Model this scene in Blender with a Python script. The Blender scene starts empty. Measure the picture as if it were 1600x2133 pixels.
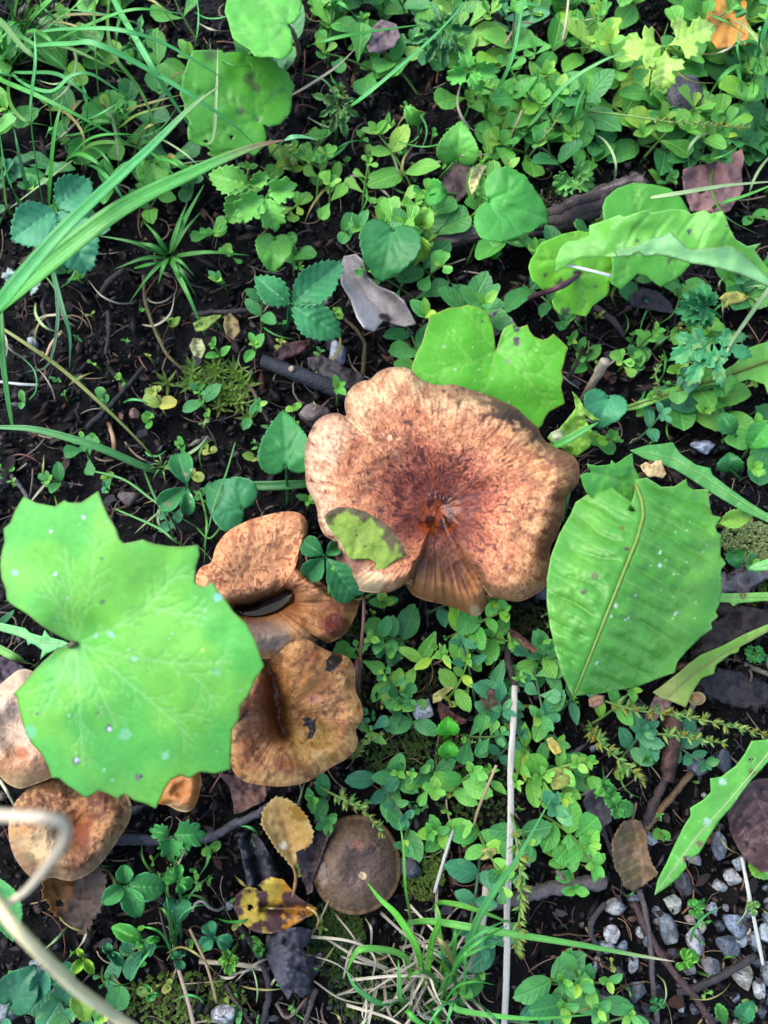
import bpy, math, random
import numpy as np
from mathutils import Vector, Matrix
from mathutils.geometry import delaunay_2d_cdt

# ------------------------------------------------------------------ camera, sky, sun, exposure
scene = bpy.context.scene
COL = scene.collection
PW, PH = 1600.0, 2133.0            # pixels of the photograph
VF = math.radians(66.0)            # vertical field of view of the phone lens
TILT = math.radians(14.0)          # the phone leans a little off straight down
DIST = 0.40                        # metres from the lens to the ground along the axis
FWD = np.array([0.0, math.sin(TILT), -math.cos(TILT)])
UPV = np.array([0.0, math.cos(TILT), math.sin(TILT)])
CAM = -FWD * DIST
cam_data = bpy.data.cameras.new("camera")
cam_data.sensor_fit = 'VERTICAL'
cam_data.sensor_height = 24.0
cam_data.lens = 12.0 / math.tan(VF / 2)
cam_data.clip_start = 0.005
cam_data.clip_end = 200.0
cam_data.dof.use_dof = True
cam_data.dof.focus_distance = 0.352
cam_data.dof.aperture_fstop = 8.0
cam = bpy.data.objects.new("camera", cam_data)
cam.location = CAM
cam.rotation_euler = (TILT, 0, 0)
COL.objects.link(cam)
scene.camera = cam

SUN_EL, SUN_AZ = math.radians(52), math.radians(-62)   # high, from the upper left of the picture
world = bpy.data.worlds.new("World")
scene.world = world
world.use_nodes = True
wn = world.node_tree
wn.nodes.clear()
sky = wn.nodes.new('ShaderNodeTexSky')
sky.sky_type = 'NISHITA'
sky.sun_disc = False
sky.sun_elevation = SUN_EL
sky.sun_rotation = SUN_AZ
sky.air_density = 1.0
sky.dust_density = 1.6
sky.ozone_density = 1.0
bg = wn.nodes.new('ShaderNodeBackground')
bg.inputs['Strength'].default_value = 0.15
wo = wn.nodes.new('ShaderNodeOutputWorld')
wn.links.new(sky.outputs[0], bg.inputs[0])
wn.links.new(bg.outputs[0], wo.inputs[0])
sun_data = bpy.data.lights.new("sun", 'SUN')
sun_data.energy = 1.3
sun_data.angle = math.radians(60)
sun_data.color = (1.0, 0.98, 0.95)
sun = bpy.data.objects.new("sun", sun_data)
d = Vector((math.sin(SUN_AZ) * math.cos(SUN_EL), math.cos(SUN_AZ) * math.cos(SUN_EL), math.sin(SUN_EL)))
sun.rotation_euler = d.to_track_quat('Z', 'Y').to_euler()
sun.location = d * 3
COL.objects.link(sun)
vs = scene.view_settings
vs.view_transform = 'Standard'
vs.look = 'None'
vs.gamma = 1.0
vs.use_curve_mapping = False
vs.exposure = 2.36
scene.cycles.use_denoising = True
scene.cycles.max_bounces = 6
scene.cycles.diffuse_bounces = 3
scene.cycles.glossy_bounces = 3
scene.cycles.transmission_bounces = 4
scene.cycles.caustics_reflective = False
scene.cycles.caustics_refractive = False

rnd = random.Random(7)
nrng = np.random.default_rng(11)

# ------------------------------------------------------------------ pixel <-> place
TV = math.tan(VF / 2)
def P(u, v, z):
    """point at height z on the line of sight through photo pixel (u, v)"""
    u = np.asarray(u, float); v = np.asarray(v, float); z = np.asarray(z, float)
    x = (u - PW / 2) / (PH / 2) * TV
    y = (PH / 2 - v) / (PH / 2) * TV
    ry = FWD[1] + UPV[1] * y
    rz = FWD[2] + UPV[2] * y
    s = (z - CAM[2]) / rz
    return np.stack(np.broadcast_arrays(CAM[0] + x * s, CAM[1] + ry * s, z), -1)
def pxm(u, v, z=0.0):
    """metres per photo pixel there"""
    a = P(u, v, z)
    return float(np.dot(a - CAM, FWD)) * TV / (PH / 2)
def toPx(p):
    r = np.asarray(p, float) - CAM
    dpt = r @ FWD
    return PW / 2 + r[..., 0] / dpt / TV * PH / 2, PH / 2 - (r @ UPV) / dpt / TV * PH / 2

# ------------------------------------------------------------------ noise
def hsh(ix, iy, seed):
    h = (ix.astype(np.int64) * 374761393 + iy.astype(np.int64) * 668265263 + seed * 974711) & 0xffffffff
    h = ((h ^ (h >> 13)) * 1274126177) & 0xffffffff
    h = (h ^ (h >> 16)) & 0xffffffff
    return h / 4294967295.0
def vn(x, y, seed=0):
    x = np.asarray(x, float); y = np.asarray(y, float)
    x, y = np.broadcast_arrays(x, y)
    ix = np.floor(x); iy = np.floor(y)
    fx = x - ix; fy = y - iy
    fx = fx * fx * (3 - 2 * fx); fy = fy * fy * (3 - 2 * fy)
    a = hsh(ix, iy, seed); b = hsh(ix + 1, iy, seed); c = hsh(ix, iy + 1, seed); e = hsh(ix + 1, iy + 1, seed)
    return (a * (1 - fx) + b * fx) * (1 - fy) + (c * (1 - fx) + e * fx) * fy
def pn(th, k, y, seed=0):
    """noise over angle and radius, k cells round the circle, closing on itself"""
    x = (np.asarray(th) / (2 * np.pi) + .5) * k
    x, y = np.broadcast_arrays(x, np.asarray(y, float))
    ix = np.floor(x); iy = np.floor(y)
    fx = x - ix; fy = y - iy
    fx = fx * fx * (3 - 2 * fx); fy = fy * fy * (3 - 2 * fy)
    i0 = ix % k; i1 = (ix + 1) % k
    a = hsh(i0, iy, seed); b = hsh(i1, iy, seed); c = hsh(i0, iy + 1, seed); e = hsh(i1, iy + 1, seed)
    return (a * (1 - fx) + b * fx) * (1 - fy) + (c * (1 - fx) + e * fx) * fy
def fbm(x, y, o=4, seed=0, gain=0.5):
    s = 0.0; a = 1.0; t = 0.0
    for k in range(o):
        s = s + a * vn(np.asarray(x) * 2 ** k + 17.3 * k, np.asarray(y) * 2 ** k - 9.1 * k, seed + k)
        t += a; a *= gain
    return s / t
def sm(x, a=0.0, b=1.0):
    t = np.clip((np.asarray(x, float) - a) / (b - a), 0, 1)
    return t * t * (3 - 2 * t)
def lin(c):
    c = np.asarray(c, float) / 255.0
    return np.where(c <= 0.04045, c / 12.92, ((c + 0.055) / 1.055) ** 2.4)
ALB = 0.44
def S(r, g, b, k=1.0):
    """real base colour of a surface that shows as r, g, b in the photograph"""
    return lin((r, g, b)) * ALB * k
def mixc(a, b, f):
    f = np.asarray(f)[..., None]
    return a * (1 - f) + b * f

# ------------------------------------------------------------------ objects
MINZ = {}
def thing(name, label, cat, loc=(0, 0, 0), group=None):
    o = bpy.data.objects.new(name, None)
    o.empty_display_size = 0.01
    COL.objects.link(o)
    o.location = Vector([float(q) for q in loc])
    o["label"] = label
    o["category"] = cat
    if group: o["group"] = group
    return o
def tag(o, label, cat, group=None):
    o["label"] = label; o["category"] = cat
    if group: o["group"] = group
    return o
def meshdata(name, v, f, mat, attrs=None, smooth=True, uv=None):
    me = bpy.data.meshes.new(name)
    v = np.asarray(v, float)
    me.from_pydata(v.tolist(), [], f.tolist() if isinstance(f, np.ndarray) else f)
    if smooth:
        me.polygons.foreach_set('use_smooth', np.ones(len(me.polygons), bool))
    for k, a in (attrs or {}).items():
        a = np.asarray(a, float)
        if a.ndim == 2:
            at = me.attributes.new(k, 'FLOAT_COLOR', 'POINT')
            at.data.foreach_set('color', np.c_[a, np.ones(len(a))].astype(np.float32).ravel())
        else:
            at = me.attributes.new(k, 'FLOAT', 'POINT')
            at.data.foreach_set('value', a.astype(np.float32))
    if uv is not None:
        l = me.uv_layers.new(name='UVMap')
        vi = np.empty(len(me.loops), np.int32)
        me.loops.foreach_get('vertex_index', vi)
        l.data.foreach_set('uv', np.asarray(uv, np.float32)[vi].ravel())
    me.materials.append(mat)
    me.update()
    return me
def put(name, v, f, mat, parent=None, attrs=None, smooth=True, uv=None, loc=None):
    """world-space vertices -> one mesh object, child of parent or standing by itself at loc"""
    v = np.asarray(v, float)
    if parent is not None:
        o0 = np.array(parent.matrix_basis.translation if parent.parent is None else
                      parent.matrix_basis.translation + parent.parent.matrix_basis.translation)
    else:
        o0 = np.asarray(loc if loc is not None else (v[:, 0].mean(), v[:, 1].mean(), v[:, 2].min()), float)
    me = meshdata(name, v - o0, f, mat, attrs, smooth, uv)
    o = bpy.data.objects.new(name, me)
    COL.objects.link(o)
    if parent is not None: o.parent = parent
    else: o.location = Vector(o0.tolist())
    return o
def solid(o, t, off=-1.0):
    m = o.modifiers.new('thickness', 'SOLIDIFY')
    m.thickness = t; m.offset = off
    return o

# ------------------------------------------------------------------ node helpers and materials
def nd(nt, t, ins=None, **props):
    n = nt.nodes.new(t)
    for k, v in props.items(): setattr(n, k, v)
    for k, v in (ins or {}).items():
        if hasattr(v, 'is_linked'): nt.links.new(v, n.inputs[k])
        else: n.inputs[k].default_value = v
    return n
def newmat(name):
    m = bpy.data.materials.new(name)
    m.use_nodes = True
    m.node_tree.nodes.clear()
    return m, m.node_tree
def ramp(nt, fac, stops):
    r = nd(nt, 'ShaderNodeValToRGB', {0: fac})
    el = r.color_ramp.elements
    while len(el) < len(stops): el.new(0.5)
    for e, (p, c) in zip(el, stops):
        e.position = p
        e.color = (*c, 1) if len(c) == 3 else c
    return r
def mixn(nt, a, b, f, mode='MIX'):
    n = nd(nt, 'ShaderNodeMix', data_type='RGBA', blend_type=mode)
    for i, v in ((0, f), (6, a), (7, b)):
        if hasattr(v, 'is_linked'): nt.links.new(v, n.inputs[i])
        else: n.inputs[i].default_value = v if i == 0 else (*v, 1) if len(v) == 3 else v
    return n.outputs[2]
def mth(nt, op, a, b=None, c=None):
    n = nd(nt, 'ShaderNodeMath', operation=op)
    for i, v in enumerate((a, b, c)):
        if v is None: continue
        if hasattr(v, 'is_linked'): nt.links.new(v, n.inputs[i])
        else: n.inputs[i].default_value = v
    return n.outputs[0]
def finish(nt, shader):
    o = nd(nt, 'ShaderNodeOutputMaterial')
    nt.links.new(shader, o.inputs[0])

def mat_leaf(name, rough=0.4, trans=0.3, cell=330.0, bump=0.25, spec=0.2, ribs=False):
    m, nt = newmat(name)
    at = nd(nt, 'ShaderNodeAttribute', attribute_name='col')
    tc = nd(nt, 'ShaderNodeTexCoord')
    n1 = nd(nt, 'ShaderNodeTexNoise', {'Vector': tc.outputs['Object'], 'Scale': 420.0, 'Detail': 4.0})
    n2 = nd(nt, 'ShaderNodeTexNoise', {'Vector': tc.outputs['Object'], 'Scale': 70.0, 'Detail': 2.0})
    f = mth(nt, 'MULTIPLY_ADD', n1.outputs[0], 0.35, 0.825)
    f = mth(nt, 'MULTIPLY', f, mth(nt, 'MULTIPLY_ADD', n2.outputs[0], 0.3, 0.85))
    base = mixn(nt, at.outputs['Color'], (0, 0, 0), 0.0)
    if ribs:          # fine parallel ribs along a blade
        uv = nd(nt, 'ShaderNodeUVMap')
        sx = nd(nt, 'ShaderNodeSeparateXYZ', {0: uv.outputs[0]})
        rb = mth(nt, 'SINE', mth(nt, 'MULTIPLY_ADD', sx.outputs[0], 16.0, mth(nt, 'MULTIPLY', n2.outputs[0], 2.0)))
        st_ = nd(nt, 'ShaderNodeTexNoise', {'Vector': nd(nt, 'ShaderNodeCombineXYZ', {0: mth(nt, 'MULTIPLY', sx.outputs[0], 5.0), 1: mth(nt, 'MULTIPLY', sx.outputs[1], 9.0)}).outputs[0], 'Scale': 1.0, 'Detail': 4.0})
        f = mth(nt, 'MULTIPLY', f, mth(nt, 'MULTIPLY_ADD', rb, .13, 1.0))
        f = mth(nt, 'MULTIPLY', f, mth(nt, 'MULTIPLY_ADD', st_.outputs[0], .8, .6))
    vm = nd(nt, 'ShaderNodeVectorMath', {0: base, 3: f}, operation='SCALE')
    base = vm.outputs[0]
    vo = nd(nt, 'ShaderNodeTexVoronoi', {'Vector': tc.outputs['Object'], 'Scale': cell}, feature='DISTANCE_TO_EDGE')
    h = mth(nt, 'ADD', mth(nt, 'MINIMUM', vo.outputs[0], 0.25), mth(nt, 'MULTIPLY', n1.outputs[0], 0.4))
    bp = nd(nt, 'ShaderNodeBump', {'Height': h, 'Strength': bump, 'Distance': 0.0006})
    rg = mth(nt, 'MULTIPLY_ADD', n2.outputs[0], 0.25, rough - 0.12)
    pr = nd(nt, 'ShaderNodeBsdfPrincipled', {'Base Color': base, 'Roughness': rg, 'Normal': bp.outputs[0],
                                             'Specular IOR Level': spec})
    tcol = mixn(nt, base, (1.25, 1.1, 0.55), 1.0, 'MULTIPLY')
    tr = nd(nt, 'ShaderNodeBsdfTranslucent', {'Color': tcol, 'Normal': bp.outputs[0]})
    mx = nd(nt, 'ShaderNodeMixShader', {0: trans, 1: pr.outputs[0], 2: tr.outputs[0]})
    finish(nt, mx.outputs[0])
    return m
def mat_col(name, rough=0.6, bump=0.3, scale=500.0, spec=0.4, use_r=False, vary=0.3, dist=0.0008):
    """colour from the piece's own colouring with fine grain and relief"""
    m, nt = newmat(name)
    at = nd(nt, 'ShaderNodeAttribute', attribute_name='col')
    tc = nd(nt, 'ShaderNodeTexCoord')
    n1 = nd(nt, 'ShaderNodeTexNoise', {'Vector': tc.outputs['Object'], 'Scale': scale, 'Detail': 5.0, 'Roughness': 0.6})
    f = mth(nt, 'MULTIPLY_ADD', n1.outputs[0], vary * 2, 1 - vary)
    vm = nd(nt, 'ShaderNodeVectorMath', {0: at.outputs['Color'], 3: f}, operation='SCALE')
    bp = nd(nt, 'ShaderNodeBump', {'Height': n1.outputs[0], 'Strength': bump, 'Distance': dist})
    if use_r:
        ar = nd(nt, 'ShaderNodeAttribute', attribute_name='rgh')
        rg = mth(nt, 'MULTIPLY_ADD', n1.outputs[0], 0.12, mth(nt, 'ADD', ar.outputs['Fac'], -0.06))
        spec = nd(nt, 'ShaderNodeMapRange', {0: ar.outputs['Fac'], 1: .15, 2: .42, 3: .2, 4: spec}).outputs[0]
    else:
        rg = mth(nt, 'MULTIPLY_ADD', n1.outputs[0], 0.3, rough - 0.15)
    pr = nd(nt, 'ShaderNodeBsdfPrincipled', {'Base Color': vm.outputs[0], 'Roughness': rg, 'Normal': bp.outputs[0],
                                             'Specular IOR Level': spec})
    finish(nt, pr.outputs[0])
    return m
def mat_small(name, c1, c2, c3, rough=0.36, trans=0.28):
    """small leaf: midrib and side veins from the leaf's own UV, tint differs leaf by leaf"""
    m, nt = newmat(name)
    uv = nd(nt, 'ShaderNodeUVMap')
    sx = nd(nt, 'ShaderNodeSeparateXYZ', {0: uv.outputs[0]})
    oi = nd(nt, 'ShaderNodeObjectInfo')
    tc = nd(nt, 'ShaderNodeTexCoord')
    rp = ramp(nt, oi.outputs['Random'], [(0.0, c1), (0.5, c2), (0.88, c3), (1.0, tuple(np.array(c3) * (1.5, 1.15, 0.6)))])
    ax = mth(nt, 'ABSOLUTE', sx.outputs[0])
    mid = mth(nt, 'LESS_THAN', ax, 0.07)
    mid = mth(nt, 'SUBTRACT', 1.0, nd(nt, 'ShaderNodeMapRange', {0: ax, 2: 0.13, 1: 0.02}).outputs[0])
    sv = mth(nt, 'FRACT', mth(nt, 'MULTIPLY_ADD', mth(nt, 'MULTIPLY_ADD', ax, -0.32, sx.outputs[1]), 6.0, 0.3))
    sv = mth(nt, 'ABSOLUTE', mth(nt, 'ADD', sv, -0.5))
    svm = nd(nt, 'ShaderNodeMapRange', {0: sv, 1: 0.0, 2: 0.16, 3: 1.0, 4: 0.0}).outputs[0]
    vein = mth(nt, 'MAXIMUM', mid, mth(nt, 'MULTIPLY', svm, 0.55))
    nz = nd(nt, 'ShaderNodeTexNoise', {'Vector': tc.outputs['Object'], 'Scale': 5.0, 'Detail': 4.0, 'Roughness': 0.65})
    off = nd(nt, 'ShaderNodeVectorMath', {0: tc.outputs['Object'], 1: oi.outputs['Location']}, operation='ADD')
    nz2 = nd(nt, 'ShaderNodeTexNoise', {'Vector': off.outputs[0], 'Scale': 2.2, 'Detail': 2.0})
    f = mth(nt, 'MULTIPLY', mth(nt, 'MULTIPLY_ADD', nz.outputs[0], 0.5, 0.75), mth(nt, 'MULTIPLY_ADD', nz2.outputs[0], 0.7, 0.65))
    c = mixn(nt, rp.outputs[0], tuple(np.array(c3) * 1.3), mth(nt, 'MULTIPLY', vein, 0.35))
    yl = nd(nt, 'ShaderNodeMapRange', {0: nz2.outputs[0], 1: 0.62, 2: 0.72}).outputs[0]
    c = mixn(nt, c, tuple(S(190, 195, 80)), mth(nt, 'MULTIPLY', yl, 0.4))
    vm = nd(nt, 'ShaderNodeVectorMath', {0: c, 3: f}, operation='SCALE')
    h = mth(nt, 'ADD', mth(nt, 'MULTIPLY', vein, -0.6), mth(nt, 'MULTIPLY', nz.outputs[0], 0.7))
    bp = nd(nt, 'ShaderNodeBump', {'Height': h, 'Strength': 0.5, 'Distance': 0.0012})
    pr = nd(nt, 'ShaderNodeBsdfPrincipled', {'Base Color': vm.outputs[0], 'Roughness': mth(nt, 'MULTIPLY_ADD', nz2.outputs[0], 0.3, rough - 0.12),
                                             'Normal': bp.outputs[0], 'Specular IOR Level': 0.22})
    tcol = mixn(nt, vm.outputs[0], (1.3, 1.15, 0.5), 1.0, 'MULTIPLY')
    tr = nd(nt, 'ShaderNodeBsdfTranslucent', {'Color': tcol})
    mx = nd(nt, 'ShaderNodeMixShader', {0: trans, 1: pr.outputs[0], 2: tr.outputs[0]})
    finish(nt, mx.outputs[0])
    return m

M_LEAF = mat_leaf('leaf_green')
M_LEAF_GLOSS = mat_leaf('leaf_green_waxy', rough=0.34, trans=0.25, cell=260, bump=0.35)
M_GRASS = mat_leaf('grass_blade_green', rough=0.38, trans=0.3, cell=900, bump=0.12, ribs=True)
M_CAP = mat_col('mushroom_cap_skin', bump=0.5, scale=420, use_r=True, vary=0.28, spec=0.24)
M_GILL = mat_col('mushroom_gills', rough=0.7, bump=0.2)
M_DEAD = mat_col('dead_leaf', rough=0.58, bump=0.6, scale=500, vary=0.5, spec=0.16)
def mat_stone(name):
    """pale stone with dark mineral grains and a rough, slightly wet face"""
    m, nt = newmat(name)
    at = nd(nt, 'ShaderNodeAttribute', attribute_name='col')
    tc = nd(nt, 'ShaderNodeTexCoord')
    wp = nd(nt, 'ShaderNodeTexNoise', {'Vector': tc.outputs['Object'], 'Scale': 700.0, 'Detail': 3.0})
    wv = nd(nt, 'ShaderNodeVectorMath', {0: tc.outputs['Object'], 1: nd(nt, 'ShaderNodeVectorMath', {0: wp.outputs[1], 3: .0012}, operation='SCALE').outputs[0]}, operation='ADD')
    v1 = nd(nt, 'ShaderNodeTexVoronoi', {'Vector': wv.outputs[0], 'Scale': 1100.0})
    sx = nd(nt, 'ShaderNodeSeparateXYZ', {0: v1.outputs['Color']})
    n1 = nd(nt, 'ShaderNodeTexNoise', {'Vector': tc.outputs['Object'], 'Scale': 260.0, 'Detail': 6.0, 'Roughness': .65})
    g_ = nd(nt, 'ShaderNodeMapRange', {0: sx.outputs[0], 1: .0, 2: .35, 3: .38, 4: 1.0}).outputs[0]
    f = mth(nt, 'MULTIPLY', g_, nd(nt, 'ShaderNodeMapRange', {0: n1.outputs[0], 1: .3, 2: .7, 3: .5, 4: 1.3}).outputs[0])
    vm = nd(nt, 'ShaderNodeVectorMath', {0: at.outputs['Color'], 3: f}, operation='SCALE')
    h = mth(nt, 'ADD', n1.outputs[0], mth(nt, 'MULTIPLY', sx.outputs[1], .25))
    bp = nd(nt, 'ShaderNodeBump', {'Height': h, 'Strength': .9, 'Distance': .0016})
    pr = nd(nt, 'ShaderNodeBsdfPrincipled', {'Base Color': vm.outputs[0], 'Roughness': mth(nt, 'MULTIPLY_ADD', sx.outputs[2], .4, .2), 'Normal': bp.outputs[0], 'Specular IOR Level': .4})
    finish(nt, pr.outputs[0])
    return m
M_STONE = mat_stone('wet_stone')
M_BARK = mat_col('twig_bark', rough=0.62, bump=1.0, scale=600, vary=0.75, spec=0.2, dist=.0012)
M_STRAW = mat_col('dry_straw', rough=0.6, bump=0.4, scale=900, vary=0.25)
M_CRUMB = mat_col('soil_crumbs', rough=0.5, bump=0.8, scale=900, vary=0.6, spec=0.14)
M_MOSS = mat_leaf('moss_green', rough=0.55, trans=0.25, cell=900, bump=0.1, spec=0.2)
M_LITTLE = {
    'dark': mat_small('small_leaf_dark', S(68, 146, 78), S(84, 168, 88), S(106, 188, 96)),
    'mid': mat_small('small_leaf_mid', S(86, 178, 78), S(106, 198, 84), S(132, 214, 88)),
    'light': mat_small('small_leaf_light', S(114, 202, 78), S(138, 216, 86), S(166, 224, 96)),
    'yellow': mat_small('small_leaf_yellow', S(140, 190, 80), S(170, 200, 90), S(195, 205, 105)),
    'blue': mat_small('small_leaf_bluish', S(64, 142, 98), S(80, 162, 110), S(100, 180, 120)),
}

# ------------------------------------------------------------------ shapes
def catmull(pts, n, closed=False):
    p = np.asarray(pts, float)
    m = len(p)
    if closed:
        q = np.concatenate([p[-1:], p, p[:2]]); segs = m
    else:
        q = np.concatenate([2 * p[:1] - p[1:2], p, 2 * p[-1:] - p[-2:-1]]); segs = m - 1
    t = np.linspace(0, 1, n, endpoint=False)[:, None]
    out = []
    for i in range(segs):
        a, b, c, e = q[i:i + 4]
        out.append(0.5 * (2 * b + (c - a) * t + (2 * a - 5 * b + 4 * c - e) * t ** 2 + (3 * b - a - 3 * c + e) * t ** 3))
    out = np.concatenate(out)
    if not closed: out = np.concatenate([out, p[-1:]])
    return out
def arclen(pts, n, closed=False):
    p = np.asarray(pts, float)
    if closed: p = np.concatenate([p, p[:1]])
    s = np.r_[0, np.cumsum(np.linalg.norm(np.diff(p, axis=0), axis=1))]
    t = np.linspace(0, s[-1], n, endpoint=not closed)
    return np.stack([np.interp(t, s, p[:, k]) for k in range(p.shape[1])], 1)
def inside(px, py, poly):
    c = np.zeros(px.shape, bool)
    n = len(poly)
    for i in range(n):
        x0, y0 = poly[i]; x1, y1 = poly[i - 1]
        if y0 == y1: continue
        k = ((y0 > py) != (y1 > py)) & (px < (x1 - x0) * (py - y0) / (y1 - y0) + x0)
        c ^= k
    return c
def segdist(U, V, poly, closed=False):
    p = np.asarray(poly, float)
    a = p if closed else p[:-1]
    b = np.roll(p, -1, 0) if closed else p[1:]
    best = np.full(U.shape, 1e9)
    for (ax, ay), (bx, by) in zip(a, b):
        dx, dy = bx - ax, by - ay
        L = dx * dx + dy * dy + 1e-9
        t = np.clip(((U - ax) * dx + (V - ay) * dy) / L, 0, 1)
        best = np.minimum(best, (U - ax - t * dx) ** 2 + (V - ay - t * dy) ** 2)
    return np.sqrt(best)
def fill(outline, res, seed=3, holes=()):
    """triangulate the inside of an outline with an even spread of inner points"""
    o = np.asarray(outline, float)
    lo, hi = o.min(0), o.max(0)
    r = np.random.default_rng(seed)
    xs = np.arange(lo[0], hi[0], res); ys = np.arange(lo[1], hi[1], res * 0.87)
    X, Y = np.meshgrid(xs, ys)
    X = X + (np.arange(len(ys)) % 2)[:, None] * res / 2
    X = (X + r.uniform(-.18, .18, X.shape) * res).ravel(); Y = (Y + r.uniform(-.18, .18, Y.shape) * res).ravel()
    k = inside(X, Y, o)
    X, Y = X[k], Y[k]
    k = segdist(X, Y, o, True) > res * 0.45
    X, Y = X[k], Y[k]
    pts = [Vector(q) for q in o] + [Vector(q) for q in zip(X, Y)]
    n = len(o)
    vv, _, ff, _, _, _ = delaunay_2d_cdt(pts, [], [list(range(n))], 1, 1e-4)
    v = np.array([[q.x, q.y] for q in vv])
    f = np.array([t[:3] for t in ff])
    e1 = v[f[:, 1]] - v[f[:, 0]]; e2 = v[f[:, 2]] - v[f[:, 0]]
    cr = e1[:, 0] * e2[:, 1] - e1[:, 1] * e2[:, 0]
    f[cr > 0] = f[cr > 0][:, ::-1]        # pixel rows run downwards: turn the faces up
    if len(holes):
        cx = v[f].mean(1)
        keep = np.ones(len(f), bool)
        for hx, hy, hr in holes:
            a = np.arctan2(cx[:, 1] - hy, cx[:, 0] - hx)
            keep &= np.hypot(cx[:, 0] - hx, cx[:, 1] - hy) > hr * (0.75 + 0.5 * vn(a * 2.2 + 9, a * 0 + hx, 5))
        f = f[keep]
    return v, f
def teeth(outline, step, amp, lean=0.35, closed=True, seed=1):
    """serrate an outline: small forward-leaning points every step pixels"""
    o = np.asarray(outline, float)
    L = np.linalg.norm(np.diff(np.r_[o, o[:1]], axis=0), axis=1).sum()
    n = max(6, int(L / step))
    p = arclen(o, n * 3, True)
    t = np.roll(p, -1, 0) - np.roll(p, 1, 0)
    t /= np.linalg.norm(t, axis=1)[:, None] + 1e-9
    nr = np.stack([t[:, 1], -t[:, 0]], 1)
    area = 0.5 * np.sum(o[:, 0] * np.roll(o[:, 1], -1) - np.roll(o[:, 0], -1) * o[:, 1])
    if area < 0: nr = -nr
    k = np.arange(len(p)) % 3
    r = np.random.default_rng(seed).uniform(0.6, 1.3, len(p))
    h = np.where(k == 2, 1.0, np.where(k == 1, 0.35, -0.1)) * r * amp
    return p + nr * h[:, None] + t * (np.where(k == 2, lean, 0) * amp)[:, None]

def tube(path, rad, n=8, rough=0.0, seed=0, flat=1.0):
    p = np.asarray(path, float)
    rad = np.broadcast_to(np.asarray(rad, float), (len(p),))
    t = np.gradient(p, axis=0)
    t /= np.linalg.norm(t, axis=1)[:, None] + 1e-12
    up = np.array([0, 0, 1.0])
    sd = np.cross(t, up)
    bad = np.linalg.norm(sd, axis=1) < 0.2
    sd[bad] = np.cross(t[bad], np.array([1.0, 0, 0]))
    for i in range(1, len(sd)):
        if np.dot(sd[i], sd[i - 1]) < 0: sd[i] = -sd[i]
    sd /= np.linalg.norm(sd, axis=1)[:, None] + 1e-12
    nm = np.cross(sd, t)
    a = np.linspace(0, 2 * np.pi, n, endpoint=False)
    r = rad[:, None] * np.ones(n)
    if rough:
        r = r * (1 + rough * (vn(np.arange(len(p))[:, None] * 0.9 + seed * 3.1, a[None] * 2.2, seed) - .5) * 2)
    v = p[:, None] + (sd[:, None] * np.cos(a)[None, :, None] + nm[:, None] * (np.sin(a) * flat)[None, :, None]) * r[..., None]
    v = v.reshape(-1, 3)
    m = len(p)
    i = np.arange(m - 1)[:, None] * n + np.arange(n)[None]
    j = np.arange(m - 1)[:, None] * n + (np.arange(n)[None] + 1) % n
    f = np.stack([i, j, j + n, i + n], -1).reshape(-1, 4).tolist()
    f.append(list(range(n))[::-1]); f.append([(m - 1) * n + q for q in range(n)])
    return v, f
def ribbon(path, wid, fold=0.25, twist=0.0, nrm=(0, -0.2, 1.0)):
    """grass blade: 5 points across, folded along the middle, tapering as wid says"""
    p = np.asarray(path, float)
    w = np.broadcast_to(np.asarray(wid, float), (len(p),))
    t = np.gradient(p, axis=0)
    t /= np.linalg.norm(t, axis=1)[:, None] + 1e-12
    up = np.asarray(nrm, float); up /= np.linalg.norm(up)
    sd = np.cross(t, up)
    bad = np.linalg.norm(sd, axis=1) < 0.15
    sd[bad] = np.array([1.0, 0, 0])
    for i in range(1, len(sd)):
        if np.dot(sd[i], sd[i - 1]) < 0: sd[i] = -sd[i]
    sd /= np.linalg.norm(sd, axis=1)[:, None]
    nm = np.cross(sd, t)
    tw = np.broadcast_to(np.asarray(twist, float), (len(p),))[:, None]
    sd, nm = sd * np.cos(tw) + nm * np.sin(tw), nm * np.cos(tw) - sd * np.sin(tw)
    xs = np.array([-1, -.5, 0, .5, 1.0]); zs = np.array([1, .45, 0, .45, 1.0]) * fold
    v = p[:, None] + (sd[:, None] * xs[None, :, None] + nm[:, None] * zs[None, :, None]) * (w / 2)[:, None, None]
    m = len(p)
    i = np.arange(m - 1)[:, None] * 5 + np.arange(4)[None]
    f = np.stack([i, i + 1, i + 6, i + 5], -1).reshape(-1, 4)
    acr = np.tile(xs, m); alo = np.repeat(np.linspace(0, 1, m), 5)
    return v.reshape(-1, 3), f, acr, alo
def pxpath(pts, n=6):
    """(u, v, z) control points -> smooth world path"""
    q = catmull(np.asarray(pts, float), n)
    return P(q[:, 0], q[:, 1], q[:, 2])

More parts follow.
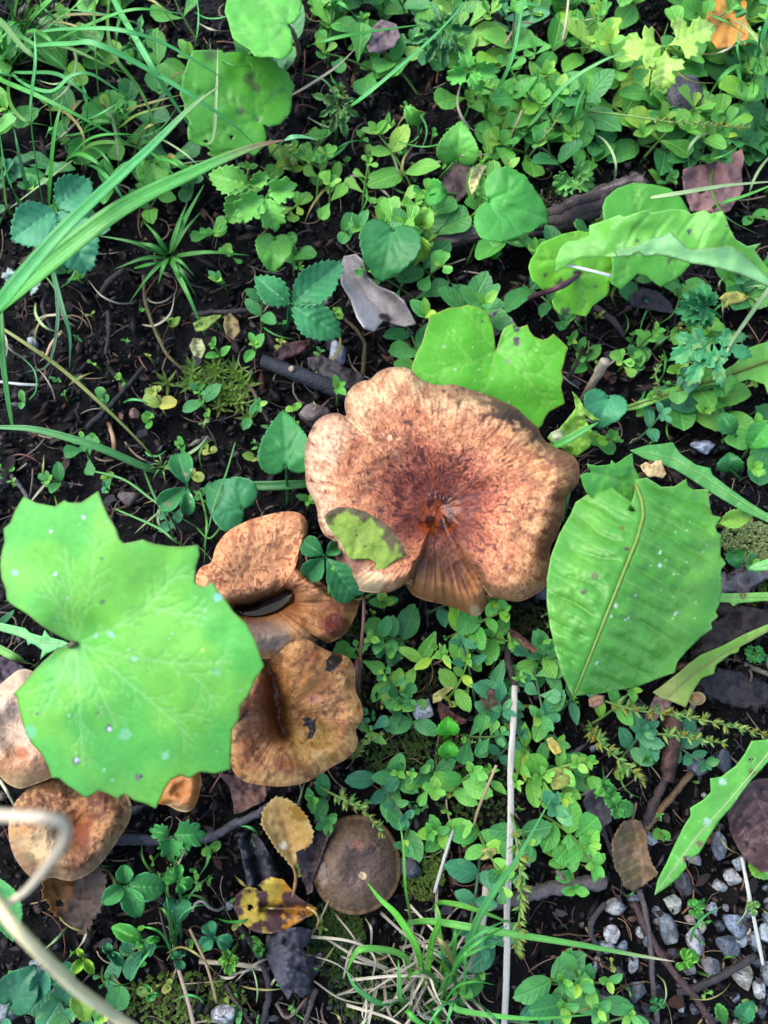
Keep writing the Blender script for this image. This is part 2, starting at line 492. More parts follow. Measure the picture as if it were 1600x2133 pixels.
# ------------------------------------------------------------------ leaf sheets traced over their line of sight
def G(x, y):
    """height of the soil"""
    return (fbm(np.asarray(x) * 14 + 5, np.asarray(y) * 14 + 3, 3, 40) - 0.5) * 0.016
def Pg(u, v, lift=0.0):
    p = P(u, v, 0.0)
    for _ in range(3):
        p = P(u, v, G(p[..., 0], p[..., 1]) + lift)
    return p
def sheet(name, outline, zf, mat, parent=None, col=None, res=6.0, veins=(), vdepth=0.0006, vcol=None, vmix=0.5,
          ecol=None, ew=8.0, mott=0.25, mcol=None, spots=(), holes=(), crumple=0.0, cs=40.0, thick=0.0003, seed=1, label=None):
    o = np.asarray(outline, float)
    L = np.linalg.norm(np.diff(np.r_[o, o[:1]], axis=0), axis=1)
    o2 = []
    for a, b, l in zip(o, np.roll(o, -1, 0), L):
        k = max(1, int(l / res))
        o2.append(a + (b - a) * (np.arange(k) / k)[:, None])
    o2 = np.concatenate(o2)
    v, f = fill(o2, res, seed, holes)
    U, V = v[:, 0], v[:, 1]
    de = segdist(U, V, o2, True)
    Z = zf(U, V) if callable(zf) else np.full(len(U), float(zf))
    vm = np.zeros(len(U))
    for pl, w in veins:
        dd = segdist(U, V, pl)
        vm = np.maximum(vm, np.exp(-(dd / w) ** 2))
        Z = Z - vdepth * np.exp(-(dd / (w * 2.5)) ** 2)
    if crumple:
        Z = Z + crumple * (fbm(U / cs + seed * 7.7, V / cs, 3, seed) - .5) * 2
    c = col(U, V) if callable(col) else np.tile(np.asarray(col, float), (len(U), 1))
    n = fbm(U / 45 + seed, V / 45, 4, seed + 2)
    c = c * (1 + mott * (n - .5) * 2)[:, None]
    if mcol is not None:
        c = mixc(c, np.asarray(mcol), sm(fbm(U / 30 - seed, V / 30 + 4, 4, seed + 9), .52, .68) * 0.55)
    if vcol is not None: c = mixc(c, np.asarray(vcol), vm * vmix)
    if ecol is not None: c = mixc(c, np.asarray(ecol), np.exp(-(de / ew) ** 2) * .8)
    for s in spots:
        su, sv, sr, sc = s
        dd = np.hypot(U - su, V - sv) + (vn(U / 5, V / 5, 3) - .5) * sr * .7
        c = mixc(c, np.asarray(sc), sm(-dd, -sr * 1.15, -sr * .8))
    ob = put(name, P(U, V, Z), f, mat, parent, {'col': c})
    if thick: solid(ob, thick)
    if label: ob['label'] = label
    return ob
def stalk(parent, pts, r0, r1, col, name='petiole', n=6, mat=None, mpx=True, grain=.15, seed=0):
    p = pxpath(pts, 5)
    v, f = tube(p, np.linspace(r0, r1, len(p)), n, grain, seed)
    return put(name, v, f, mat or M_GRASS, parent, {'col': np.tile(col, (len(v), 1))})
def plane(*pts):
    """height plane through three (u, v, z) points, metres"""
    q = np.array(pts, float)
    m = q.mean(0)
    d = q - m
    k = np.linalg.solve(d[:, :2].T @ d[:, :2] + np.eye(2) * 45.0 ** 2, d[:, :2].T @ d[:, 2])
    return lambda U, V: m[2] + k[0] * (U - m[0]) + k[1] * (V - m[1])

UNIT = {
    'heart': [(0, 0), (.10, -.09), (.24, -.13), (.38, -.08), (.48, .05), (.5, .2), (.46, .4), (.36, .6), (.22, .8), (.08, .95), (0, 1)],
    'oval': [(0, 0), (.08, .03), (.28, .14), (.44, .3), (.5, .48), (.46, .67), (.33, .84), (.14, .96), (0, 1)],
    'obov': [(0, 0), (.07, .1), (.16, .28), (.34, .5), (.49, .7), (.46, .86), (.28, .97), (0, 1)],
    'lance': [(0, 0), (.1, .06), (.36, .25), (.5, .45), (.44, .65), (.24, .85), (0, 1)],
    'leaflet': [(0, 0), (.14, .06), (.38, .22), (.5, .42), (.46, .62), (.3, .82), (.1, .96), (0, 1)],
    'clover': [(0, 0), (.14, .12), (.38, .38), (.5, .64), (.47, .84), (.3, .98), (.1, 1.0), (0, .96)],
    'cut': [(0, 0), (.05, .10), (.13, .20), (.30, .22), (.44, .20), (.54, .26), (.46, .33), (.56, .42), (.44, .46), (.34, .50), (.22, .48), (.20, .54), (.34, .64), (.30, .70), (.36, .80), (.24, .80), (.20, .90), (.10, .88), (0, 1)],
    'fan': [(0, 0), (.12, .1), (.3, .16), (.5, .2), (.46, .36), (.6, .48), (.46, .52), (.36, .52), (.44, .66), (.42, .82), (.3, .84), (.16, .76), (.14, .92), (0, 1)],
    'round': [(0, 0), (.16, -.03), (.36, .06), (.48, .26), (.5, .5), (.44, .74), (.28, .93), (0, 1)],
}
def unit_outline(kind, smooth=3):
    h = np.array(UNIT[kind], float)
    full = np.concatenate([h, h[1:-1][::-1] * (-1, 1)])
    if smooth > 1:
        # keep base and tip sharp: smooth each half
        r = catmull(h, smooth); l = (r[1:-1][::-1]) * (-1, 1)
        full = np.concatenate([r, l])
    return full
def leaf_px(parent, kind, base, tip, wr, zb, zt, col, arch=0.004, cup=0.006, tooth=None, veinn=5, palm=False, res=5.0, mat=None,
            name='leaf_blade', seed=1, smooth=3, vcol=None, vmix=.5, roll=0.0, **kw):
    """leaf of a known outline whose base and tip lie on two lines of sight, at heights zb and zt"""
    b = np.array(base, float); t = np.array(tip, float)
    ax = t - b; Lp = np.hypot(*ax)
    pr = np.array([ax[1], -ax[0]]) / Lp
    un = unit_outline(kind, smooth)
    r = np.random.default_rng(seed)
    un = un * (1 + r.uniform(-.03, .03, un.shape))
    o = b + un[:, 1:2] * ax + un[:, 0:1] * wr * Lp * pr
    if tooth: o = teeth(o, tooth[0], tooth[1], seed=seed)
    m = pxm(b[0], b[1], zb)
    def loc(U, V):
        y = ((U - b[0]) * ax[0] + (V - b[1]) * ax[1]) / Lp ** 2
        x = ((U - b[0]) * pr[0] + (V - b[1]) * pr[1]) / (Lp * wr * .5)
        return x, y
    def zf(U, V):
        x, y = loc(U, V)
        return zb + (zt - zb) * y + arch * 4 * y * (1 - y) + cup * np.minimum(np.abs(x), 1.2) ** 1.4 + roll * x \
            + 0.0011 * (fbm(U / 28 + seed, V / 28, 2, seed) - .5) * 2
    def upx(x, y):
        return b + y * ax + x * .5 * wr * Lp * pr
    vs_ = [([upx(0, 0), upx(0, .5), upx(0, .97)], max(1.6, Lp * .016))]
    wv = max(1.2, Lp * .010)
    for k in range(veinn):
        for s in (-1, 1):
            if palm:
                a = (k + .7) / veinn
                vs_.append(([upx(0, 0), upx(s * .42 * math.sin(a * 2.3), .33 * a + .5 * (1 - a) - .1), upx(s * .82 * math.sin(.35 + a * 1.6), .62 * (1 - a) + .12)], wv))
            else:
                y0 = .06 + .8 * k / veinn
                vs_.append(([upx(0, y0), upx(s * .4, y0 + .10), upx(s * .85, y0 + .24)], wv))
    if vcol is None: vcol = np.minimum(np.asarray(col) * 1.45 + .012, 1) if not callable(col) else S(150, 215, 120)
    return sheet(name, o, zf, mat or M_LEAF, parent, col, res, vs_, vdepth=0.0004, vcol=vcol, vmix=vmix, seed=seed, **kw)

def branchy(veins, seed=1, step=34, ln=46, w=1.3):
    """side veins forking off traced main veins"""
    r = np.random.default_rng(seed)
    out = list(veins)
    for pl, w0 in veins:
        p = np.asarray(pl, float)
        L = np.linalg.norm(np.diff(p, axis=0), axis=1).sum()
        n = int(L / step)
        if n < 2: continue
        q = arclen(p, n + 2)
        tg = np.gradient(q, axis=0); tg /= np.linalg.norm(tg, axis=1)[:, None] + 1e-9
        for i in range(1, n + 1):
            s = 1 if (i + seed) % 2 else -1
            for s in ((1, -1) if i % 3 == 0 else (s,)):
                a = s * r.uniform(.6, .95)
                d = np.array([tg[i][0] * math.cos(a) - tg[i][1] * math.sin(a), tg[i][0] * math.sin(a) + tg[i][1] * math.cos(a)])
                e = q[i] + d * ln * r.uniform(.6, 1.2)
                m = q[i] + d * ln * .5 - np.array([-d[1], d[0]]) * s * 3
                out.append(([q[i], m, e], w))
                b2 = np.array([d[0] * math.cos(.7) + d[1] * math.sin(.7) * s, d[1] * math.cos(.7) - d[0] * math.sin(.7) * s])
                out.append(([m, m + b2 * ln * .45], w * .8))
    return out
# ------------------------------------------------------------------ the setting: soil
def build_ground():
    def axis(lo, hi, n):
        inner = np.linspace(lo, hi, n)
        g = np.geomspace(.006, 40, 26)
        return np.r_[lo - g[::-1], inner, hi + g]
    xs = axis(-.42, .42, 330); ys = axis(-.34, .50, 330)
    X, Y = np.meshgrid(xs, ys)
    near = np.exp(-np.maximum(0, np.hypot(X, Y) - .8) * 2)
    Z = G(X, Y) + ((fbm(X * 90, Y * 90, 4, 60, .6) - .5) * 0.014 + (fbm(X * 260, Y * 260, 3, 66) - .5) * .006) * near
    Z = Z - 0.002
    nx, ny = len(xs), len(ys)
    i = np.arange(ny - 1)[:, None] * nx + np.arange(nx - 1)[None]
    f = np.stack([i, i + 1, i + nx + 1, i + nx], -1).reshape(-1, 4)
    v = np.stack([X, Y, Z], -1).reshape(-1, 3)
    m, nt = newmat('wet_black_soil')
    tc = nd(nt, 'ShaderNodeTexCoord')
    n1 = nd(nt, 'ShaderNodeTexNoise', {'Vector': tc.outputs['Object'], 'Scale': 60.0, 'Detail': 8.0, 'Roughness': .7})
    n2 = nd(nt, 'ShaderNodeTexNoise', {'Vector': tc.outputs['Object'], 'Scale': 700.0, 'Detail': 5.0, 'Roughness': .7})
    c = ramp(nt, n1.outputs[0], [(.3, S(9, 9, 11)), (.55, S(17, 16, 17)), (.72, S(30, 25, 24))])
    c2 = mixn(nt, c.outputs[0], ramp(nt, n2.outputs[0], [(.35, (.25, .25, .27)), (.7, (1.7, 1.55, 1.45))]).outputs[0], 1.0, 'MULTIPLY')
    bp = nd(nt, 'ShaderNodeBump', {'Height': n2.outputs[0], 'Strength': 0.9, 'Distance': .002})
    pr = nd(nt, 'ShaderNodeBsdfPrincipled', {'Base Color': c2, 'Roughness': .45, 'Normal': bp.outputs[0], 'Specular IOR Level': .12})
    finish(nt, pr.outputs[0])
    g = put('ground', v, f, m, loc=(0, 0, 0))
    g['kind'] = 'structure'
    g['label'] = 'black moist soil of the forest floor'
build_ground()

# ------------------------------------------------------------------ mushrooms
def mushroom(name, label, outline, c, zf, cf, base, group='brown mushrooms growing in the cluster', NA=480, NT=110, thick=0.005, rim=0.0008, stem_r=0.006,
             stem_col=S(150, 105, 70), gill_col=S(175, 125, 75), smooth_n=8, t_stem=.16, dstem=None):
    bx = Pg(base[0], base[1])
    root = thing(name, label, 'mushroom', bx, group)
    Q = arclen(catmull(outline, smooth_n, True), NA, True)
    th = np.arctan2(Q[:, 1] - c[1], Q[:, 0] - c[0])
    t = np.linspace(.008, 1, NT)
    T, TH = np.meshgrid(t, th, indexing='ij')
    U = c[0] + T * (Q[:, 0] - c[0]); V = c[1] + T * (Q[:, 1] - c[1])
    Z = zf(U, V, T, TH)
    col, rg = cf(U, V, T, TH)
    col = col * np.array([.98, .92, .79]); rg = np.where(rg > .34, rg + .10, rg)
    top = P(U, V, Z)
    edge = top[-1]
    out = top[-1] - top[-6]
    out[:, 2] = 0
    out /= np.linalg.norm(out, axis=1)[:, None] + 1e-9
    rings = [top]
    cols = [col]; rgs = [rg]
    for ph in np.linspace(0, math.pi, 7)[1:]:
        rings.append((edge + out * rim * math.sin(ph) + np.array([0, 0, -rim * (1 - math.cos(ph))]))[None])
        cols.append(col[-1:] * .9); rgs.append(rg[-1:])
    inn = edge - out * .004 + np.array([0, 0, -rim * 2 - .0006])
    rings.append(inn[None]); cols.append(np.tile(gill_col, (1, NA, 1))); rgs.append(rg[-1:])
    A = np.concatenate(rings); CC = np.concatenate(cols); RR = np.concatenate(rgs)
    m = len(A)
    v = A.reshape(-1, 3)
    i = np.arange(m - 1)[:, None] * NA + np.arange(NA)[None]
    j = np.arange(m - 1)[:, None] * NA + (np.arange(NA)[None] + 1) % NA
    f = np.stack([i, j, j + NA, i + NA], -1).reshape(-1, 4)[:, ::-1].tolist()
    ctr = P(c[0], c[1], Z[0].mean())
    v = np.r_[v, ctr[None]]
    f += [[len(v) - 1, (q + 1) % NA, q] for q in range(NA)]
    nrm_flip = True
    CC = np.r_[CC.reshape(-1, 3), CC[0].mean(0)[None]]; RR = np.r_[RR.ravel(), RR[0].mean()]
    # orientation: make the first big face look up
    fv = v[f[len(f) // 3]]
    if np.cross(fv[1] - fv[0], fv[2] - fv[0])[2] < 0: f = [q[::-1] for q in f]
    put('cap', v, f, M_CAP, root, {'col': CC, 'rgh': RR})
    # gills: radial folds running from the rim down onto the stem
    step = max(1, NT // 16)
    idx = list(range(NT - 4, int(NT * t_stem), -step))
    gp = [inn]
    for k in idx:
        q = top[k].copy()
        tt = t[k]
        q[:, 2] -= rim * 2 + thick * (1.2 - tt) * 1.6 + .002
        q[:, 2] += (np.arange(NA) % 6 < 3) * .0012 * min(1, (1 - tt) * 8)
        q[:, 2] = np.maximum(q[:, 2], .004)
        gp.append(q)
    gp = np.array(gp); m = len(gp)
    i = np.arange(m - 1)[:, None] * NA + np.arange(NA)[None]
    j = np.arange(m - 1)[:, None] * NA + (np.arange(NA)[None] + 1) % NA
    f = np.stack([i, j, j + NA, i + NA], -1).reshape(-1, 4)
    put('gills', gp.reshape(-1, 3), f, M_GILL, root, {'col': np.tile(gill_col, (m * NA, 1))})
    tp = gp[-1].mean(0) + np.array([0, 0, .003])
    a = np.array(bx) - np.array([0, 0, .006])
    s = np.linspace(0, 1, 10)[:, None]
    path = a * (1 - s) + tp * s
    sr = dstem or stem_r
    v, f = tube(path, np.interp(s[:, 0], [0, .25, .8, 1], [sr * 1.15, sr, sr * .95, sr * 1.5]), 20, .08, 3)
    put('stem', v, f, M_GILL, root, {'col': np.tile(stem_col, (len(v), 1))})
    return root

def wrinkle(U, V, T, TH, R, wid=8.0, seed=0):
    """thin radial wrinkles, wid pixels apart at the rim, wandering a little"""
    ph = TH * R / wid + (fbm(U / 40, V / 40, 3, seed) - .5) * 5
    # periodic enough in angle for the seam to stay unseen
    a = vn(np.cos(TH) * R / wid + (fbm(U / 30, V / 30, 2, seed + 4) - .5) * 3, np.sin(TH) * R / wid + T * R / (wid * 9), seed)
    return a
def streak(U, V, TH, R, s, seed):
    """noise stretched along the radius"""
    rr = np.hypot(U - U[0].mean(), V - V[0].mean())
    return vn(np.cos(TH) * R / s, np.sin(TH) * R / s, seed) * .6 + vn(np.cos(TH) * R / s * 1.9 + 7, np.sin(TH) * R / s * 1.9 + rr / (s * 6), seed + 1) * .4
def rwave(U, V, T, TH, k, R, seed):
    """wandering, forking radial ridges: about k of them round the rim"""
    w = (fbm(U / 30, V / 30, 3, seed) - .5) * 2.2
    th = TH + w * 2.2 / k * np.pi
    return np.clip(.62 * pn(th, k, T * R / 60, seed) + .38 * pn(th, int(k * 2.1), T * R / 26, seed + 1) , 0, 1)
def angd(a, b):
    return np.abs((a - b + np.pi) % (2 * np.pi) - np.pi)
rad = math.radians

# --- the large cap
CL1 = [(905, 1088), (893, 1130), (872, 1175), (846, 1216)]
CL2 = [(948, 1085), (962, 1120), (985, 1165), (1010, 1210), (1018, 1240)]
O1 = [(772, 792), (790, 776), (815, 767), (850, 769), (868, 785), (885, 797), (915, 804), (945, 803), (975, 812), (1015, 825), (1050, 840), (1075, 852),
      (1098, 874), (1118, 892), (1128, 912), (1145, 928), (1172, 940), (1196, 955), (1205, 978), (1203, 1005), (1190, 1022),
      (1178, 1040), (1172, 1068), (1166, 1092), (1155, 1120), (1144, 1142), (1143, 1180), (1140, 1212), (1118, 1234), (1085, 1250), (1058, 1250),
      (1028, 1243), (1016, 1234), (1010, 1256), (1000, 1276), (985, 1281), (965, 1272), (940, 1262), (915, 1254), (885, 1247), (862, 1236), (846, 1216),
      (830, 1224), (806, 1232), (775, 1232), (748, 1226), (724, 1205), (708, 1180), (700, 1150), (698, 1128), (680, 1115), (668, 1092), (663, 1060), (655, 1040),
      (642, 1015), (638, 980), (637, 945), (645, 908), (660, 880), (680, 866), (704, 862), (722, 868), (719, 845), (724, 822), (740, 803), (758, 795)]
def lobe1(U, V):
    U = U + 14 * (fbm(U / 26, V / 26, 3, 33) - .5); V = V + 10 * (fbm(U / 22, V / 22, 2, 35) - .5)
    # the small tongue at the foot of the cap hangs lower, tucked under the left lobe
    d1 = (U - 905) * (1216 - 1085) - (V - 1085) * (846 - 905)
    d1 = d1 / math.hypot(131, 59)
    d2 = (U - 948) * (1240 - 1085) - (V - 1085) * (1018 - 948)
    d2 = -d2 / math.hypot(155, 70)
    fade = sm(V, 1095, 1185)
    return sm(d1, -3, 6) * sm(d2, -14, 26) * fade
def z1(U, V, T, TH):
    z = .038 + .019 * sm(T, 0, .72) - .013 * np.clip((T - .80) / .20, 0, 1) ** 2.2 * (.5 + .9 * pn(TH, 9, 0, 2))
    z = z + T ** 2 * (.0016 * np.sin(3 * TH + .5) + .0010 * np.sin(5 * TH + 1.2))
    z = z + T ** 2 * .009 * np.exp(-(angd(TH, rad(112)) / .42) ** 2) * (U < 905)          # left lobe stands up at its fold
    z = z - .013 * lobe1(U, V) * (.45 + T)
    for a in (-123, -135.5): z = z - .005 * np.exp(-(angd(TH, rad(a)) / .055) ** 2) * sm(T, .68, 1)
    for a in (-105,): z = z - .003 * np.exp(-(angd(TH, rad(a)) / .12) ** 2) * sm(T, .8, 1)
    z = z - .004 * np.exp(-(angd(TH, rad(-85)) / .22) ** 2) * sm(T, .82, 1)
    rw = rwave(U, V, T, TH, 230, 280, 4)
    z = z + .0011 * (rw - .5) * sm(T, .5, .8) + .0018 * (fbm(U / 20, V / 20, 4, 8) - .5) + .0024 * (fbm(U / 60, V / 60, 2, 18) - .5)
    return z
def c1(U, V, T, TH):
    n = fbm(U / 50, V / 50, 4, 21); n2 = fbm(U / 14, V / 14, 3, 31)
    st = streak(U, V, TH, 280, 7, 5)
    c = mixc(S(92, 44, 26), S(192, 106, 80), sm(T + (n - .5) * .25 - .10 * sm(np.sin(TH), -.2, .9), .12, .44))
    c = mixc(c, S(228, 156, 110), sm(T + (n - .5) * .3, .32, .60))
    c = mixc(c, S(232, 194, 150), sm(T + (n - .5) * .3, .66, .92))
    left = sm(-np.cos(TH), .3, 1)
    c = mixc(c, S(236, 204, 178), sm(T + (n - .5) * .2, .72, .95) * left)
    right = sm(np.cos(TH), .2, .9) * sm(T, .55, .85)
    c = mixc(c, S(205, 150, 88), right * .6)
    low = sm(np.sin(TH), .4, .95)
    c = mixc(c, S(178, 112, 72), low * sm(T, .3, .6) * .6)
    c = mixc(c, S(214, 128, 106), np.exp(-((T - .42) / .14) ** 2) * sm(-np.sin(TH), -.2, .8) * .45)
    # net of pale flecks and brown streaks
    rw = rwave(U, V, T, TH, 230, 280, 4)
    c = mixc(c, S(140, 78, 44), sm((1 - rw) * .75 + n2 * .3, .52, .72) * sm(T, .5, .8) * (1 - .35 * left) * .55)
    c = mixc(c, S(238, 190, 142), sm(st, .58, .78) * sm(T, .25, .6) * .25)
    c = mixc(c, S(150, 74, 50), sm(1 - st, .58, .78) * sm(T, .12, .3) * .3)
    sp1 = fbm(U / 4.2, V / 5.2, 2, 25)
    c = mixc(c, S(146, 70, 52), sm(sp1 + .22 * np.exp(-((T - .3) / .3) ** 2) - .05 * sm(T, .7, 1), .56, .70) * .6)
    c = mixc(c, S(160, 92, 66), sm(fbm(U / 17, V / 17, 3, 27), .50, .66) * sm(T, .15, .4) * (1 - .5 * sm(T, .75, .95)) * .5)
    net = np.abs(fbm(U / 9, V / 9, 3, 23) - .5)
    c = mixc(c, S(246, 206, 164), sm(-net, -.045, -.01) * sm(T, .3, .6) * .35)
    c = mixc(c, S(168, 92, 62), sm(n2, .55, .7) * sm(T, .25, .5) * .4)
    # dark flecks, thick round the hollow
    r = T * 280
    fl = pn(TH, 120, r / 10 + 4 * n, 13)
    dens = np.exp(-((T - .29) / .15) ** 2) * (.5 + 1.0 * n) + .22 * np.exp(-((T - .52) / .22) ** 2) + .25 * np.exp(-((T - .15) / .12) ** 2)
    dens = dens * (.72 + .4 * sm(np.cos(TH + .6), -1, .6))
    c = mixc(c, S(78, 36, 40), sm(fl + dens * .27 + (n2 - .5) * .5, .90, 1.02) * .8)
    fl2 = pn(TH, 230, r / 6, 15)
    c = mixc(c, S(92, 42, 40), sm(fl2 + dens * .32 + (n2 - .5) * .3, .92, 1.03) * .75)
    fl3 = vn(U / 3.6, V / 4.4, 19)
    c = mixc(c, S(120, 56, 44), sm(fl3 + dens * .30, .92, 1.03) * .65)
    # bruised dark rim, upper right; weathered right and lower edges
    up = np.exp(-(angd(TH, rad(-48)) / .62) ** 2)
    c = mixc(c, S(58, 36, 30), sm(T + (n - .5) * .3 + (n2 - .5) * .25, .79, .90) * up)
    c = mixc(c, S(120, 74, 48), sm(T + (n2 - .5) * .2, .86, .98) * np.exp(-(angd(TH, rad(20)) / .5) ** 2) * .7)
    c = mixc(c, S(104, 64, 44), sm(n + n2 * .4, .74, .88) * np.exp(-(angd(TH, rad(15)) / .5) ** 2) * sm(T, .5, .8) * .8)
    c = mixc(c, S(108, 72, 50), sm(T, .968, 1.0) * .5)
    # tongue: dark streaked brown, pale tip
    lb = lobe1(U, V)
    c = mixc(c, mixc(S(74, 36, 20), S(184, 122, 70), sm(st * .7 + (T - .58) * 1.5, .35, .95)), lb * .92)
    c = mixc(c, S(226, 190, 146), sm(-np.hypot(U - 990, V - 1272), -16, -7) * .9)
    c = mixc(c, S(228, 200, 160), sm(-np.hypot((U - 772) * .8, V - 1212) - (n2 - .5) * 12, -28, -22) * .75 * (V > 1190))
    c = mixc(c, S(126, 82, 70), sm(-np.hypot((U - 722) * .7, V - 1172) - (n2 - .5) * 16, -34, -20) * .8)
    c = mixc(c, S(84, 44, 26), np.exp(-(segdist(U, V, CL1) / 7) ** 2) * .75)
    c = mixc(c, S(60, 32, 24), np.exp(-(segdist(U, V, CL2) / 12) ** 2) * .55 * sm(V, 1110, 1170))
    # amber wet hollow
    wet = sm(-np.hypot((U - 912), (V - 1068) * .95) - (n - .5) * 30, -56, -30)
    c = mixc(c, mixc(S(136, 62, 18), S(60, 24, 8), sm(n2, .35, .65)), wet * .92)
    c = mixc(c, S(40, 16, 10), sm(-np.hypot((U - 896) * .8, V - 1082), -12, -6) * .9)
    c = mixc(c, S(236, 205, 160), sm(-np.hypot(U - 812, (V - 912) * .8), -6.5, -4) * .9)
    rg = .60 - .46 * wet - .14 * np.exp(-(T / .35) ** 2) + .12 * (n2 - .5)
    rg = rg - .22 * np.exp(-(segdist(U, V, CL1) / 12) ** 2)
    return c, np.clip(rg, .12, .9)
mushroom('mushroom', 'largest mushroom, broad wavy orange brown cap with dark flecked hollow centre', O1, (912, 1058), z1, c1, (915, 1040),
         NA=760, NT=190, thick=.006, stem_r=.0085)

# --- second cap: folded fan with a dark pool of water in its hollow
O2 = [(452, 1140), (475, 1110), (510, 1090), (545, 1078), (585, 1069), (615, 1069), (634, 1080), (640, 1104), (634, 1126), (628, 1158), (624, 1180), (640, 1202), (668, 1216),
      (690, 1234), (716, 1246), (742, 1252), (741, 1272), (733, 1290), (722, 1312), (700, 1330), (678, 1338), (660, 1330), (636, 1345), (604, 1362), (570, 1368), (535, 1366), (500, 1340), (478, 1300),
      (462, 1265), (440, 1225), (414, 1222), (411, 1200), (422, 1182), (442, 1172)]
POOL = [(495, 1272), (530, 1270), (570, 1255), (600, 1238)]
def z2(U, V, T, TH):
    d = (V - 1266) + (U - 560) * .36          # which side of the pool line
    z = .036 + .010 * sm(T, .1, .85) - .007 * np.clip((T - .84) / .16, 0, 1) ** 2
    z = z - .012 * np.exp(-(segdist(U, V, POOL) / 24) ** 2)
    z = z + .006 * np.exp(-((d - 55) / 34) ** 2) * sm(-U, -660, -600) + .004 * np.exp(-((d + 42) / 30) ** 2)
    z = z - .006 * sm(U, 640, 740)
    rw = rwave(U, V, T, TH, 110, 200, 9)
    z = z + .0011 * (rw - .5) * sm(T, .5, .8) * (V < 1240) + .0036 * (fbm(U / 30, V / 30, 4, 28) - .5)
    return z
def c2(U, V, T, TH):
    n = fbm(U / 40, V / 40, 4, 41); n2 = fbm(U / 10, V / 10, 3, 44)
    up = sm(-V, -1262, -1225)
    c = mixc(S(214, 150, 104), S(236, 176, 130), n)
    rw = rwave(U, V, T, TH, 110, 200, 9)
    c = mixc(c, S(160, 92, 54), sm(1 - rw, .50, .72) * sm(T, .4, .75) * .75)
    c = mixc(c, S(136, 64, 42), sm(vn(U / 4.5, V / 6, 46) * .7 + n2 * .5 , .72, .84) * .75 * up)
    c = mixc(c, S(156, 92, 62), sm(1 - n2, .52, .68) * .5)
    low = 1 - up
    lc = mixc(S(150, 94, 50), S(196, 140, 82), sm(n, .35, .65))
    lc = mixc(lc, S(124, 62, 32), sm(streak(U, V, TH, 180, 8, 49), .5, .75) * .6)
    grey = sm(-np.hypot((U - 545) / 75, (V - 1325) / 46) - (n - .5) * .5, -1.1, -.6)
    lc = mixc(lc, mixc(S(150, 124, 108), S(112, 92, 86), n2), grey)
    red = sm(-np.hypot((U - 705) / 30, (V - 1305) / 26) - (n - .5) * .8, -1.1, -.7)
    lc = mixc(lc, S(110, 48, 36), red * .9)
    c = c * (1 - low[..., None]) + lc * low[..., None]
    pd = segdist(U, V, POOL)
    c = mixc(c, S(86, 44, 26), np.exp(-(pd / 30) ** 2) * .8)
    c = mixc(c, S(22, 12, 10), sm(-pd - (n2 - .5) * 7, -15, -8))
    rg = .6 - .3 * np.exp(-(pd / 26) ** 2) - .2 * red - .1 * low
    return c, np.clip(rg, .12, .9)
mroot = mushroom('mushroom', 'fan-shaped folded orange mushroom holding a dark pool of water, under the clover leaf', O2, (560, 1256), z2, c2, (560, 1270), NA=560, NT=150, stem_r=.006)

wm, nt = newmat('dark_water')
pr = nd(nt, 'ShaderNodeBsdfPrincipled', {'Base Color': (.004, .002, .0015, 1), 'Roughness': .05, 'Specular IOR Level': .05})
finish(nt, pr.outputs[0])
WP = [(496, 1276), (512, 1270), (530, 1266), (548, 1256), (570, 1246), (590, 1236), (604, 1232), (608, 1240), (596, 1256), (580, 1268), (562, 1276), (540, 1282), (516, 1282)]
v_, f_ = fill(catmull(WP, 4, True), 4)
de = segdist(v_[:, 0], v_[:, 1], catmull(WP, 4, True), True)
zz = .0352 + .0004 * np.exp(-de / 4) + .0012 * (v_[:, 1] - 1260) / 30 * np.clip(de / 8, 0, 1) * .3
put('water_pool', P(v_[:, 0], v_[:, 1], zz), f_, wm, mroot)

# --- third cap: twisted, wet yellow brown funnel
O3 = [(555, 1340), (585, 1338), (612, 1330), (640, 1335), (665, 1350), (690, 1362), (712, 1366), (730, 1380), (737, 1404), (738, 1440), (750, 1468), (752, 1495), (738, 1520), (742, 1540), (736, 1562), (716, 1580), (690, 1594),
      (668, 1608), (640, 1625), (606, 1633), (570, 1635), (530, 1630), (505, 1622), (486, 1600), (478, 1560), (480, 1520), (486, 1480), (500, 1440), (520, 1400), (535, 1362)]
GUL = [(556, 1375), (568, 1410), (573, 1440), (580, 1490), (592, 1530)]
def z3(U, V, T, TH):
    z = .034 + .012 * sm(T, .1, .9) - .007 * np.clip((T - .74) / .26, 0, 1) ** 2 * (.2 + 1.5 * pn(TH, 7, 0, 5))
    z = z - .009 * np.exp(-(segdist(U, V, GUL) / 22) ** 2)
    z = z + .006 * np.exp(-(np.hypot(U - 640, V - 1410) / 55) ** 2)
    z = z + .004 * np.exp(-(np.hypot(U - 655, V - 1470) / 26) ** 2) - .005 * np.exp(-(np.hypot(U - 640, V - 1540) / 48) ** 2)
    z = z + .0035 * T ** 2 * np.sin(4 * TH + 1) + .0040 * (fbm(U / 34, V / 34, 3, 58) - .5) + .0016 * (fbm(U / 10, V / 10, 3, 59) - .5)
    return z
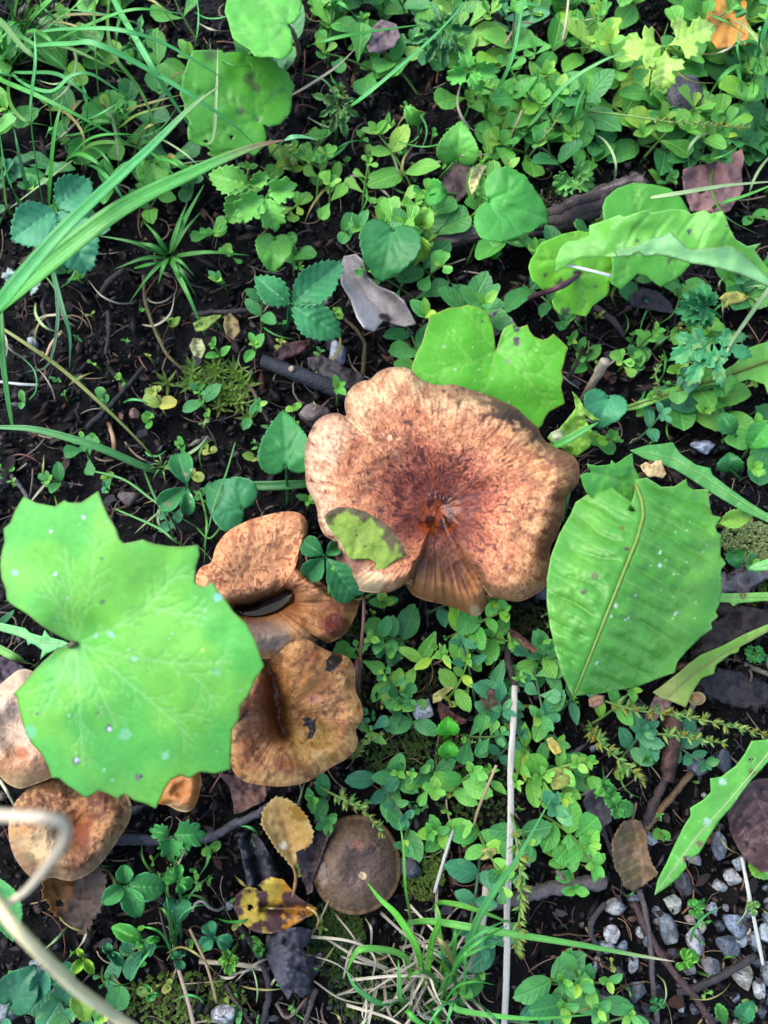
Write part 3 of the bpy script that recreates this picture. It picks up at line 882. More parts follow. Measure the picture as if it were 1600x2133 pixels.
def c3(U, V, T, TH):
    n = fbm(U / 42, V / 42, 4, 61); n2 = fbm(U / 11, V / 11, 3, 64)
    st = streak(U, V, TH, 160, 7, 65)
    c = mixc(S(160, 96, 50), S(208, 150, 94), sm(n, .32, .62))
    c = mixc(c, S(218, 166, 104), sm(T + (n - .5) * .5, .70, 1.0))
    rw = rwave(U, V, T, TH, 80, 150, 66)
    c = mixc(c, S(150, 90, 46), sm(1 - rw, .5, .72) * sm(T, .72, .9) * .7)
    c = mixc(c, S(140, 84, 46), sm(n2, .52, .66) * .5)
    c = mixc(c, S(128, 70, 34), sm(st, .5, .72) * sm(T, .1, .35) * (1 - sm(T, .75, .95)) * .55)
    c = mixc(c, S(196, 132, 70), sm(-np.hypot(U - 640, V - 1400), -80, -30) * .6)
    c = mixc(c, S(186, 150, 78), sm(-np.hypot((U - 650) / 60, (V - 1545) / 50) - (n - .5) * .6, -1.2, -.5) * .8)
    c = mixc(c, S(120, 92, 34), np.exp(-(np.hypot(U - 598, V - 1475) / 26) ** 2) * .8)
    c = mixc(c, S(82, 38, 20), np.exp(-(segdist(U, V, GUL) / 17) ** 2) * .85)
    c = mixc(c, S(110, 56, 28), sm(-np.hypot((U - 540) / 40, (V - 1490) / 70) - (n - .5) * .7, -1.2, -.6) * .6)
    c = mixc(c, S(200, 130, 112), sm(-np.hypot((U - 655) / 22, (V - 1456) / 10), -1.2, -.6) * .6)
    c = mixc(c, S(150, 72, 50), sm(-np.hypot((U - 648) / 26, (V - 1368) / 13) - (n2 - .5), -1.2, -.5) * .6)
    c = mixc(c, S(46, 30, 24), sm(vn(U / 6, V / 6, 67) + .12 * vn(U / 30, V / 30, 3), .95, 1.02) * .85)
    hole = sm(-np.hypot((U - 698) / 16 + (V - 1375) / 40, (V - 1375) / 24) - (n2 - .5) * .9, -1.1, -.9)
    c = mixc(c, S(38, 24, 20), hole)
    c = mixc(c, S(110, 66, 38), sm(T, .965, 1) * .4)
    c = mixc(c, S(96, 60, 34), sm(vn(U / 13, V / 13, 69) * .6 + n2 * .5, .66, .8) * .55)
    wet = sm(-np.hypot((U - 675) / 34, (V - 1560) / 34) - (n - .5), -1.3, -.5)
    rg = .52 - .28 * np.exp(-(segdist(U, V, GUL) / 24) ** 2) - .34 * wet - .08 * (n - .5)
    return c, np.clip(rg, .1, .9)
mushroom('mushroom', 'twisted yellow brown wet mushroom with an eaten dark hole near its rim', O3, (600, 1490), z3, c3, (600, 1490), NA=520, NT=140, stem_r=.006)

# --- pale cap whose right side hides under the big leaf
O4 = [(62, 1398), (92, 1420), (110, 1460), (118, 1510), (122, 1560), (118, 1600), (104, 1618), (70, 1632), (44, 1640), (20, 1632), (0, 1615), (-30, 1600), (-62, 1560), (-70, 1500), (-50, 1450), (-10, 1435), (20, 1412), (40, 1398)]
def z4(U, V, T, TH):
    return .040 + .006 * sm(T, .1, .6) - .013 * np.clip((T - .6) / .4, 0, 1) ** 2 + .004 * (fbm(U / 30, V / 30, 4, 71) - .5)
def c4(U, V, T, TH):
    n = fbm(U / 36, V / 36, 4, 72); n2 = fbm(U / 9, V / 9, 3, 73)
    c = mixc(S(206, 178, 158), S(222, 200, 180), n)
    c = mixc(c, S(176, 140, 122), sm(n2, .5, .68) * .55)
    lo = sm(V + (n - .5) * 80, 1530, 1590)
    c = mixc(c, S(188, 128, 80), lo * .8)
    c = mixc(c, S(206, 176, 132), sm(V, 1600, 1630) * .7)
    c = mixc(c, S(170, 96, 60), sm(-np.hypot(U - 46, V - 1568) - (n2 - .5) * 10, -18, -8) * .8)
    c = mixc(c, S(60, 36, 30), sm(vn(U / 5, V / 5, 74), .95, .99) * .9 * lo)
    return c, np.clip(.5 - .12 * lo + (n2 - .5) * .1, .2, .8)
mushroom('mushroom', 'pale pinkish cream mushroom half hidden under the big mint green leaf', O4, (28, 1525), z4, c4, (20, 1530), NA=360, NT=90, stem_r=.007)

# --- brown drooping cap below it
O5 = [(110, 1622), (140, 1632), (170, 1648), (196, 1650), (215, 1640), (240, 1640), (262, 1660), (270, 1685), (264, 1712), (248, 1740), (225, 1776), (205, 1800), (185, 1818), (160, 1830), (138, 1832), (112, 1826), (84, 1832),
      (58, 1818), (36, 1790), (24, 1760), (20, 1725), (26, 1690), (40, 1664), (66, 1640), (88, 1626)]
def z5(U, V, T, TH):
    z = .034 + .004 * sm(T, .1, .5) - .010 * np.clip((T - .62) / .38, 0, 1) ** 2 + .0050 * (fbm(U / 34, V / 34, 4, 81) - .5)
    z = z - .005 * np.exp(-(segdist(U, V, [(150, 1640), (155, 1700), (150, 1760)]) / 26) ** 2)
    return z
def c5(U, V, T, TH):
    n = fbm(U / 34, V / 34, 4, 82); n2 = fbm(U / 9, V / 9, 3, 83)
    c = mixc(S(116, 72, 44), S(176, 128, 80), sm(n, .35, .65))
    c = mixc(c, S(196, 160, 112), sm(T + (n - .5) * .5, .72, 1.0) * .8)
    c = mixc(c, S(86, 40, 24), sm(n2 + sm(-V, -1720, -1640) * .25, .52, .7) * .7)
    pale = sm(-np.hypot((U - 85) / 60, (V - 1765) / 48) - (n - .5) * .9, -1.2, -.4)
    c = mixc(c, S(206, 180, 138), pale * .85)
    c = mixc(c, S(90, 82, 38), sm(-np.hypot((U - 55) / 26, (V - 1795) / 26) - (n2 - .5) * .8, -1.1, -.6) * .8)
    c = mixc(c, S(160, 124, 100), sm(T + (n - .5) * .2, .72, .95) * sm(V, 1720, 1790) * .7)
    c = mixc(c, S(150, 70, 32), np.exp(-(np.hypot(U - 160, V - 1715) / 34) ** 2) * .6)
    return c, np.clip(.60 + (n2 - .5) * .3, .3, .9)
mushroom('mushroom', 'rusty brown mushroom with pale blotches, touching the brown toothed dead leaf', O5, (145, 1730), z5, c5, (145, 1735), NA=400, NT=100, stem_r=.007)

# --- fragment of a cap peeping out between the leaf and the twig
O6 = [(335, 1640), (352, 1618), (380, 1606), (405, 1600), (416, 1618), (414, 1650), (406, 1676), (392, 1688), (372, 1686), (352, 1676), (332, 1672), (326, 1656)]
def z6(U, V, T, TH):
    return .030 + .003 * sm(T, .1, .5) - .008 * np.clip((T - .6) / .4, 0, 1) ** 2 + .001 * (fbm(U / 16, V / 16, 3, 91) - .5)
def c6(U, V, T, TH):
    n = fbm(U / 22, V / 9, 4, 92)
    c = mixc(S(176, 106, 48), S(206, 140, 76), n)
    c = mixc(c, S(238, 206, 160), sm(V + (n - .5) * 18, 1674, 1684) * sm(-U, -400, -385))
    return c, np.full(U.shape, .4)
mushroom('mushroom', 'small orange mushroom edge peeping from under the mint green leaf above the grey twig', O6, (372, 1645), z6, c6, (372, 1650), NA=220, NT=50, stem_r=.004)

# --- round dark brown button
a7 = np.linspace(0, 2 * np.pi, 20, endpoint=False)
O7 = [(742 + 86 * math.cos(a) * (1 + .02 * math.sin(3 * a)), 1803 + 97 * math.sin(a) * (1 + .015 * math.cos(2 * a + 1))) for a in a7]
def z7(U, V, T, TH):
    return .022 - .0105 * np.clip((T - .30) / .70, 0, 1) ** 2.2 - .0025 * np.exp(-(T / .32) ** 2) + .0012 * (fbm(U / 30, V / 30, 3, 95) - .5) + .0008 * (fbm(U / 8, V / 8, 3, 94) - .5)
def c7(U, V, T, TH):
    n = fbm(U / 40, V / 40, 4, 96); n2 = fbm(U / 10, V / 10, 3, 97); st = streak(U, V, TH, 90, 6, 98)
    c = mixc(S(104, 82, 66), S(130, 106, 88), n)
    c = mixc(c, S(74, 52, 48), sm(-np.hypot((U - 745) / 50, (V - 1800) / 46) - (n - .5) * .9, -1.3, -.3) * .9)
    c = mixc(c, S(140, 116, 94), sm(st, .5, .75) * sm(T, .5, .8) * .5)
    c = mixc(c, S(146, 92, 66), sm(-np.hypot((U - 748) / 16, (V - 1758) / 14) - (n2 - .5), -1.2, -.4) * .8)
    c = mixc(c, S(40, 28, 30), sm(-np.hypot((U - 770 - (V - 1775) * -.8) / 13, (V - 1775) / 18) - (n2 - .5) * .6, -1.2, -.5) * .8)
    c = mixc(c, S(140, 110, 70), sm(T, .93, .99) * .7)
    c = mixc(c, S(176, 164, 158), sm(-np.hypot((U - 672) / 10, (V - 1822) / 34) - (n2 - .5) * 1.2, -1.2, -.4) * .6)  # sky highlight along the left edge, painted into the cap colour
    c = mixc(c, S(214, 190, 150), sm(-np.hypot(U - 755, V - 1824) + (n2 - .5) * 5, -10, -7))
    c = mixc(c, S(70, 54, 48), sm(fbm(U / 5, V / 5, 2, 99), .5, .68) * .5)
    return c * .9, np.clip(.52 + (n2 - .5) * .4, .25, .85)
mushroom('mushroom', 'round smooth dark brown mushroom beside the tan birch leaf', O7, (742, 1803), z7, c7, (742, 1806), NA=300, NT=80, rim=.0018, stem_r=.005, thick=.003)

# ------------------------------------------------------------------ large broad leaves
LA = [(49, 1034), (74, 1047), (115, 1055), (133, 1042), (143, 1047), (168, 1047), (185, 1036), (204, 1023), (212, 1045), (224, 1073), (241, 1101), (248, 1122), (257, 1132), (276, 1129), (297, 1124), (315, 1132),
      (350, 1138), (381, 1139), (413, 1135), (416, 1157), (408, 1181), (406, 1213), (420, 1223), (434, 1218), (443, 1211), (451, 1227), (469, 1248), (486, 1274), (514, 1300), (532, 1335), (541, 1360), (550, 1388), (532, 1416),
      (516, 1451), (500, 1472), (497, 1500), (483, 1521), (481, 1570), (480, 1603), (448, 1612), (416, 1608), (395, 1622), (376, 1615), (357, 1624), (345, 1640), (336, 1661), (325, 1685), (304, 1675), (280, 1668), (259, 1654),
      (245, 1665), (224, 1654), (206, 1647), (196, 1654), (177, 1662), (161, 1650), (140, 1636), (122, 1621), (108, 1621), (101, 1598), (86, 1570), (66, 1549), (54, 1528), (45, 1500), (38, 1472), (35, 1451), (27, 1446), (49, 1423),
      (70, 1398), (91, 1377), (115, 1356), (140, 1345), (158, 1340), (140, 1333), (115, 1321), (87, 1304), (56, 1279), (31, 1264), (14, 1251), (12, 1227), (3, 1206), (0, 1178), (3, 1150), (9, 1129), (7, 1101), (21, 1089), (30, 1066), (38, 1052)]
VA = [([(162, 1340), (230, 1312), (308, 1262), (350, 1215), (388, 1178)], 3.2), ([(308, 1262), (360, 1276), (415, 1280)], 2.2),
      ([(165, 1343), (270, 1368), (375, 1383), (480, 1378)], 3.4), ([(375, 1383), (420, 1425), (455, 1470)], 2.2), ([(180, 1347), (260, 1415), (350, 1490), (400, 1540)], 3.2),
      ([(350, 1490), (400, 1488), (440, 1500)], 1.8), ([(172, 1350), (205, 1430), (240, 1508)], 2.6), ([(240, 1508), (236, 1512)], 2), ([(157, 1350), (166, 1480), (172, 1590)], 2.8), ([(150, 1352), (118, 1430), (90, 1490)], 2.4),
      ([(118, 1420), (85, 1432), (55, 1445)], 1.8), ([(155, 1335), (128, 1270), (85, 1200)], 2.4), ([(155, 1332), (148, 1240), (135, 1140)], 2.2), ([(158, 1334), (185, 1240), (200, 1120)], 2.0)]
def zA(U, V):
    z = plane((160, 1342, .128), (540, 1388, .150), (100, 1060, .146))(U, V)
    r = np.hypot(U - 160, V - 1342)
    z = z - .010 * np.exp(-(r / 70) ** 2) + .004 * np.sin((np.arctan2(V - 1342, U - 160)) * 4 + .5) * (r / 350)
    return z - .012 * (r / 380) ** 3 + .0028 * (fbm(U / 90, V / 90, 2, 7) - .5)
def colA(U, V):
    n = fbm(U / 120, V / 120, 3, 5)
    return mixc(S(106, 204, 88), S(132, 214, 84), sm(n, .35, .65))
g = S(120, 120, 112); w_ = S(225, 235, 230)
spA = [(148, 1198 - 36, 3, g), (212, 1163, 5, S(110, 150, 100)), (214, 1254, 6, S(110, 150, 100)), (227, 1517, 8, g), (228, 1518, 4.5, w_), (158, 1584, 9, g), (159, 1583, 5.5, w_), (288, 1618, 8.5, S(140, 140, 122)), (294, 1618, 4, S(80, 90, 80)),
       (78, 1487, 4, g), (204, 1486, 3, g), (455, 1245, 9, S(150, 215, 190)), (232, 1322, 7, S(170, 225, 190)), (200, 1324, 5, S(170, 225, 180)), (32, 1193, 7, S(170, 225, 190)), (107, 1107, 4, w_), (174, 1077, 4, w_), (116, 1195, 4, w_), (422, 1354, 5, S(190, 225, 110)),
       (452, 1400, 9, S(140, 215, 140)), (60, 1525, 14, S(130, 215, 150)), (260, 1530, 12, S(140, 215, 150)), (345, 1575, 8, S(150, 220, 160)), (280, 1372, 6, S(170, 225, 180))]
r_ = np.random.default_rng(5)
for _ in range(26):
    spA.append((r_.uniform(30, 500), r_.uniform(1060, 1640), r_.uniform(1.6, 3.0), S(178, 228, 185)))  # pale specks, dew glints painted into the leaf colour
t = thing('coltsfoot_leaf', 'largest leaf, mint green and roundish with toothed edge, hovering over the mushrooms', 'leaf', Pg(120, 1440), 'broad coltsfoot leaves')
sheet('leaf_blade', LA, zA, M_LEAF, t, colA, 3.8, branchy(VA, 3), vdepth=.00016, vcol=S(178, 230, 150), vmix=.42, ecol=S(110, 150, 70), ew=3.5, mott=.10, spots=spA, thick=.0004)
stalk(t, [(120, 1440, -.004), (100, 1410, .05), (125, 1365, .10), (150, 1342, .120), (158, 1341, .1185)], .0018, .0008, S(110, 110, 84))

LB = [(975, 634), (996, 640), (1013, 648), (1021, 664), (1028, 685), (1031, 710), (1033, 730), (1038, 716), (1044, 696), (1050, 683), (1068, 673), (1082, 682), (1099, 676), (1104, 690), (1113, 701), (1130, 708), (1142, 704), (1153, 695), (1168, 708), (1184, 724),
      (1178, 740), (1175, 757), (1170, 772), (1173, 789), (1169, 806), (1173, 822), (1177, 841), (1160, 850), (1144, 858), (1135, 872), (1130, 885), (1120, 895), (1070, 905), (980, 890), (900, 862), (868, 812), (857, 765), (868, 734), (880, 712), (885, 693), (893, 668), (892, 658), (914, 650), (935, 641), (957, 640)]
VB = [([(1033, 731), (985, 755), (930, 770), (880, 790)], 2.6), ([(985, 755), (955, 720), (930, 690)], 1.8), ([(1033, 731), (1008, 700), (985, 665), (965, 645)], 2.2), ([(1033, 731), (1020, 790), (985, 850)], 2.4), ([(1033, 731), (1090, 775), (1140, 850)], 2.6),
      ([(1033, 731), (1090, 738), (1165, 745)], 2.6), ([(1090, 738), (1115, 725), (1140, 712)], 1.8), ([(1090, 775), (1120, 780), (1160, 800)], 1.8), ([(1033, 731), (1060, 705), (1080, 690)], 1.8)]
zB = lambda U, V: plane((1033, 731, .034), (880, 700, .046), (1170, 760, .042))(U, V) - .004 * np.exp(-(np.hypot(U - 1033, V - 731) / 50) ** 2) - .010 * sm(V, 780, 900) + .003 * (fbm(U / 60, V / 60, 2, 17) - .5)
t = thing('coltsfoot_leaf', 'bright green notched leaf with two round dark spots, tucked behind the largest mushroom', 'leaf', Pg(1040, 755), 'broad coltsfoot leaves')
sheet('leaf_blade', LB, zB, M_LEAF, t, S(102, 194, 50), 3.8, branchy(VB, 5, 26, 32), vdepth=.0002, vcol=S(150, 215, 90), vmix=.5, ecol=S(150, 170, 60), ew=3, mott=.12, thick=.0004,
      spots=[(1076, 683, 7, S(70, 74, 72)), (1076, 683, 3, S(150, 160, 140)), (1076, 711, 8, S(72, 62, 70)), (1005, 670, 4, S(90, 120, 60)), (1058, 752, 5, S(130, 160, 110)), (925, 722, 4, S(170, 210, 150)), (892, 668, 4, S(90, 110, 60))]
      + [(r_.uniform(890, 1160), r_.uniform(650, 850), r_.uniform(1.4, 2.4), S(175, 225, 150)) for _ in range(24)])
stalk(t, [(1040, 755, -.004), (1045, 745, .014), (1037, 735, .028), (1033, 731, .033)], .0016, .0011, S(110, 90, 80))

# sow thistle: one big leaf arching over the right of the cap
MC = [(1324, 1008), (1338, 1046), (1340, 1076), (1327, 1124), (1300, 1190), (1270, 1265), (1240, 1340), (1206, 1424), (1196, 1448)]
LC = [(1193, 1450), (1174, 1412), (1159, 1361), (1146, 1307), (1139, 1259), (1139, 1205), (1148, 1157), (1165, 1112), (1189, 1070), (1199, 1046), (1231, 1025), (1256, 1007), (1261, 977), (1267, 1007), (1294, 1030), (1316, 1046), (1324, 1020), (1326, 998),
      (1348, 995), (1378, 1014), (1405, 1013), (1430, 997), (1433, 1012), (1446, 1020), (1477, 1018), (1478, 1049), (1484, 1073), (1503, 1077), (1490, 1097), (1495, 1110), (1503, 1112), (1501, 1157), (1513, 1173), (1502, 1187), (1504, 1226), (1499, 1259),
      (1491, 1274), (1497, 1284), (1481, 1297), (1484, 1310), (1459, 1328), (1432, 1355), (1411, 1379), (1406, 1401), (1375, 1412), (1330, 1430), (1255, 1444)]
def sideC(U, V):
    mu = np.interp(V, [m[1] for m in MC], [m[0] for m in MC])
    return (U - mu)
def zC(U, V):
    d = sideC(U, V)
    s = (V - 1000) / 450
    z = .052 + .034 * np.sin(np.clip(s, 0, 1) * 2.2 + .25) + .00013 * np.abs(d) ** .92 * np.where(d < 0, -.55, -1.15)
    ph = (V - .52 * U - 400) / np.where(d < 0, 58, 52) + (fbm(U / 90, V / 90, 2, 3) - .5) * .9
    saw = np.abs(np.sin(np.pi * ph)) ** .62
    env = sm(np.abs(d), 8, 40) * (1 - sm(np.abs(d), np.where(d < 0, 110, 130), np.where(d < 0, 165, 178)))
    z = z + .0028 * (saw - .5) * env * np.where(d < 0, 1, .9) + .0014 * (fbm(U / 22 + V / 30, V / 22 - U / 40, 2, 39) - .5) * env - .0012 * np.exp(-(d / 6) ** 2) + .0022 * (fbm(U / 60, V / 60, 2, 19) - .5)
    z = z + .0018 * np.sin(V / 17.0) * sm(d, 120, 170) + .0006 * (fbm(U / 16, V / 16, 2, 29) - .5)
    return z
def colC(U, V):
    d = sideC(U, V)
    n = fbm(U / 60, V / 60, 3, 15)
    return mixc(mixc(S(98, 174, 68), S(76, 154, 52), n), S(120, 190, 72), np.exp(-((np.abs(d) - np.where(d < 0, 100, 160)) / 30) ** 2) * .6)
VC = [(MC, 4.0)] + [([(np.interp(v0, [m[1] for m in MC], [m[0] for m in MC]), v0), (np.interp(v0, [m[1] for m in MC], [m[0] for m in MC]) + s_ * 70, v0 + s_ * 36), (np.interp(v0, [m[1] for m in MC], [m[0] for m in MC]) + s_ * 150, v0 + s_ * 84)], 1.3) for v0 in range(1030, 1440, 29) for s_ in (-1, 1)]
t = thing('sow_thistle_leaf', 'large pointed green leaf with puckered ribs and spiny edge lying over the largest mushroom', 'leaf', Pg(1345, 990))
lcb = sheet('leaf_blade', LC, zC, M_LEAF_GLOSS, t, colC, 4.2, VC, vdepth=.0004, vcol=S(146, 196, 96), vmix=.45, ecol=S(140, 200, 100), ew=3, mott=.16, thick=.0005, holes=[(1316, 1060, 7)],
      spots=[(1297, 1100, 5, S(120, 120, 70)), (1306, 1143, 5, S(90, 80, 50)), (1218, 1232, 7, S(70, 90, 50)), (1240, 1200, 8, S(80, 110, 50))] + [(u, v, 3.2, S(215, 235, 220)) for u, v in ((1283, 1262), (1308, 1288), (1303, 1291), (1274, 1283), (1409, 1278), (1243, 1380), (1324, 1241), (1376, 1150), (1374, 1178), (1330, 1116))]
      + [(r_.uniform(1350, 1480), r_.uniform(1040, 1300), r_.uniform(1.3, 2.2), S(175, 215, 140)) for _ in range(30)])
mc_ = arclen(MC, 40)
p_ = P(mc_[:, 0], mc_[:, 1], zC(mc_[:, 0], mc_[:, 1]) + .0002)
v, f = tube(p_, np.linspace(.0008, .0003, 40), 8, .05)
put('midrib', v, f, M_LEAF, lcb, {'col': np.tile(S(140, 172, 78), (len(v), 1))})
LC2 = [(1210, 990), (1222, 984), (1232, 985), (1223, 966), (1246, 970), (1272, 967), (1274, 958), (1283, 966), (1306, 951), (1318, 943), (1320, 970), (1331, 993), (1327, 1016), (1336, 1046), (1330, 1062), (1296, 1062), (1250, 1050), (1222, 1027), (1214, 1008)]
sheet('leaf_lobe', LC2, lambda U, V: .054 + .012 * (1330 - U) / 110 + .010 * (V - 1000) / 60 * -.3 + .003 * (fbm(U / 24, V / 24, 3, 23) - .5), M_LEAF_GLOSS, t, S(92, 178, 66), 4.2,
      [([(1326, 1040), (1290, 1000), (1232, 985)], 2), ([(1328, 1020), (1316, 980), (1318, 946)], 2)], vcol=S(140, 200, 100), mott=.2)
stalk(t, [(1345, 990, -.003), (1333, 992, .02), (1325, 1002, .045), (1332, 1030, .062)], .0022, .0018, S(126, 110, 70), 'midrib_base')

# two coltsfoot leaves at the top, behind the grass
t = thing('coltsfoot_leaf', 'smooth bright green leaf above the grey spotted leaf, with a notch at its stalk', 'leaf', Pg(600, 60), 'broad coltsfoot leaves')
LD = [(478, -20), (470, 10), (468, 25), (476, 45), (480, 62), (484, 78), (496, 88), (512, 98), (521, 103), (530, 116), (545, 119), (565, 118), (585, 124), (592, 122), (610, 105), (609, 80), (606, 62), (598, 52), (612, 46), (624, 30), (629, 8), (626, -20)]
sheet('leaf_blade', LD, lambda U, V: plane((598, 52, .055), (480, 60, .062), (560, 118, .070))(U, V) + .003 * (fbm(U / 50, V / 50, 2, 3) - .5), M_LEAF, t, S(104, 200, 66), 6,
      branchy([([(598, 52), (560, 20), (530, -20)], 2.2), ([(598, 52), (540, 60), (485, 70)], 2.2), ([(598, 52), (570, 90), (550, 118)], 2), ([(598, 52), (605, 20), (600, -15)], 2)], 7, 24, 30), vcol=S(150, 220, 110), mott=.25, crumple=.0016, cs=34)
stalk(t, [(612, 140, -.003), (622, 110, .02), (612, 70, .045), (598, 52, .054)], .0016, .0012, S(150, 120, 110))
t = thing('coltsfoot_leaf', 'dull green roundish leaf with grey smudges, crossed by thin pale grass blades', 'leaf', Pg(540, 260), 'broad coltsfoot leaves')
LE = [(402, 105), (430, 104), (462, 104), (466, 110), (498, 107), (510, 114), (528, 116), (540, 117), (552, 114), (562, 120), (574, 128), (580, 138), (592, 146), (602, 152), (606, 166), (615, 178), (608, 196), (608, 212), (605, 235), (585, 258), (560, 264), (548, 258), (556, 285), (550, 305), (530, 325), (510, 315),
      (480, 312), (445, 318), (430, 305), (405, 300), (392, 290), (390, 270), (394, 252), (384, 240), (384, 215), (374, 195), (380, 170), (380, 155), (386, 145), (392, 125)]
sheet('leaf_blade', LE, lambda U, V: plane((535, 250, .046), (390, 200, .058), (520, 110, .050))(U, V) + .003 * (fbm(U / 50, V / 50, 2, 8) - .5), M_LEAF, t, S(92, 176, 56), 6,
      branchy([([(535, 252), (530, 180), (515, 120)], 2.2), ([(535, 252), (470, 210), (395, 190)], 2.2), ([(535, 252), (570, 200), (605, 180)], 2.2), ([(535, 252), (470, 270), (405, 290)], 2)], 7, 24, 30), vcol=S(120, 200, 90), mott=.15,
      spots=[(520, 165, 13, S(88, 126, 64)), (534, 182, 9, S(90, 120, 66)), (500, 232, 9, S(82, 110, 66)), (440, 115, 14, S(92, 130, 66))], holes=[(482, 285, 5), (430, 295, 4)])
stalk(t, [(590, 300, -.003), (570, 290, .02), (545, 262, .04), (535, 250, .045)], .0014, .0011, S(130, 110, 110))

# right: the curled sow thistle leaf, the round leaf under it and a third behind
t = thing('coltsfoot_leaf', 'round bright yellow green leaf with brown stalk and black spots, under the curled leaf', 'leaf', Pg(1090, 632), 'broad coltsfoot leaves')
LJ = [(1127, 506), (1150, 496), (1172, 487), (1206, 480), (1251, 489), (1270, 510), (1283, 537), (1291, 560), (1283, 578), (1270, 589), (1270, 604), (1265, 615), (1248, 628), (1234, 638), (1228, 650), (1220, 659), (1195, 654), (1168, 656), (1154, 640), (1150, 628), (1156, 612), (1172, 594), (1164, 596), (1148, 603), (1130, 604), (1120, 592), (1108, 584), (1104, 570), (1101, 556), (1106, 540), (1115, 527)]
sheet('leaf_blade', LJ, lambda U, V: plane((1204, 572, .040), (1105, 560, .050), (1230, 655, .036))(U, V) + .003 * (fbm(U / 50, V / 50, 2, 8) - .5), M_LEAF, t, S(120, 204, 52), 5,
      branchy([([(1204, 572), (1150, 540), (1110, 545)], 2.), ([(1204, 572), (1220, 620), (1215, 655)], 2.), ([(1204, 572), (1250, 570), (1288, 560)], 2.), ([(1204, 572), (1200, 520), (1200, 485)], 2.)], 7, 24, 30), vcol=S(160, 220, 90), mott=.12,
      spots=[(1205, 571, 9, S(60, 44, 50)), (1165, 590, 10, S(92, 96, 70)), (1178, 650, 9, S(80, 84, 66)), (1136, 572, 5, S(90, 110, 60)), (1240, 598, 4, S(90, 110, 60))])
stalk(t, [(1090, 632, -.002), (1110, 618, .020), (1150, 604, .048), (1180, 590, .050), (1204, 573, .042)], .0016, .0014, S(96, 62, 74))
t = thing('coltsfoot_leaf', 'shaded green leaf mostly hidden beneath the curled sow thistle leaf', 'leaf', Pg(1345, 500), 'broad coltsfoot leaves')
LK = [(1255, 430), (1262, 412), (1285, 392), (1320, 380), (1360, 384), (1395, 392), (1420, 412), (1436, 440), (1440, 480), (1445, 520), (1438, 551), (1420, 572), (1396, 589), (1377, 598), (1362, 588), (1348, 575), (1329, 570), (1308, 590), (1294, 603), (1272, 590), (1276, 560), (1270, 500), (1258, 460)]
sheet('leaf_blade', LK, lambda U, V: plane((1345, 500, .034), (1260, 430, .042), (1420, 560, .036))(U, V) + .003 * (fbm(U / 50, V / 50, 2, 9) - .5), M_LEAF, t, S(92, 178, 62), 6,
      branchy([([(1345, 500), (1330, 440), (1320, 385)], 2.), ([(1345, 500), (1400, 550), (1410, 580)], 2.), ([(1345, 500), (1300, 560), (1290, 600)], 2.)], 7, 24, 30), mott=.15, vcol=S(130, 205, 90), spots=[(1396, 543, 6, S(86, 84, 60))])
stalk(t, [(1352, 520, -.003), (1350, 512, .015), (1345, 500, .033)], .0014, .0011, S(120, 110, 90))
t = thing('sow_thistle_leaf', 'long curled green leaf with its edge rolled up showing a pale underside', 'leaf', Pg(1600, 640))
LI = [(1157, 565), (1158, 540), (1166, 518), (1182, 502), (1206, 500), (1228, 490), (1227, 470), (1267, 456), (1290, 447), (1300, 452), (1343, 437), (1356, 443), (1400, 435), (1429, 437), (1440, 446), (1467, 437), (1480, 445), (1505, 439), (1512, 452), (1520, 475), (1533, 499), (1557, 513), (1586, 506), (1573, 522), (1600, 560), (1660, 610), (1660, 650), (1600, 597), (1543, 570), (1472, 551), (1400, 537), (1343, 527), (1286, 534), (1210, 537)]
def zI(U, V):
    mid = np.interp(U, [1157, 1280, 1400, 1520, 1600, 1660], [562, 528, 524, 540, 580, 630])
    d = mid - V
    return .062 + .018 * np.sin(np.clip((U - 1150) / 470, 0, 1) * 2.6) + .00006 * np.maximum(d, 0) + .003 * np.sin(U / 34 + .6) * sm(d, 10, 70) + .003 * (fbm(U / 40, V / 40, 2, 6) - .5)
sheet('leaf_blade', LI, zI, M_LEAF_GLOSS, t, S(116, 196, 76), 4.6, [([(1160, 560), (1280, 528), (1400, 524), (1520, 540), (1600, 580)], 3.2)] + [([(1300 + 50 * k, 526), (1320 + 50 * k, 480), (1350 + 48 * k, 450)], 1.5) for k in range(5)],
      vcol=S(150, 215, 110), mott=.14, ecol=S(140, 205, 100), ew=3, spots=[(1436, 482, 5, S(90, 96, 80)), (1327, 502, 4, S(100, 120, 80)), (1515, 470, 3, S(90, 96, 80))])
LI2 = [(1278, 523), (1298, 514), (1305, 519), (1335, 507), (1362, 495), (1380, 492), (1398, 481), (1406, 492), (1415, 500), (1428, 514), (1443, 521), (1480, 516), (1524, 513), (1552, 532), (1600, 578), (1640, 612), (1640, 632), (1600, 597), (1572, 583), (1543, 571), (1472, 552), (1440, 548), (1400, 536), (1370, 530), (1343, 534), (1330, 526), (1310, 534), (1286, 535)]
sheet('rolled_edge', LI2, lambda U, V: zI(U, V) + .006 + .002 * sm(540 + (U - 1280) * .05 - V, 0, 45), M_LEAF, t, S(156, 222, 140), 4.6, [], mott=.12, ecol=S(120, 150, 90), ew=2.5, thick=.0005)
stalk(t, [(1600, 640, -.003), (1612, 632, .02), (1625, 618, .05), (1600, 580, .066)], .002, .0016, S(120, 170, 90))

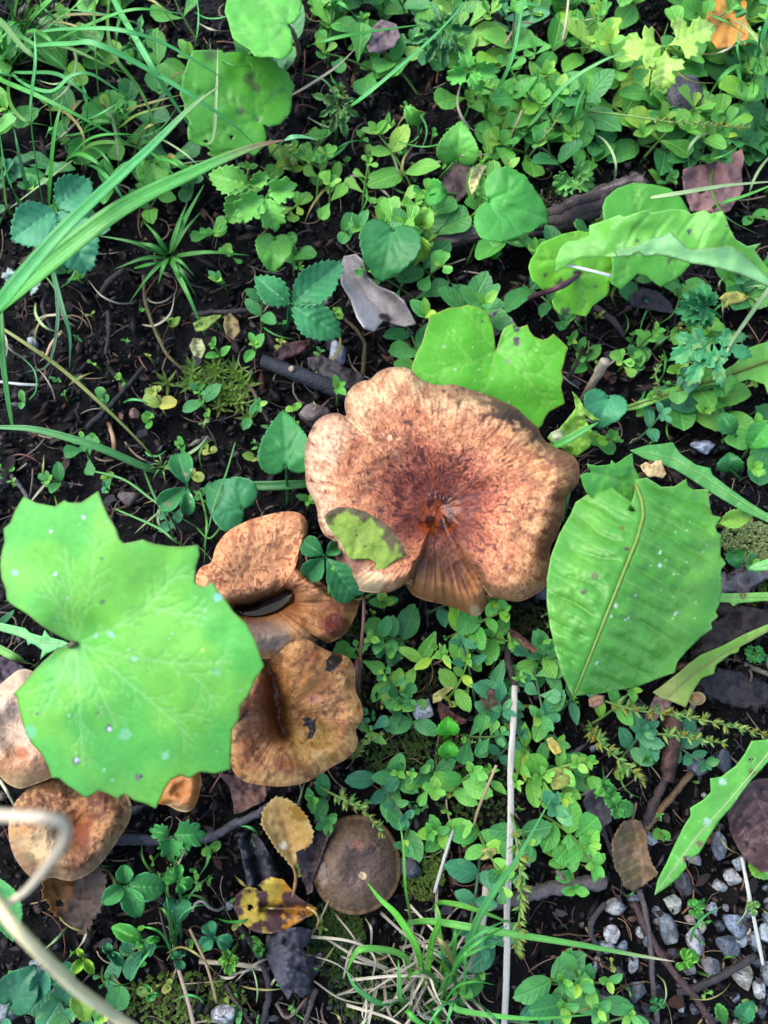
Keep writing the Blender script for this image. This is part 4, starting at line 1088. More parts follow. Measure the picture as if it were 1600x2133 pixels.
# dandelion-like long leaves on the right
def long_leaf(label, outline, mid, zf, col, base, seed=1, mcol=None, mw=3.0, spots=(), side=0, holes=(), group='long toothed leaves on the right', name='dandelion_leaf', **kw):
    b = Pg(*base)
    t = thing(name, label, 'leaf', b, group)
    vs_ = [(mid, mw)]
    m = arclen(mid, 12)
    tg = np.gradient(m, axis=0); tg /= np.linalg.norm(tg, axis=1)[:, None]
    for k in range(1, 11, 1):
        for s in (-1, 1):
            n = np.array([tg[k][1], -tg[k][0]]) * s
            vs_.append(([m[k], m[k] + n * 14 + tg[k] * side * 9, m[k] + n * 24 + tg[k] * side * 16], .9))
    lb_ = sheet('leaf_blade', outline, zf, M_LEAF_GLOSS, t, col, 5, vs_, vdepth=.0002, vcol=mcol, vmix=.55, mott=.18, seed=seed, spots=spots, holes=holes, thick=.0004, ecol=kw.get('ecol'), ew=3)
    mm_ = arclen(mid, 24)
    p_ = P(mm_[:, 0], mm_[:, 1], zf(mm_[:, 0], mm_[:, 1]) + .0001)
    v, f = tube(p_, np.linspace(.35, 1, 24) * mw * .42 * pxm(mm_[12][0], mm_[12][1], .03), 7, .05)
    put('midrib', v, f, M_LEAF, lb_, {'col': np.tile(np.asarray(mcol), (len(v), 1))})
    ux = mid[-1]
    zz = float(zf(np.array([ux[0]]), np.array([ux[1]]))[0])
    if callable(col): col = S(136, 190, 70)
    stalk(t, [(base[0], base[1], -.003), ((base[0] + ux[0]) / 2 + 3, (base[1] + ux[1]) / 2, zz * .5), (ux[0], ux[1], zz - .0006)], .0018, .0014, np.asarray(col) * .9)
    return t
fz = lambda pl, seed, a=.003, cs=40: (lambda U, V: pl(U, V) + a * (fbm(U / cs, V / cs, 2, seed) - .5))
long_leaf('long green lance leaf with scalloped edge and small holes, pointing down at the white pebbles',
          [(1364, 1865), (1370, 1835), (1388, 1800), (1403, 1765), (1425, 1722), (1439, 1700), (1438, 1684), (1465, 1667), (1481, 1651), (1480, 1622), (1504, 1618), (1532, 1596), (1553, 1569), (1566, 1544), (1600, 1541), (1650, 1480), (1690, 1500), (1650, 1545), (1600, 1587), (1584, 1605),
           (1566, 1624), (1547, 1648), (1526, 1679), (1501, 1706), (1477, 1743), (1458, 1776), (1440, 1790), (1434, 1782), (1427, 1790), (1431, 1806), (1413, 1829), (1391, 1847)],
          [(1366, 1862), (1450, 1745), (1530, 1655), (1600, 1570), (1668, 1492)], fz(plane((1364, 1864, .014), (1480, 1690, .036), (1640, 1520, .045)), 3), S(112, 196, 80), (1690, 1470), 3, S(190, 230, 150), 3.4,
          spots=[(1505, 1627, 8, S(190, 225, 190)), (1474, 1713, 9, S(180, 225, 190)), (1430, 1790, 10, S(120, 110, 80)), (1458, 1756, 8, S(130, 120, 80)), (1566, 1610, 7, S(130, 110, 80))], holes=[(1565, 1584, 4.5)])
long_leaf('narrow yellow green leaf with a pale torn end, beside the tiny tan mushroom',
          [(1660, 1270), (1600, 1300), (1555, 1319), (1510, 1343), (1490, 1352), (1459, 1364), (1435, 1382), (1415, 1400), (1396, 1415), (1378, 1430), (1360, 1442), (1376, 1454), (1399, 1461), (1429, 1474), (1438, 1451), (1450, 1430), (1462, 1412), (1487, 1404), (1492, 1385), (1519, 1364), (1538, 1358), (1541, 1348), (1600, 1316), (1660, 1288)],
          [(1392, 1452), (1435, 1412), (1500, 1366), (1570, 1328), (1660, 1279)], fz(plane((1392, 1452, .020), (1500, 1366, .034), (1600, 1310, .034)), 5), lambda U, V: mixc(S(196, 208, 110), S(136, 190, 70), sm(U, 1380, 1470)), (1690, 1262), 5, S(170, 165, 110), 2.6)
long_leaf('long toothed leaf with a stout olive midrib beside the lobed blue green leaf',
          [(1300, 846), (1340, 832), (1380, 812), (1440, 797), (1500, 776), (1530, 758), (1560, 724), (1600, 711), (1660, 695), (1660, 800), (1600, 822), (1592, 800), (1560, 790), (1535, 797), (1512, 824), (1505, 801), (1470, 803), (1400, 826), (1330, 852), (1304, 856)],
          [(1303, 850), (1400, 818), (1500, 788), (1600, 752), (1660, 732)], fz(plane((1303, 850, .012), (1500, 788, .026), (1600, 760, .030)), 7), S(118, 196, 76), (1680, 735), 7, S(124, 134, 50), 7)
long_leaf('long dull green leaf running from behind the puckered leaf, beside the pale leaf scrap',
          [(1312, 938), (1345, 928), (1381, 924), (1402, 921), (1408, 932), (1420, 947), (1450, 968), (1480, 975), (1484, 989), (1519, 1016), (1561, 1046), (1600, 1070), (1660, 1105), (1660, 1125), (1600, 1088), (1540, 1061), (1495, 1034), (1471, 1019), (1435, 995), (1405, 977), (1375, 965), (1340, 954)],
          [(1335, 942), (1400, 955), (1470, 995), (1540, 1042), (1655, 1114)], fz(plane((1335, 942, .03), (1470, 995, .034), (1600, 1080, .034)), 9), S(92, 170, 84), (1690, 1132), 9, S(140, 205, 110), 3)
long_leaf('thin toothed green stalk-like leaf with a brown ring mark, beside the puckered leaf',
          [(1478, 1234), (1520, 1236), (1580, 1234), (1660, 1232), (1660, 1252), (1588, 1252), (1540, 1256), (1528, 1263), (1520, 1255), (1478, 1253)],
          [(1480, 1243), (1560, 1244), (1655, 1242)], fz(plane((1478, 1240, .03), (1560, 1244, .03), (1600, 1250, .03)), 11), S(130, 200, 90), (1690, 1240), 11, S(170, 215, 120), 2.6, spots=[(1547, 1241, 7, S(110, 80, 60)), (1547, 1241, 3.5, S(170, 170, 90))])
long_leaf('bright smooth leaf tip above the weathered grey wood chip',
          [(1559, 1184), (1570, 1174), (1600, 1163), (1650, 1140), (1650, 1178), (1600, 1188), (1572, 1189)], [(1562, 1184), (1600, 1175), (1648, 1160)], fz(plane((1559, 1184, .035), (1600, 1163, .04), (1600, 1188, .04)), 12), S(128, 215, 110), (1680, 1150), 12, S(180, 230, 150), 2)
long_leaf('jagged narrow green leaf poking out beneath the stalk of the mint green leaf',
          [(-50, 1290), (0, 1297), (52, 1308), (62, 1318), (88, 1326), (93, 1312), (105, 1328), (132, 1335), (146, 1342), (120, 1352), (97, 1361), (84, 1373), (88, 1354), (72, 1343), (64, 1340), (58, 1344), (55, 1332), (35, 1324), (0, 1314), (-50, 1306)],
          [(142, 1342), (90, 1338), (30, 1314), (-45, 1298)], fz(plane((140, 1342, .06), (60, 1325, .055), (0, 1305, .05)), 13), S(120, 205, 120), (-80, 1290), 13, S(175, 225, 150), 2.6, group='long toothed leaves on the left')

# crinkled pale young leaf right of the cap
t = thing('sow_thistle_leaf', 'crinkled pale yellow green young leaf between the largest mushroom and the dead stalk', 'leaf', Pg(1210, 870))
L1 = [(1140, 912), (1150, 900), (1165, 893), (1186, 868), (1200, 850), (1196, 828), (1192, 815), (1203, 826), (1213, 842), (1218, 850), (1240, 868), (1252, 876), (1236, 876), (1226, 870), (1216, 862), (1224, 880), (1236, 902), (1253, 906), (1232, 912), (1230, 930), (1214, 942), (1200, 952), (1180, 945), (1165, 930), (1150, 924)]
sheet('leaf_blade', L1, lambda U, V: .036 + .00012 * (950 - V) + .006 * (fbm(U / 16, V / 16, 3, 3) - .5), M_LEAF, t, S(150, 205, 74), 4, [([(1205, 835), (1212, 860), (1190, 900), (1165, 920)], 3)], vcol=S(190, 225, 120), mott=.3, spots=[(1160, 908, 14, S(190, 200, 160))])
stalk(t, [(1215, 872, -.002), (1214, 866, .02), (1212, 858, .042)], .0015, .0012, S(140, 190, 80))

# ------------------------------------------------------------------ how a label names the place of a small thing
MARKS = [('the largest mushroom', 905, 1050), ('the mint green leaf', 250, 1380), ('the puckered pointed leaf', 1320, 1200), ('the curled sow thistle leaf', 1400, 490),
         ('the weathered grey branch', 1100, 470), ('the grey curled dead leaf', 785, 610), ('the tall white straw', 1062, 1700), ('the white pebbles', 1450, 1930),
         ('the round dark brown mushroom', 742, 1803), ('the yellow spotted dead leaf', 570, 1885), ('the tangled dry grass tuft', 880, 2060), ('the long grass blades', 250, 420),
         ('the dull green roundish leaf', 490, 210), ('the pale yellow buttercup leaf', 1390, 110), ('the orange dead leaf', 1520, 50), ('the purplish torn dead leaf', 1480, 390),
         ('the black broken branch', 640, 790), ('the white quartz chip', 706, 737), ('the toothed three-part leaf', 620, 625), ('the spotted clover', 370, 1010),
         ('the brown ribbed dead leaf', 1560, 1720), ('the tiny tan mushroom', 1452, 1460), ('the lobed blue green leaf', 1480, 745), ('the grassy clump', 120, 200),
         ('the rusty brown mushroom', 145, 1730), ('the crumpled black dead leaf', 605, 2010), ('the twisted yellow brown mushroom', 620, 1500), ('the cut pale green leaf', 700, 240),
         ('the dark grey twig', 240, 825), ('the star moss', 440, 800), ('the blurred pale straw', 120, 2040), ('the yellow seed spike', 1480, 1510)]
def near(u, v):
    return min(MARKS, key=lambda m: (m[1] - u) ** 2 + (m[2] - v) ** 2)[0]
USED = set()
def lab(desc, u, v):
    """desc + the things it lies beside or between; the plain form is shared only when every finer one is taken"""
    m = [q[0] for q in sorted(MARKS, key=lambda m: (m[1] - u) ** 2 + (m[2] - v) ** 2)[:4]]
    c = [f"{desc} beside {m[0]}", f"{desc} between {m[0]} and {m[1]}", f"{desc} between {m[0]} and {m[2]}", f"{desc} between {m[1]} and {m[2]}", f"{desc} between {m[0]} and {m[3]}"]
    for l in c:
        if l not in USED and len(l.split()) <= 16:
            USED.add(l)
            return l
    return c[0]

# ------------------------------------------------------------------ grass
def wprof(n, w, taper=.5, b0=.7):
    s = np.linspace(0, 1, n)
    return w * np.minimum(b0 + (1 - b0) * s / .25, 1) * np.clip((1 - s) / taper, 0.04, 1) ** .7
def blade(parent, pts, wpx, col, tipcol=None, fold=.28, twist=0.0, n=7, label=None, group=None, taper=.5, name='blade', cat='grass plant', seed=0, b0=.7):
    p = pxpath(pts, n)
    m = pxm(pts[len(pts) // 2][0], pts[len(pts) // 2][1], pts[len(pts) // 2][2])
    v, f, ac, al = ribbon(p, wprof(len(p), wpx * m, taper, b0), fold, twist)
    c = np.tile(np.asarray(col), (len(v), 1))
    c = c * (1 + .25 * (vn(al * 9 + seed, ac * 1.5, seed) - .5))[:, None]
    c = mixc(c, np.asarray(col) * 1.5 + .01, np.exp(-(ac / .25) ** 2) * .35)
    if tipcol is not None: c = mixc(c, np.asarray(tipcol), sm(al, .72, .97))
    o = put(name, v, f, M_GRASS, parent, {'col': c}, uv=np.c_[ac, al * 3 + seed])
    solid(o, .00018, 0)
    if label: tag(o, label, cat, group)
    return o
def tuft(name, label, base, blades, group=None, cat='grass plant'):
    """blades: (points, width px, colour, tip colour); the first point of each sits in the tuft's base on the soil"""
    b = Pg(*base)
    t = thing(name, label, cat, b, group)
    for k, q in enumerate(blades):
        blade(t, q[0], q[1], q[2], q[3] if len(q) > 3 else None, seed=k + int(base[0]), twist=q[4] if len(q) > 4 else 0)
    return t
g1, g2, g3, g4, g5 = S(100, 196, 104), S(84, 180, 70), S(110, 200, 90), S(92, 150, 56), S(60, 130, 70)
gy, gp, gd = S(176, 170, 96), S(176, 205, 140), S(200, 190, 160)
# the two near, broad blades at the left and their small neighbour
t = thing('grass_plant', 'two broad bright grass blades crossing high above the left side of the ground', 'grass plant', Pg(-60, 700))
blade(t, [(-60, 700, -.004), (-30, 690, .07), (-5, 645, .13), (62, 560, .15), (150, 462, .158), (300, 322, .150), (395, 228, .135), (456, 180, .120)], 44, g1, gp, fold=.35, n=8, taper=.85, b0=.25)
blade(t, [(-60, 700, -.004), (-30, 700, .06), (0, 640, .115), (100, 552, .140), (250, 438, .150), (400, 362, .142), (520, 310, .130), (592, 292, .120)], 48, g3, S(170, 130, 100), fold=.3, n=8, taper=.6, b0=.3)
blade(None, [(560, 330, -.003), (575, 312, .03), (598, 290, .060), (630, 285, .062), (662, 292, .058)], 12, S(120, 200, 130), S(150, 220, 140), name='grass_plant', label='short pale grass tip just past the end of the broad grass blades', group='loose grass blades')
# the clump top left
B = (95, 430)
tuft('grass_tuft', 'clump of stiff upright pale green grass growing behind the broad blades', B, [
    ([(92, 440, -.003), (88, 410, .02), (75, 330, .06), (65, 230, .10), (74, 130, .12), (72, 60, .115)], 12, g1),
    ([(100, 440, -.003), (103, 420, .02), (113, 290, .06), (130, 205, .07)], 13, g2),
    ([(70, 440, -.003), (40, 420, .03), (12, 350, .06), (0, 280, .08)], 10, g1), ([(85, 442, -.003), (60, 400, .03), (40, 320, .05), (30, 270, .055)], 9, g5),
    ([(60, 450, -.003), (20, 440, .02), (6, 360, .05), (-20, 200, .10)], 10, g4)], 'grass tufts')
tuft('grass_tuft', 'loose clump of long arching grass at the far left, leaning over the dull green leaf', (20, 140), [
    ([(20, 140, -.003), (60, 100, .06), (150, 92, .10), (200, 92, .11), (300, 140, .10), (400, 200, .09), (480, 255, .075), (532, 302, .06)], 13, g1),
    ([(30, 120, -.003), (80, 70, .05), (185, 60, .09), (260, 65, .10), (340, 90, .09), (420, 135, .08), (462, 162, .07)], 10, g1),
    ([(40, 130, -.003), (110, 90, .04), (180, 55, .07), (280, 20, .09), (390, 30, .08)], 10, g2),
    ([(20, 150, -.003), (60, 180, .05), (110, 190, .07), (150, 158, .08), (190, 155, .08), (240, 185, .07), (302, 222, .05)], 9, g1),
    ([(10, 150, -.003), (0, 165, .03), (80, 200, .06), (180, 250, .06), (290, 312, .04)], 11, g2),
    ([(20, 140, -.003), (-20, 60, .05), (0, 45, .07), (60, 110, .08), (122, 142, .07)], 15, g4),
    ([(30, 140, -.003), (40, 100, .04), (70, 40, .08), (130, -20, .10)], 10, g2), ([(40, 140, -.003), (50, 80, .05), (60, 20, .09), (50, -30, .1)], 12, g4),
    ([(25, 150, -.003), (50, 152, .03), (120, 155, .06), (170, 190, .06), (222, 242, .04)], 9, g1), ([(20, 150, -.003), (20, 210, .03), (50, 250, .05), (100, 262, .04)], 9, g4),
    ([(50, 120, -.003), (100, 60, .05), (150, 20, .09), (190, -20, .1)], 9, g3), ([(10, 100, -.003), (10, 60, .05), (30, 10, .09), (20, -30, .1)], 10, g5),
    ([(60, 130, -.003), (90, 110, .04), (140, 100, .07), (230, 140, .07), (290, 165, .05)], 7, g4), ([(15, 120, -.003), (10, 90, .03), (30, 70, .06), (110, 120, .07), (160, 170, .06)], 10, g3)], 'grass tufts')
tuft('grass_tuft', 'sparse tall grass falling diagonally across the dull green roundish leaf', (235, -40), [
    ([(235, -40, -.003), (238, 0, .06), (300, 110, .10), (360, 210, .085), (402, 272, .065)], 13, g1),
    ([(240, -40, -.003), (200, -10, .06), (198, 80, .09), (202, 150, .08), (207, 212, .065)], 6, g4),
    ([(230, -40, -.003), (225, 60, .06), (240, 120, .07), (290, 185, .06), (320, 262, .05), (311, 352, .03)], 8, g4),
    ([(245, -40, -.003), (250, 30, .03), (245, 60, .06), (240, 110, .05)], 8, g2), ([(250, -30, -.003), (300, -5, .05), (330, 10, .06), (370, 60, .05)], 6, gy)], 'grass tufts')
rg_ = random.Random(17)
for l, (u0, v0), n_, sp_ in (('thick clump of thin dark grass at the top left corner', (60, 60), 20, (-60, 330)), ('fine grass clump rising behind the stiff upright grass', (150, 320), 12, (20, 330)), ('short grass clump beneath the long arching grass', (300, 330), 10, (200, 420)), ('grass clump in the leaf carpet left of the cut dark leaf', (705, 20), 8, (650, 880)), ('sparse grass clump under the orange dead leaf', (1560, 150), 9, (1450, 1660)), ('thin green stems spreading among the clover seedlings', (350, 1990), 8, (220, 490)), ('second grass clump in the dry tuft beside the tall white straw', (935, 2090), 16, (800, 1080))):
    bl = []
    for q in range(n_):
        e = rg_.uniform(*sp_); ev = v0 + rg_.uniform(-190, 130)
        h_ = rg_.uniform(.03, .08)
        b0 = (u0 + rg_.uniform(-40, 40), v0 + rg_.uniform(-25, 25))
        bl.append(([(b0[0], b0[1], -.003), (b0[0] * .7 + e * .3, b0[1] * .6 + ev * .4 - 30, h_ * .8), (b0[0] * .35 + e * .65, b0[1] * .3 + ev * .7 - 25, h_), (e, ev, h_ * .7)], rg_.uniform(5, 11) * (.6 if v0 > 1900 and u0 < 500 else 1), [g1, g2, g3, g4, g5, gy][rg_.choice([0, 0, 1, 1, 2, 3, 4, 5])], None, rg_.uniform(-.6, .6)))
    tuft('grass_tuft', l, (u0, v0), bl, 'grass tufts')
def wisps(poly, n, seed, cols, label, group, hz=(.004, .02), ln=(30, 110)):
    """single thin blades, each rooted in the soil"""
    ro_ = random.Random(seed)
    P_ = np.array(poly, float); lo, hi = P_.min(0), P_.max(0)
    k = 0
    while k < n:
        u, v = ro_.uniform(lo[0], hi[0]), ro_.uniform(lo[1], hi[1])
        if not inside(np.array([u]), np.array([v]), P_)[0]: continue
        a = ro_.uniform(0, 6.28); L = ro_.uniform(*ln); b = ro_.uniform(-.9, .9)
        h = ro_.uniform(*hz)
        pts = [(u, v, -.002), (u + math.cos(a) * L * .3, v + math.sin(a) * L * .3, h * .8), (u + math.cos(a + b * .5) * L * .65, v + math.sin(a + b * .5) * L * .65, h), (u + math.cos(a + b) * L, v + math.sin(a + b) * L, h * .5)]
        c, nm = ro_.choice(cols)
        blade(None, pts, ro_.uniform(3, 7), c, label=lab(f"{'short' if L < 60 else 'long'} thin {nm} {label}", u, v), group=group, seed=k, n=5, name='grass_plant')
        k += 1
WC = [(g1, 'pale green'), (g2, 'green'), (g4, 'olive'), (gp, 'whitish'), (gd, 'straw-coloured'), (gy, 'yellowish')]
wisps([(-10, 560), (330, 540), (720, 720), (640, 880), (520, 1080), (0, 1040)], 34, 1, WC, 'grass blade', 'thin single grass blades')
wisps([(200, 1720), (640, 1720), (720, 2130), (20, 2130)], 34, 2, WC, 'grass blade', 'thin single grass blades')
wisps([(640, 150), (1000, 230), (960, 420), (640, 380)], 22, 3, WC, 'grass blade', 'thin single grass blades')
wisps([(1180, 600), (1640, 560), (1640, 900), (1200, 900)], 22, 4, WC, 'grass blade', 'thin single grass blades')
wisps([(1180, 1560), (1640, 1500), (1640, 2130), (1100, 2130)], 22, 5, WC, 'grass blade', 'thin single grass blades')
wisps([(900, 0), (1640, 0), (1640, 340), (1000, 340)], 26, 6, WC, 'grass blade', 'thin single grass blades', (.03, .05), (60, 190))
wisps([(0, 0), (640, 0), (400, 350), (0, 420)], 26, 7, WC, 'grass blade', 'thin single grass blades', (.02, .06), (70, 220))
for k, (pts, w, c, l) in enumerate([
    ([(248, 350, -.002), (247, 330, .02), (240, 270, .03), (218, 210, .04), (205, 208, .045)], 7, gp, 'thin whitish bent grass blade hooked over behind the broad blades'),
    ([(235, 280, -.002), (255, 262, .03), (290, 238, .045), (360, 218, .05)], 8, S(150, 190, 80), 'short yellowish grass blade curving up beside the hooked white blade'),
    ([(430, 306, .05), (446, 280, .06), (452, 180, .07), (454, 100, .065)], 7, gp, 'straight pale grass blade with dry white tip standing on the dull green leaf'),
    ([(690, 250, -.002), (700, 240, .02), (760, 200, .05), (900, 80, .06), (990, -20, .05)], 9, g1, 'long pale grass blade slanting up at the top between the small leaves'),
    ([(605, 200, .02), (640, 180, .03), (700, 140, .035), (742, 100, .03)], 6, gd, 'dry straw-coloured grass tip touching the edge of the dull green leaf'),
    ([(640, 100, -.002), (655, 92, .04), (720, 75, .05), (800, 62, .045), (905, 48, .04)], 8, g2, 'thin grass blade lying level behind the cut pale leaf'),
    ([(995, 240, -.002), (1040, 180, .03), (1070, 110, .045), (1090, 0, .05), (1095, -30, .05)], 8, g1, 'upright blade of grass rising through the dense leaf carpet'),
    ([(1075, 290, -.002), (1110, 255, .025), (1180, 175, .05), (1260, 125, .06), (1310, 110, .06)], 9, S(120, 200, 110), 'long green stem slanting under the pale yellow buttercup leaf'),
    ([(1355, 412, .05), (1420, 402, .055), (1520, 386, .05), (1640, 376, .04)], 9, gp, 'whitish dry grass blade lying across the purplish torn leaf'),
    ([(1470, 445, -.002), (1500, 425, .03), (1560, 405, .04), (1640, 372, .05)], 8, g2, 'thin green grass blade crossing below the purplish torn leaf'),
    ([(1565, 175, -.002), (1575, 130, .03), (1600, 40, .05), (1620, 0, .05)], 12, g1, 'pale upright grass blade at the far right beneath the orange dead leaf'),
    ([(1660, 520, -.002), (1610, 590, .04), (1560, 660, .05), (1520, 720, .05), (1500, 775, .045)], 9, gp, 'long pale grass stem drooping over the lobed blue green leaf'),
    ([(-20, 668, .03), (60, 720, .035), (130, 770, .03), (220, 850, .025), (300, 930, .012), (336, 975, -.002)], 8, S(150, 160, 80), 'long thin yellowing grass blade running down across the bare black soil'),
    ([(345, 985, -.002), (300, 972, .012), (200, 930, .025), (80, 896, .03), (0, 890, .03), (-40, 888, .03)], 16, S(96, 170, 92), 'broad pale grass stem coming in low over the bare soil below the yellowing blade'),
    ([(-20, 520, .06), (0, 640, .05), (8, 760, .04), (25, 880, .02), (35, 905, -.002)], 13, S(88, 165, 80), 'upright green grass blade rising at the far edge of the bare soil'),
    ([(110, 545, -.002), (112, 570, .015), (130, 640, .02), (146, 700, .015), (145, 770, .004)], 11, S(72, 140, 88), 'drooping dark green grass leaf below the bluish toothed leaf'),
    ([(112, 545, -.002), (118, 600, .012), (120, 680, .012), (100, 760, .008), (55, 775, .004)], 8, S(58, 120, 76), 'thin dark grass leaf curling back on the soil below the bluish toothed leaf'),
    ([(505, 1010, .012), (560, 1012, .016), (640, 1008, .016), (700, 1004, .01)], 20, S(78, 150, 78), 'flat dark green grass blade passing behind the heart-shaped violet leaf'),
    ([(490, 922, .02), (470, 990, .03), (450, 1040, .035), (432, 1110, .03), (420, 1150, .0)], 4, S(110, 180, 90), 'hair-thin grass blade crossing the round violet leaf'),
    ([(190, 980, .01), (260, 1000, .02), (330, 1050, .03), (430, 1110, .02)], 5, S(96, 165, 80), 'thin wiry grass blade above the top edge of the mint green leaf'),
    ([(240, 1060, .015), (330, 1100, .03), (370, 1130, .03), (440, 1160, .0)], 5, S(96, 165, 80), 'second wiry grass blade above the top edge of the mint green leaf'),
    ([(300, 980, .0), (320, 1030, .02), (350, 1090, .02), (365, 1130, .0)], 5, S(90, 150, 80), 'short wiry grass blade beside the spotted clover'),
    ([(415, 1020, .0), (430, 1080, .03), (428, 1130, .03), (425, 1180, .0)], 5, S(110, 180, 80), 'thin upright grass stem between mint leaf and fan-shaped mushroom'),
    ([(410, 1100, .0), (440, 1120, .025), (480, 1060, .02), (470, 1030, .0)], 4, S(110, 180, 80), 'fine bent grass stem in front of the fan-shaped mushroom'),
    ([(700, 1170, .05), (692, 1190, .052), (686, 1220, .052), (684, 1238, .05)], 9, S(124, 195, 90), 'short stub of grass standing on the clover under the largest mushroom'),
    ([(1140, 930, .03), (1170, 922, .045), (1210, 900, .05), (1246, 880, .05)], 17, S(110, 196, 96), 'short pale grass blade lying over the crinkled young leaf'),
    ([(1170, 1090, .0), (1176, 1060, .02), (1182, 1040, .022), (1190, 1020, .02)], 10, S(96, 180, 70), 'short green grass blade between the largest mushroom and the puckered leaf'),
    ([(-40, 1330, .02), (0, 1352, .03), (40, 1372, .03), (90, 1392, .0)], 18, S(130, 195, 90), 'thick grass stem below the jagged narrow leaf'),
    ([(-10, 1310, .0), (0, 1300, .02), (20, 1282, .03), (30, 1270, .03)], 16, S(70, 140, 90), 'dark grass blade between the jagged leaf and the mint green leaf'),
    ([(700, 1265, .012), (770, 1240, .02), (810, 1215, .02), (835, 1190, .01)], 6, S(120, 170, 70), 'thin pale stem under the foot of the largest mushroom')]):
    blade(None, pts, w, c, label=l, group='loose grass blades', seed=k + 31, name='grass_plant')
# small tuft mid left
def star_tuft(label, c, ends, w, col, group='small grass tufts', zt=.02, gd_=None):
    bl = []
    for k, e in enumerate(ends):
        mu, mv = (c[0] + e[0]) / 2, (c[1] + e[1]) / 2 - 8
        bl.append(([(c[0], c[1], -.002), (c[0] * .7 + mu * .3, c[1] * .7 + mv * .3, zt * .6), (mu, mv, zt), (e[0], e[1], zt * .7 if len(e) < 3 else e[2])], w * (.8 + .4 * ((k * 37) % 10) / 10), col if k % 3 else col * .8))
    return tuft('grass_tuft', label, c, bl, group)
star_tuft('spreading grass tuft with reddish base between the three-part leaf and the bare soil', (352, 535), [(200, 490), (280, 505), (300, 462), (420, 440), (425, 385, .03), (392, 418), (520, 532), (380, 600), (430, 705, .002), (240, 560), (270, 630, .002), (330, 590), (410, 620, .003), (405, 575)], 11, S(98, 180, 80))
star_tuft('small pale mossy grass sprout at the end of the yellowing blade', (338, 978), [(300, 985), (320, 960), (318, 1000), (355, 960), (365, 990), (345, 1010), (310, 970), (372, 972), (330, 945)], 4, S(130, 165, 90), zt=.01)
star_tuft('short grass sprout at the left edge below the broad blades', (118, 545), [(60, 500), (95, 480), (150, 500), (160, 560), (70, 570)], 9, S(84, 160, 90))
# bottom tuft: green blades among dry ones
t = tuft('grass_tuft', 'green grass tuft mixed with dry blades at the foot of the tall white straw', (880, 2070), [
    ([(880, 2075, -.003), (890, 2020, .02), (900, 1960, .04), (915, 1915, .05), (908, 1880, .05)], 14, S(104, 190, 60)),
    ([(860, 2090, -.003), (835, 2080, .02), (832, 2040, .03), (830, 2000, .03)], 11, S(96, 180, 80)), ([(920, 2070, -.003), (925, 2000, .02), (918, 1950, .03), (912, 1900, .035)], 10, S(110, 195, 70)),
    ([(870, 2080, -.003), (850, 2105, .02), (880, 2135, .02), (930, 2150, .01)], 13, S(96, 185, 70)), ([(860, 2070, -.003), (800, 2090, .02), (745, 2060, .03), (720, 2020, .03)], 12, S(84, 170, 84)),
    ([(890, 2080, -.003), (940, 2090, .02), (965, 2105, .025), (1100, 2121, .03), (1260, 2111, .015)], 13, S(104, 195, 80)), ([(880, 2080, -.003), (905, 2110, .02), (915, 2140, .03), (910, 2170, .03)], 16, S(84, 165, 60)),
    ([(900, 2050, -.003), (960, 2000, .035), (1000, 1905, .06), (1040, 1840, .07), (1082, 1780, .078), (1150, 1660, .08)], 16, S(92, 175, 90)),
    ([(860, 2060, -.003), (840, 1990, .02), (760, 1975, .035), (735, 1995, .03), (722, 2025, .02)], 15, S(124, 205, 84)), ([(880, 2050, -.003), (870, 1980, .03), (830, 1910, .035), (790, 1870, .034), (765, 1838, .033)], 14, S(104, 200, 60)),
    ([(840, 1960, -.002), (850, 1925, .02), (900, 1918, .04), (1000, 1934, .05), (1200, 1966, .045), (1330, 1990, .035), (1406, 2003, .03)], 16, S(112, 190, 84), S(225, 215, 170)),
    ([(900, 1900, -.002), (915, 1880, .02), (960, 1885, .03), (1020, 1905, .03), (1075, 1928, .02)], 12, S(112, 190, 70)), ([(860, 1930, -.002), (845, 1850, .03), (840, 1760, .035), (830, 1700, .03)], 6, S(104, 180, 70))], 'grass tufts')
rg_ = random.Random(23)
for k in range(64):
    a = rg_.gauss(1.3, .75)
    cu, cv = rg_.gauss(875, 85), rg_.gauss(2040, 55)
    L = rg_.uniform(30, 110)
    du, dv = math.cos(a) * L, math.sin(a) * L * .8
    bu, bv = rg_.uniform(-22, 22), rg_.uniform(-22, 22)
    z0 = rg_.uniform(.004, .018)
    p = pxpath([(cu - du, cv - dv, z0 * .5), (cu + bu, cv + bv, z0 + .004), (cu + du, cv + dv, z0 * .7)], 6)
    v, f, ac, al = ribbon(p, np.linspace(.0011, .0005, len(p)) * rg_.uniform(.6, 1.5), .5)
    o = put('dry_blade', v, f, M_STRAW, t, {'col': np.tile(S(206, 196, 166) * rg_.uniform(.4, 1.0), (len(v), 1))}); solid(o, .0002, 0)

# ------------------------------------------------------------------ straws and stalks
def straw(label, pts, wpx, col, n=7, flat=.6, name='straw', group='loose straws', cat='straw', mat=None, w1=None, seed=0):
    p = pxpath(pts, n)
    i = len(pts) // 2
    r = wpx / 2 * pxm(*pts[i])
    v, f = tube(p, np.linspace(r, r if w1 is None else w1 / 2 * pxm(*pts[-1]), len(p)), 10, .10, seed, flat)
    k = np.arange(len(v))
    c = np.tile(np.asarray(col), (len(v), 1)) * (1 + .7 * (vn((k % 10) * 1.7, (k // 10) * .16, seed + 3) - .5))[:, None]
    return tag(put(name, v, f, mat or M_STRAW, None, {'col': c}), label, cat, group)
straw('tall white dry straw standing across the leaf patch below the puckered leaf', [(1072, 1428, .024), (1070, 1500, .027), (1064, 1600, .028), (1064, 1690, .027), (1061, 1800, .026), (1056, 1900, .022), (1056, 2000, .018), (1050, 2150, .006)], 14, S(186, 180, 164), n=14, flat=.4)
